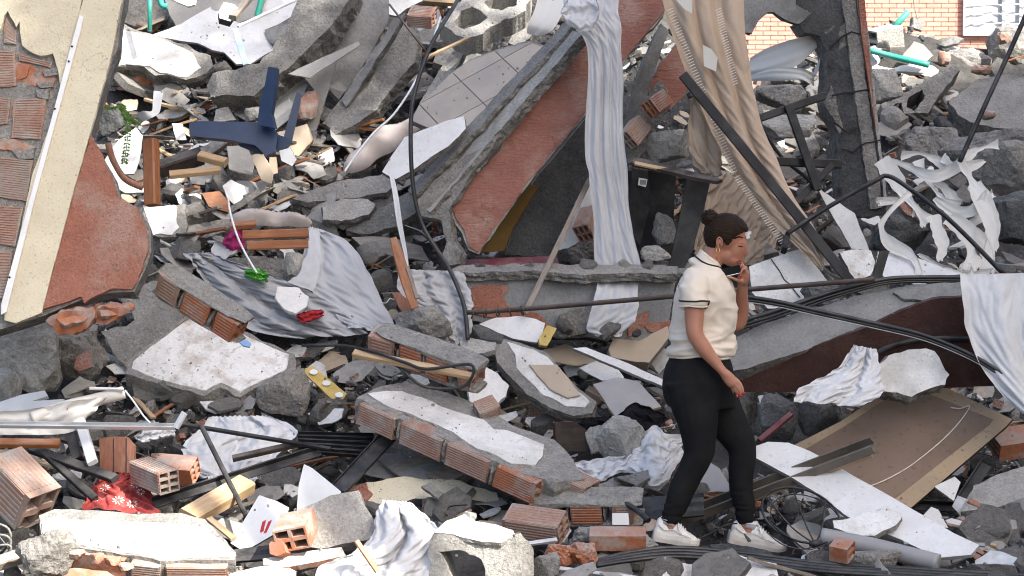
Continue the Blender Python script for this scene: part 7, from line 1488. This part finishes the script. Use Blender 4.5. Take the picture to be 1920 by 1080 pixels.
# shoes
def shoe(heel, toe, y, tilt=0):
    H, Tt = Q(*heel, y), Q(*toe, y); L = (Tt - H).length; x = (Tt - H).normalized(); yv = Vector((0, 1, 0)); z = x.cross(yv); z = z if z.z > 0 else -z
    e = empty('shoe', H); e.parent = per; e.location = H - wloc(per)
    def at(u, v, w_): return H + x*u*L + yv*v + z*w_
    n = 18
    # upper: sections along the shoe  (u, half width, height, base)
    S_ = [(.0, .024, .078), (.03, .036, .104), (.10, .040, .116), (.2, .040, .112), (.3, .040, .110), (.42, .042, .112), (.5, .044, .104), (.6, .047, .084), (.72, .049, .068), (.84, .048, .056), (.93, .039, .046), (.99, .018, .032)]
    V = []; Fc = []
    S2 = catmull([Vector(s) for s in S_], 3)
    for s in S2:
        for j in range(n):
            t = 2*math.pi*j/n; ct, st = math.cos(t), math.sin(t)
            V.append(at(s.x, s.y*math.copysign(abs(ct)**.75, ct), .018 + max(-.004, (s.z - .018)*(st if st > 0 else st*.1)) + .0015*noise.noise(Vector((s.x*14, ct*3, st*3)))))
    m = len(S2)
    for i in range(m - 1):
        for j in range(n): Fc.append((i*n + j, i*n + (j+1) % n, (i+1)*n + (j+1) % n, (i+1)*n + j))
    Fc.append(tuple(range(n))); Fc.append(tuple(range((m-1)*n, m*n)))
    mk('upper', V, Fc, ['shoe_white'], None, e, True)
    # thick wavy sole
    V = []; Fc = []; P_ = [(-.03, .024), (0, .036), (.12, .043), (.3, .041), (.45, .043), (.62, .050), (.8, .051), (.92, .042), (1.0, .024), (1.03, .006)]
    P2 = catmull([Vector((a, b, 0)) for a, b in P_], 3); hgt = lambda u: .040 + .016*max(0, 1 - u/.3) - .004*math.sin(u*9) 
    bot = lambda u: .010*max(0, (u - .75)/.25)**2
    for p in P2:
        for (sx, hz) in ((1, 0), (1.06, .5), (1, 1), (-1, 1), (-1.06, .5), (-1, 0)): V.append(at(p.x, p.y*sx, lerp(bot(p.x), hgt(p.x), hz)))
    for i in range(len(P2) - 1):
        for j in range(6): Fc.append((i*6 + j, i*6 + (j+1) % 6, (i+1)*6 + (j+1) % 6, (i+1)*6 + j))
    Fc.append(tuple(range(6))); Fc.append(tuple(range((len(P2)-1)*6, len(P2)*6)))
    mk('sole', V, Fc, ['shoe_sole'], None, e)
    for k in range(5):
        u = .44 + .05*k; hh = .112 - .0062*k*1.1 - .002*k
        V, Fc = sweep([at(u, -.034, hh - .022), at(u + .012, -.02, hh - .004), at(u + .02, 0, hh + .003), at(u + .012, .02, hh - .004)], circ(.0032, 5)); mk('lace', V, Fc, ['pvc_white'], None, e, True)
    V, Fc = sweep(catmull([at(.38, -.01, .112), at(.46, -.028, .112), at(.5, -.045, .08), at(.58, -.050, .06)], 4), circ(.0026, 5)); mk('lace', V, Fc, ['pvc_white'], None, e, True)
    V, Fc = sweep(catmull([at(.04, -.037, .085), at(.2, -.042, .062), at(.4, -.0445, .070), at(.6, -.050, .054), at(.8, -.050, .045)], 4), circ(.0022, 5)); mk('side_seam', V, Fc, ['shoe_sole'], None, e, True)
    V, Fc = limb_raw(at(.29, 0, .09), at(.30, 0, .128), .042, .040); mk('sock', V, Fc, ['cloth_white'], None, e, True)
    ring('shoe_collar', [at(.28 + .16*math.cos(t), .038*math.sin(t), .113) for t in [2*math.pi*k/20 for k in range(21)]], .008, 'shoe_white', parent=e)
def limb_raw(a, b, r1, r2, n=16):
    V, Fc = sweep([a, a.lerp(b, .5), b], circ(1, n), up=Vector((0, 1, 0)))
    for i in range(3):
        r = lerp(r1, r2, i/2); c_ = [a, a.lerp(b, .5), b][i]
        for j in range(n): V[i*n + j] = c_ + (V[i*n + j] - c_)*r
    return V, Fc
shoe((1224, 1012), (1308, 1026), -.09); shoe((1366, 1016), (1470, 1036), .07)
# ------------------------------------------------------------ scattered fragments, each a thing of its own
for px_, py_, s_ in ((1310, 560, 'the woman'), (1440, 1005, 'the front shoe'), (1260, 1000, 'the rear shoe')): LAND.append(((px_, py_), s_))
used = {}
WHO = [(1242, 660, 1425, 1040), (1215, 975, 1475, 1040)]
PERSON = [(1300, 470), (1312, 400), (1350, 385), (1405, 420), (1410, 520), (1395, 620), (1385, 740), (1425, 840), (1420, 975), (1475, 1030), (1365, 1030), (1362, 880), (1310, 930), (1305, 1025), (1220, 1000), (1270, 860), (1240, 720), (1260, 560)]
def where(px, py):
    best = sorted(LAND, key=lambda l: (l[0][0] - px)**2 + ((l[0][1] - py)*1.3)**2)[:4]
    return best
def rel(l, px, py):
    dx, dy = px - l[0][0], py - l[0][1]
    if abs(dx) > abs(dy)*2.2: return 'just right of' if dx > 0 else 'just left of'
    if abs(dy) > abs(dx)*2.2: return 'directly below' if dy > 0 else 'directly above'
    return ('below and ' if dy > 0 else 'above and ') + ('right of' if dx > 0 else 'left of')
def sizeword(s): return 'tiny' if s < .02 else 'small' if s < .035 else 'fist sized' if s < .055 else 'palm wide' if s < .08 else 'large'
def naming(o, desc, cat, s, p, group):
    px, py = PX(p)
    for l in where(px, py):
        lab = f'{sizeword(s)} {desc} {rel(l, px, py)} {l[1]}'
        if lab not in used: break
    used[lab] = 1
    o['label'] = ' '.join(lab.split()[:16]); o['category'] = cat; o['group'] = group; o['kind'] = 'thing'
def proto(name, V, Fc, mat):
    me = bpy.data.meshes.new(name); me.from_pydata([Vector(v) for v in V], [], Fc); me.materials.append(MATS[mat]); me.update(); return me
def shard(seed, th, n=7, asp=1.):
    rr = random.Random(seed); q = []
    for i in range(n):
        a = 2*math.pi*(i + rr.random()*.7)/n; r = .55 + .45*rr.random(); q.append(Vector((math.cos(a)*r, math.sin(a)*r*asp)))
    q = jagged(resample(q, .22), .05, seed*1.3); pp, tr = fill(q, .45, rr); m = len(q)
    cv = rr.uniform(-.12, .12)
    def z(p): return cv*p.x*p.x + .03*noise.noise(Vector((p.x*3, p.y*3, seed)))
    V = [Vector((p.x, p.y, z(p) + th/2)) for p in pp]; Fc = list(tr); b = len(V)
    V += [Vector((p.x, p.y, z(p) + th/2)) for p in q] + [Vector((p.x*(1 + .04*noise.noise(Vector((i, 1, seed)))), p.y, z(p) - th/2)) for i, p in enumerate(q)]
    Fc += [(b + i, b + m + i, b + m + (i+1) % m, b + (i+1) % m) for i in range(m)]
    b2 = len(V); V += [Vector((p.x, p.y, z(p) - th/2)) for p in pp]; Fc += [tuple(b2 + x for x in reversed(f)) for f in tr]
    return V, Fc
KINDS = []
ra = ['blocky', 'wedge shaped', 'pointed', 'flat sided', 'rounded', 'jagged', 'squat', 'angular']
rk = [rockdata(300 + i, 3, 6 + i % 5, .06, (1, .8, .6 + .3*(i % 3)/2)) for i in range(8)]
for mt, col in (('conc', 'grey'), ('conc_raw', 'dark grey'), ('conc_light', 'pale grey'), ('conc_dark', 'blackish grey')):
    for i in range(8):
        V, Fc = rk[i]; V = [Vector((v.x, v.y*.8, v.z*(.45 + .06*i))) for v in V]
        KINDS.append(('concrete', proto('concrete_fragment', V, Fc, mt), 'concrete_fragment', f'{ra[i]} {col} concrete fragment', 'concrete fragment', 'loose concrete fragments in the rubble', {'conc': 4, 'conc_raw': 4, 'conc_light': 2, 'conc_dark': 1}[mt], (.025, .12), 0))
sa = ['three cornered', 'long', 'broad', 'chipped', 'curved edged', 'crooked']
for mt, col, ct, nm, grp, wgt, th, rng in (('plaster', 'white', 'plaster shard', 'plaster_shard', 'loose white plaster shards', 3, .16, (.03, .12)), ('white_board', 'thin white', 'board shard', 'board_shard', 'loose thin white board shards', 4, .04, (.04, .17)), ('board_grey', 'thin grey', 'board shard', 'board_shard', 'loose thin grey board shards', 4, .04, (.04, .19)), ('tile_beige', 'beige', 'tile shard', 'tile_shard', 'loose beige tile shards', 2, .09, (.03, .11)), ('card', 'tan', 'cardboard scrap', 'cardboard_scrap', 'tan cardboard scraps', 1.2, .03, (.04, .14)), ('conc', 'grey', 'render shard', 'render_shard', 'loose grey render shards', 5, .16, (.04, .17))):
    for i in range(6):
        V, Fc = shard(400 + i*7 + len(KINDS), th, 6 + i % 3, [.9, .45, .8, .7, .6, .75][i])
        KINDS.append(('shard' + mt, proto(nm, V, Fc, mt), nm, f'{sa[i]} {col} {ct}', ct, grp, wgt, rng, 1))
for mt, col in (('conc', 'grey'), ('conc_light', 'pale grey'), ('board_shade', 'dark grey'), ('conc_raw', 'rough grey')):
    for i in range(4):
        V, Fc = shard(600 + i*11 + len(KINDS), .2, 6 + i % 3, [.8, .55, .7, .45][i])
        KINDS.append(('plate', proto('concrete_plate', V, Fc, mt), 'concrete_plate', f'{sa[i]} {col} broken plate', 'concrete plate', 'loose broken concrete plates', 1, (.09, .22), 1))
ba = ['broken hollow', 'cracked ribbed', 'half', 'corner']
for mt, col in (('brick', 'orange'), ('brick_dusty', 'dusty red'), ('brick_grey', 'grey coated')):
    for i in range(4):
        V, Fc = brickdata(1.5 + .25*i, 1.1, 1.0, 2, 2, 5, .25, 500 + i); KINDS.append(('brick', proto('brick_fragment', V, Fc, mt), 'brick_fragment', f'{ba[i]} {col} brick fragment', 'brick fragment', 'loose brick fragments in the rubble', 1.5, (.028, .055), 0))
wa = ['straight', 'splintered', 'short']
for mt, col in (('wood_light', 'pale'), ('wood_old', 'grey weathered'), ('wood_orange', 'orange brown'), ('wood_dark', 'dark')):
    for i in range(3):
        V, Fc = sweep([Vector((x, 0, .02*math.sin(x*3 + i))) for x in (-1, -.5, 0, .5, 1)], rect(.16 + .05*i, .09, .1), up=Vector((0, 0, 1)), jit=.15)
        KINDS.append(('wood', proto('wood_splinter', V, Fc, mt), 'wood_splinter', f'{wa[i]} {col} wood splinter', 'wood splinter', 'loose wood splinters in the rubble', 1.0, (.06, .22), 2))
def blocked(px, py):
    return any(inside((px, py), c) for c in CLEAR) or (1205 < px < 1510 and 960 < py < 1075) or inside((px, py), PERSON)
byk = {}
for k_ in KINDS: byk.setdefault(k_[0], []).append(k_)
quota = {'plate': 80, 'concrete': 210, 'brick': 80, 'wood': 150, 'shardplaster': 110, 'shardwhite_board': 110, 'shardboard_grey': 175, 'shardtile_beige': 50, 'shardcard': 75, 'shardconc': 215}
def place(kd, n, reg=(-40, -30, 1960, 1095)):
    lst = byk[kd]; wts = [l[6] for l in lst]; done = 0; tries = 0
    while done < n and tries < n*40:
        tries += 1
        # uniform over the heap seen from the street: by area of ground in the view
        px, py = R.uniform(reg[0], reg[2]), R.uniform(reg[1], reg[3])
        y = G(px, py)
        if y > 11.5 or y < -1.6: continue
        if R.random() > 1.0 if y < 4 else R.random() > .9: continue
        if blocked(px, py): 
            if R.random() < .96: continue
        p = P(px, py, y)
        _, me, nm, desc, cat, grp, _w, rng, mode = R.choices(lst, wts)[0]
        s = rng[0] + (rng[1] - rng[0])*R.random()**2
        if y > 4: s *= 1.35
        o = bpy.data.objects.new(nm, me); COL.objects.link(o)
        p = p + Vector((0, 0, s*.22 - .8*pit(p.x, p.y))); p.y -= s*.3
        if mode == 0: e = (R.uniform(-.6, .9), R.uniform(-.6, .6), R.uniform(0, 6.3))
        elif mode == 1: e = (R.uniform(.1, 1.2), R.uniform(-.6, .6), R.uniform(-.7, .7)); 
        else: e = (R.uniform(-.3, .3), R.uniform(-.55, .55), R.uniform(-1.2, 1.2))
        o.location = p; o.rotation_euler = e; o.scale = (s, s, s)
        naming(o, desc, cat, s, p, grp); done += 1
for kd, n in quota.items(): place(kd, n)
for kd, n in (('concrete', 45), ('plate', 24), ('brick', 24), ('shardwhite_board', 22), ('shardconc', 30), ('wood', 16)): place(kd, n, (1395, 60, 1930, 300))
for kd, n in (('shardcard', 22), ('shardboard_grey', 36), ('shardwhite_board', 20), ('wood', 34), ('plate', 16), ('shardconc', 24)): place(kd, n, (190, 170, 700, 500))
for i in range(40):
    for _ in range(60):
        px, py = R.uniform(0, 1920), R.uniform(60, 1060)
        if not inside((px, py), PERSON) and G(px, py) < 8: break
    y = G(px, py) - .12; a = R.uniform(-.9, .9); l = R.uniform(40, 130); pts = []
    for k in range(5):
        t = k/4 - .5; pts.append(P(px + l*t*math.cos(a) + R.uniform(-9, 9), py + l*t*math.sin(a) + R.uniform(-9, 9), y + R.uniform(-.04, .04)))
    m_ = i % 3; V, Fc = sweep(catmull(pts, 6), circ([.004, .003, .005][m_], 5)); o = mk('loose_wire', V, Fc, [['rubber_black', 'pvc_white', 'metal_rusty'][m_]], None, None, True)
    naming(o, ['curling black wire', 'curling white wire', 'bent rusty wire'][m_], 'wire', .03, pts[2], 'loose wires in the rubble')
for i in range(26):     # chunks caught along the lintel
    px = R.uniform(800, 1230); py, y = (R.uniform(500, 512), 1.8) if i % 2 else (R.uniform(612, 640), 1.6)
    k_ = R.choice(byk['concrete'] + byk['shardconc']); s_ = R.uniform(.03, .075); o = bpy.data.objects.new(k_[2], k_[1]); COL.objects.link(o); p = P(px, py, y); o.location = p; o.scale = (s_, s_, s_); o.rotation_euler = (R.uniform(0, .8), R.uniform(-.5, .5), R.uniform(0, 6))
    naming(o, k_[3], k_[4], s_, p, k_[5])
# fragments wholly buried under others are left out
bpy.context.view_layer.update(); dg = bpy.context.evaluated_depsgraph_get(); rv = random.Random(3)
def shows(o):
    vs_ = o.data.vertices; mw = o.matrix_world
    for _ in range(7):
        d = (mw @ vs_[rv.randrange(len(vs_))].co) - CAM; h_ = SC.ray_cast(dg, CAM, d.normalized())
        if h_[0] and h_[4].name == o.name: return True
    return False
hid = [o for o in SC.objects if o.parent is None and o.get('group') and not shows(o)]
for o in hid: bpy.data.objects.remove(o)
# the small stuff nobody could count: rubble bits and grit, real geometry joined by colour
def stuff(name, label, n, mat, smin, smax, variants, pick):
    V = []; Fc = []; k = 0; tries = 0
    while k < n and tries < n*8:
        tries += 1; p = pick()
        if p is None: continue
        s = smin + (smax - smin)*R.random()**2.5; v, f = R.choice(variants)
        a = R.uniform(0, 6.3); ca, sa_ = math.cos(a), math.sin(a); tx, ty = R.uniform(-.7, .7), R.uniform(-.7, .7); b = len(V)
        for q in v:
            x, y, z = q.x*ca - q.y*sa_, q.x*sa_ + q.y*ca, q.z; z += x*tx + y*ty
            V.append((p.x + x*s, p.y + y*s, p.z + z*s + s*.3))
        Fc += [tuple(b + i for i in t) for t in f]; k += 1
    o = mk(name, V, Fc, [mat], origin=Vector((0, 0, 0))); o['kind'] = 'stuff'; o['label'] = label
def pick_ground():
    px, py = R.uniform(-60, 1980), R.uniform(-40, 1110); y = G(px, py)
    if y > 12 or blocked(px, py): return None
    p = P(px, py, y) + Vector((R.gauss(0, .03), R.gauss(0, .05), 0)); p.z -= pit(p.x, p.y)*1.2 + .02
    return p
tiny = [rockdata(700 + i, 1, 6, .05, (1, .8, .6)) for i in range(10)]
tinys = [([Vector((v.x, v.y*.7, v.z*.12)) for v in rockdata(720 + i, 1, 5, .03)[0]], rockdata(720 + i, 1, 5, .03)[1]) for i in range(6)]
stuff('concrete_rubble', 'small grey concrete rubble filling the gaps between larger pieces', 1700, 'conc', .008, .036, tiny, pick_ground)
stuff('dark_rubble', 'small rubble darkened in colour for the shade in the gaps', 3000, 'conc_dark', .008, .034, tiny, pick_ground)  # dark colour of these bits stands for shade between the pieces
stuff('plaster_rubble', 'small white plaster chips strewn over the heap', 1000, 'plaster', .006, .03, tinys, pick_ground)
stuff('board_rubble', 'small grey board chips strewn over the heap', 1300, 'board_grey', .008, .034, tinys, pick_ground)
stuff('brick_rubble', 'small orange brick chips strewn over the heap', 600, 'brick', .006, .026, tiny, pick_ground)
sliver = [([Vector((x*(1 + .3*k), y*.13, z*.08)) for x in (-1, 1) for y in (-1, 1) for z in (-1, 1)], [(0, 1, 3, 2), (4, 6, 7, 5), (0, 4, 5, 1), (2, 3, 7, 6), (0, 2, 6, 4), (1, 5, 7, 3)]) for k in range(3)]
stuff('wood_chips', 'small pale wood slivers strewn over the heap', 900, 'wood_old', .012, .06, sliver, pick_ground)
stuff('tan_chips', 'small tan cardboard and wood chips strewn over the heap', 500, 'card', .008, .035, tinys, pick_ground)
# grit lying on top of slabs: dropped straight down onto what is there
bpy.context.view_layer.update(); dg = bpy.context.evaluated_depsgraph_get()
SOFT = ('cloth', 'curtain', 'blanket', 'sheet', 'rag', 'person', 'tree', 'building', 'house', 'vinyl strip', 'pillow', 'board')
def pick_top():
    x, y = R.uniform(-2.9, 3.0), R.uniform(-1.6, 5.0)
    if abs(x) > (y + 10.4)*.25: return None
    ok, loc_, nn, idx, ob, _ = SC.ray_cast(dg, Vector((x, y, 4.4)), Vector((0, 0, -1)))
    if not ok or nn.z < .45: return None
    r = ob
    while r.parent: r = r.parent
    if r.get('category', '') in SOFT and R.random() < .93: return None
    return loc_ - Vector((0, 0, .002))
stuff('concrete_grit', 'grey grit and dust crumbs lying on slabs and boards', 2600, 'conc', .002, .009, tiny[:5], pick_top)
stuff('plaster_grit', 'pale plaster crumbs lying on slabs and boards', 1800, 'conc_light', .002, .008, tiny[:5], pick_top)
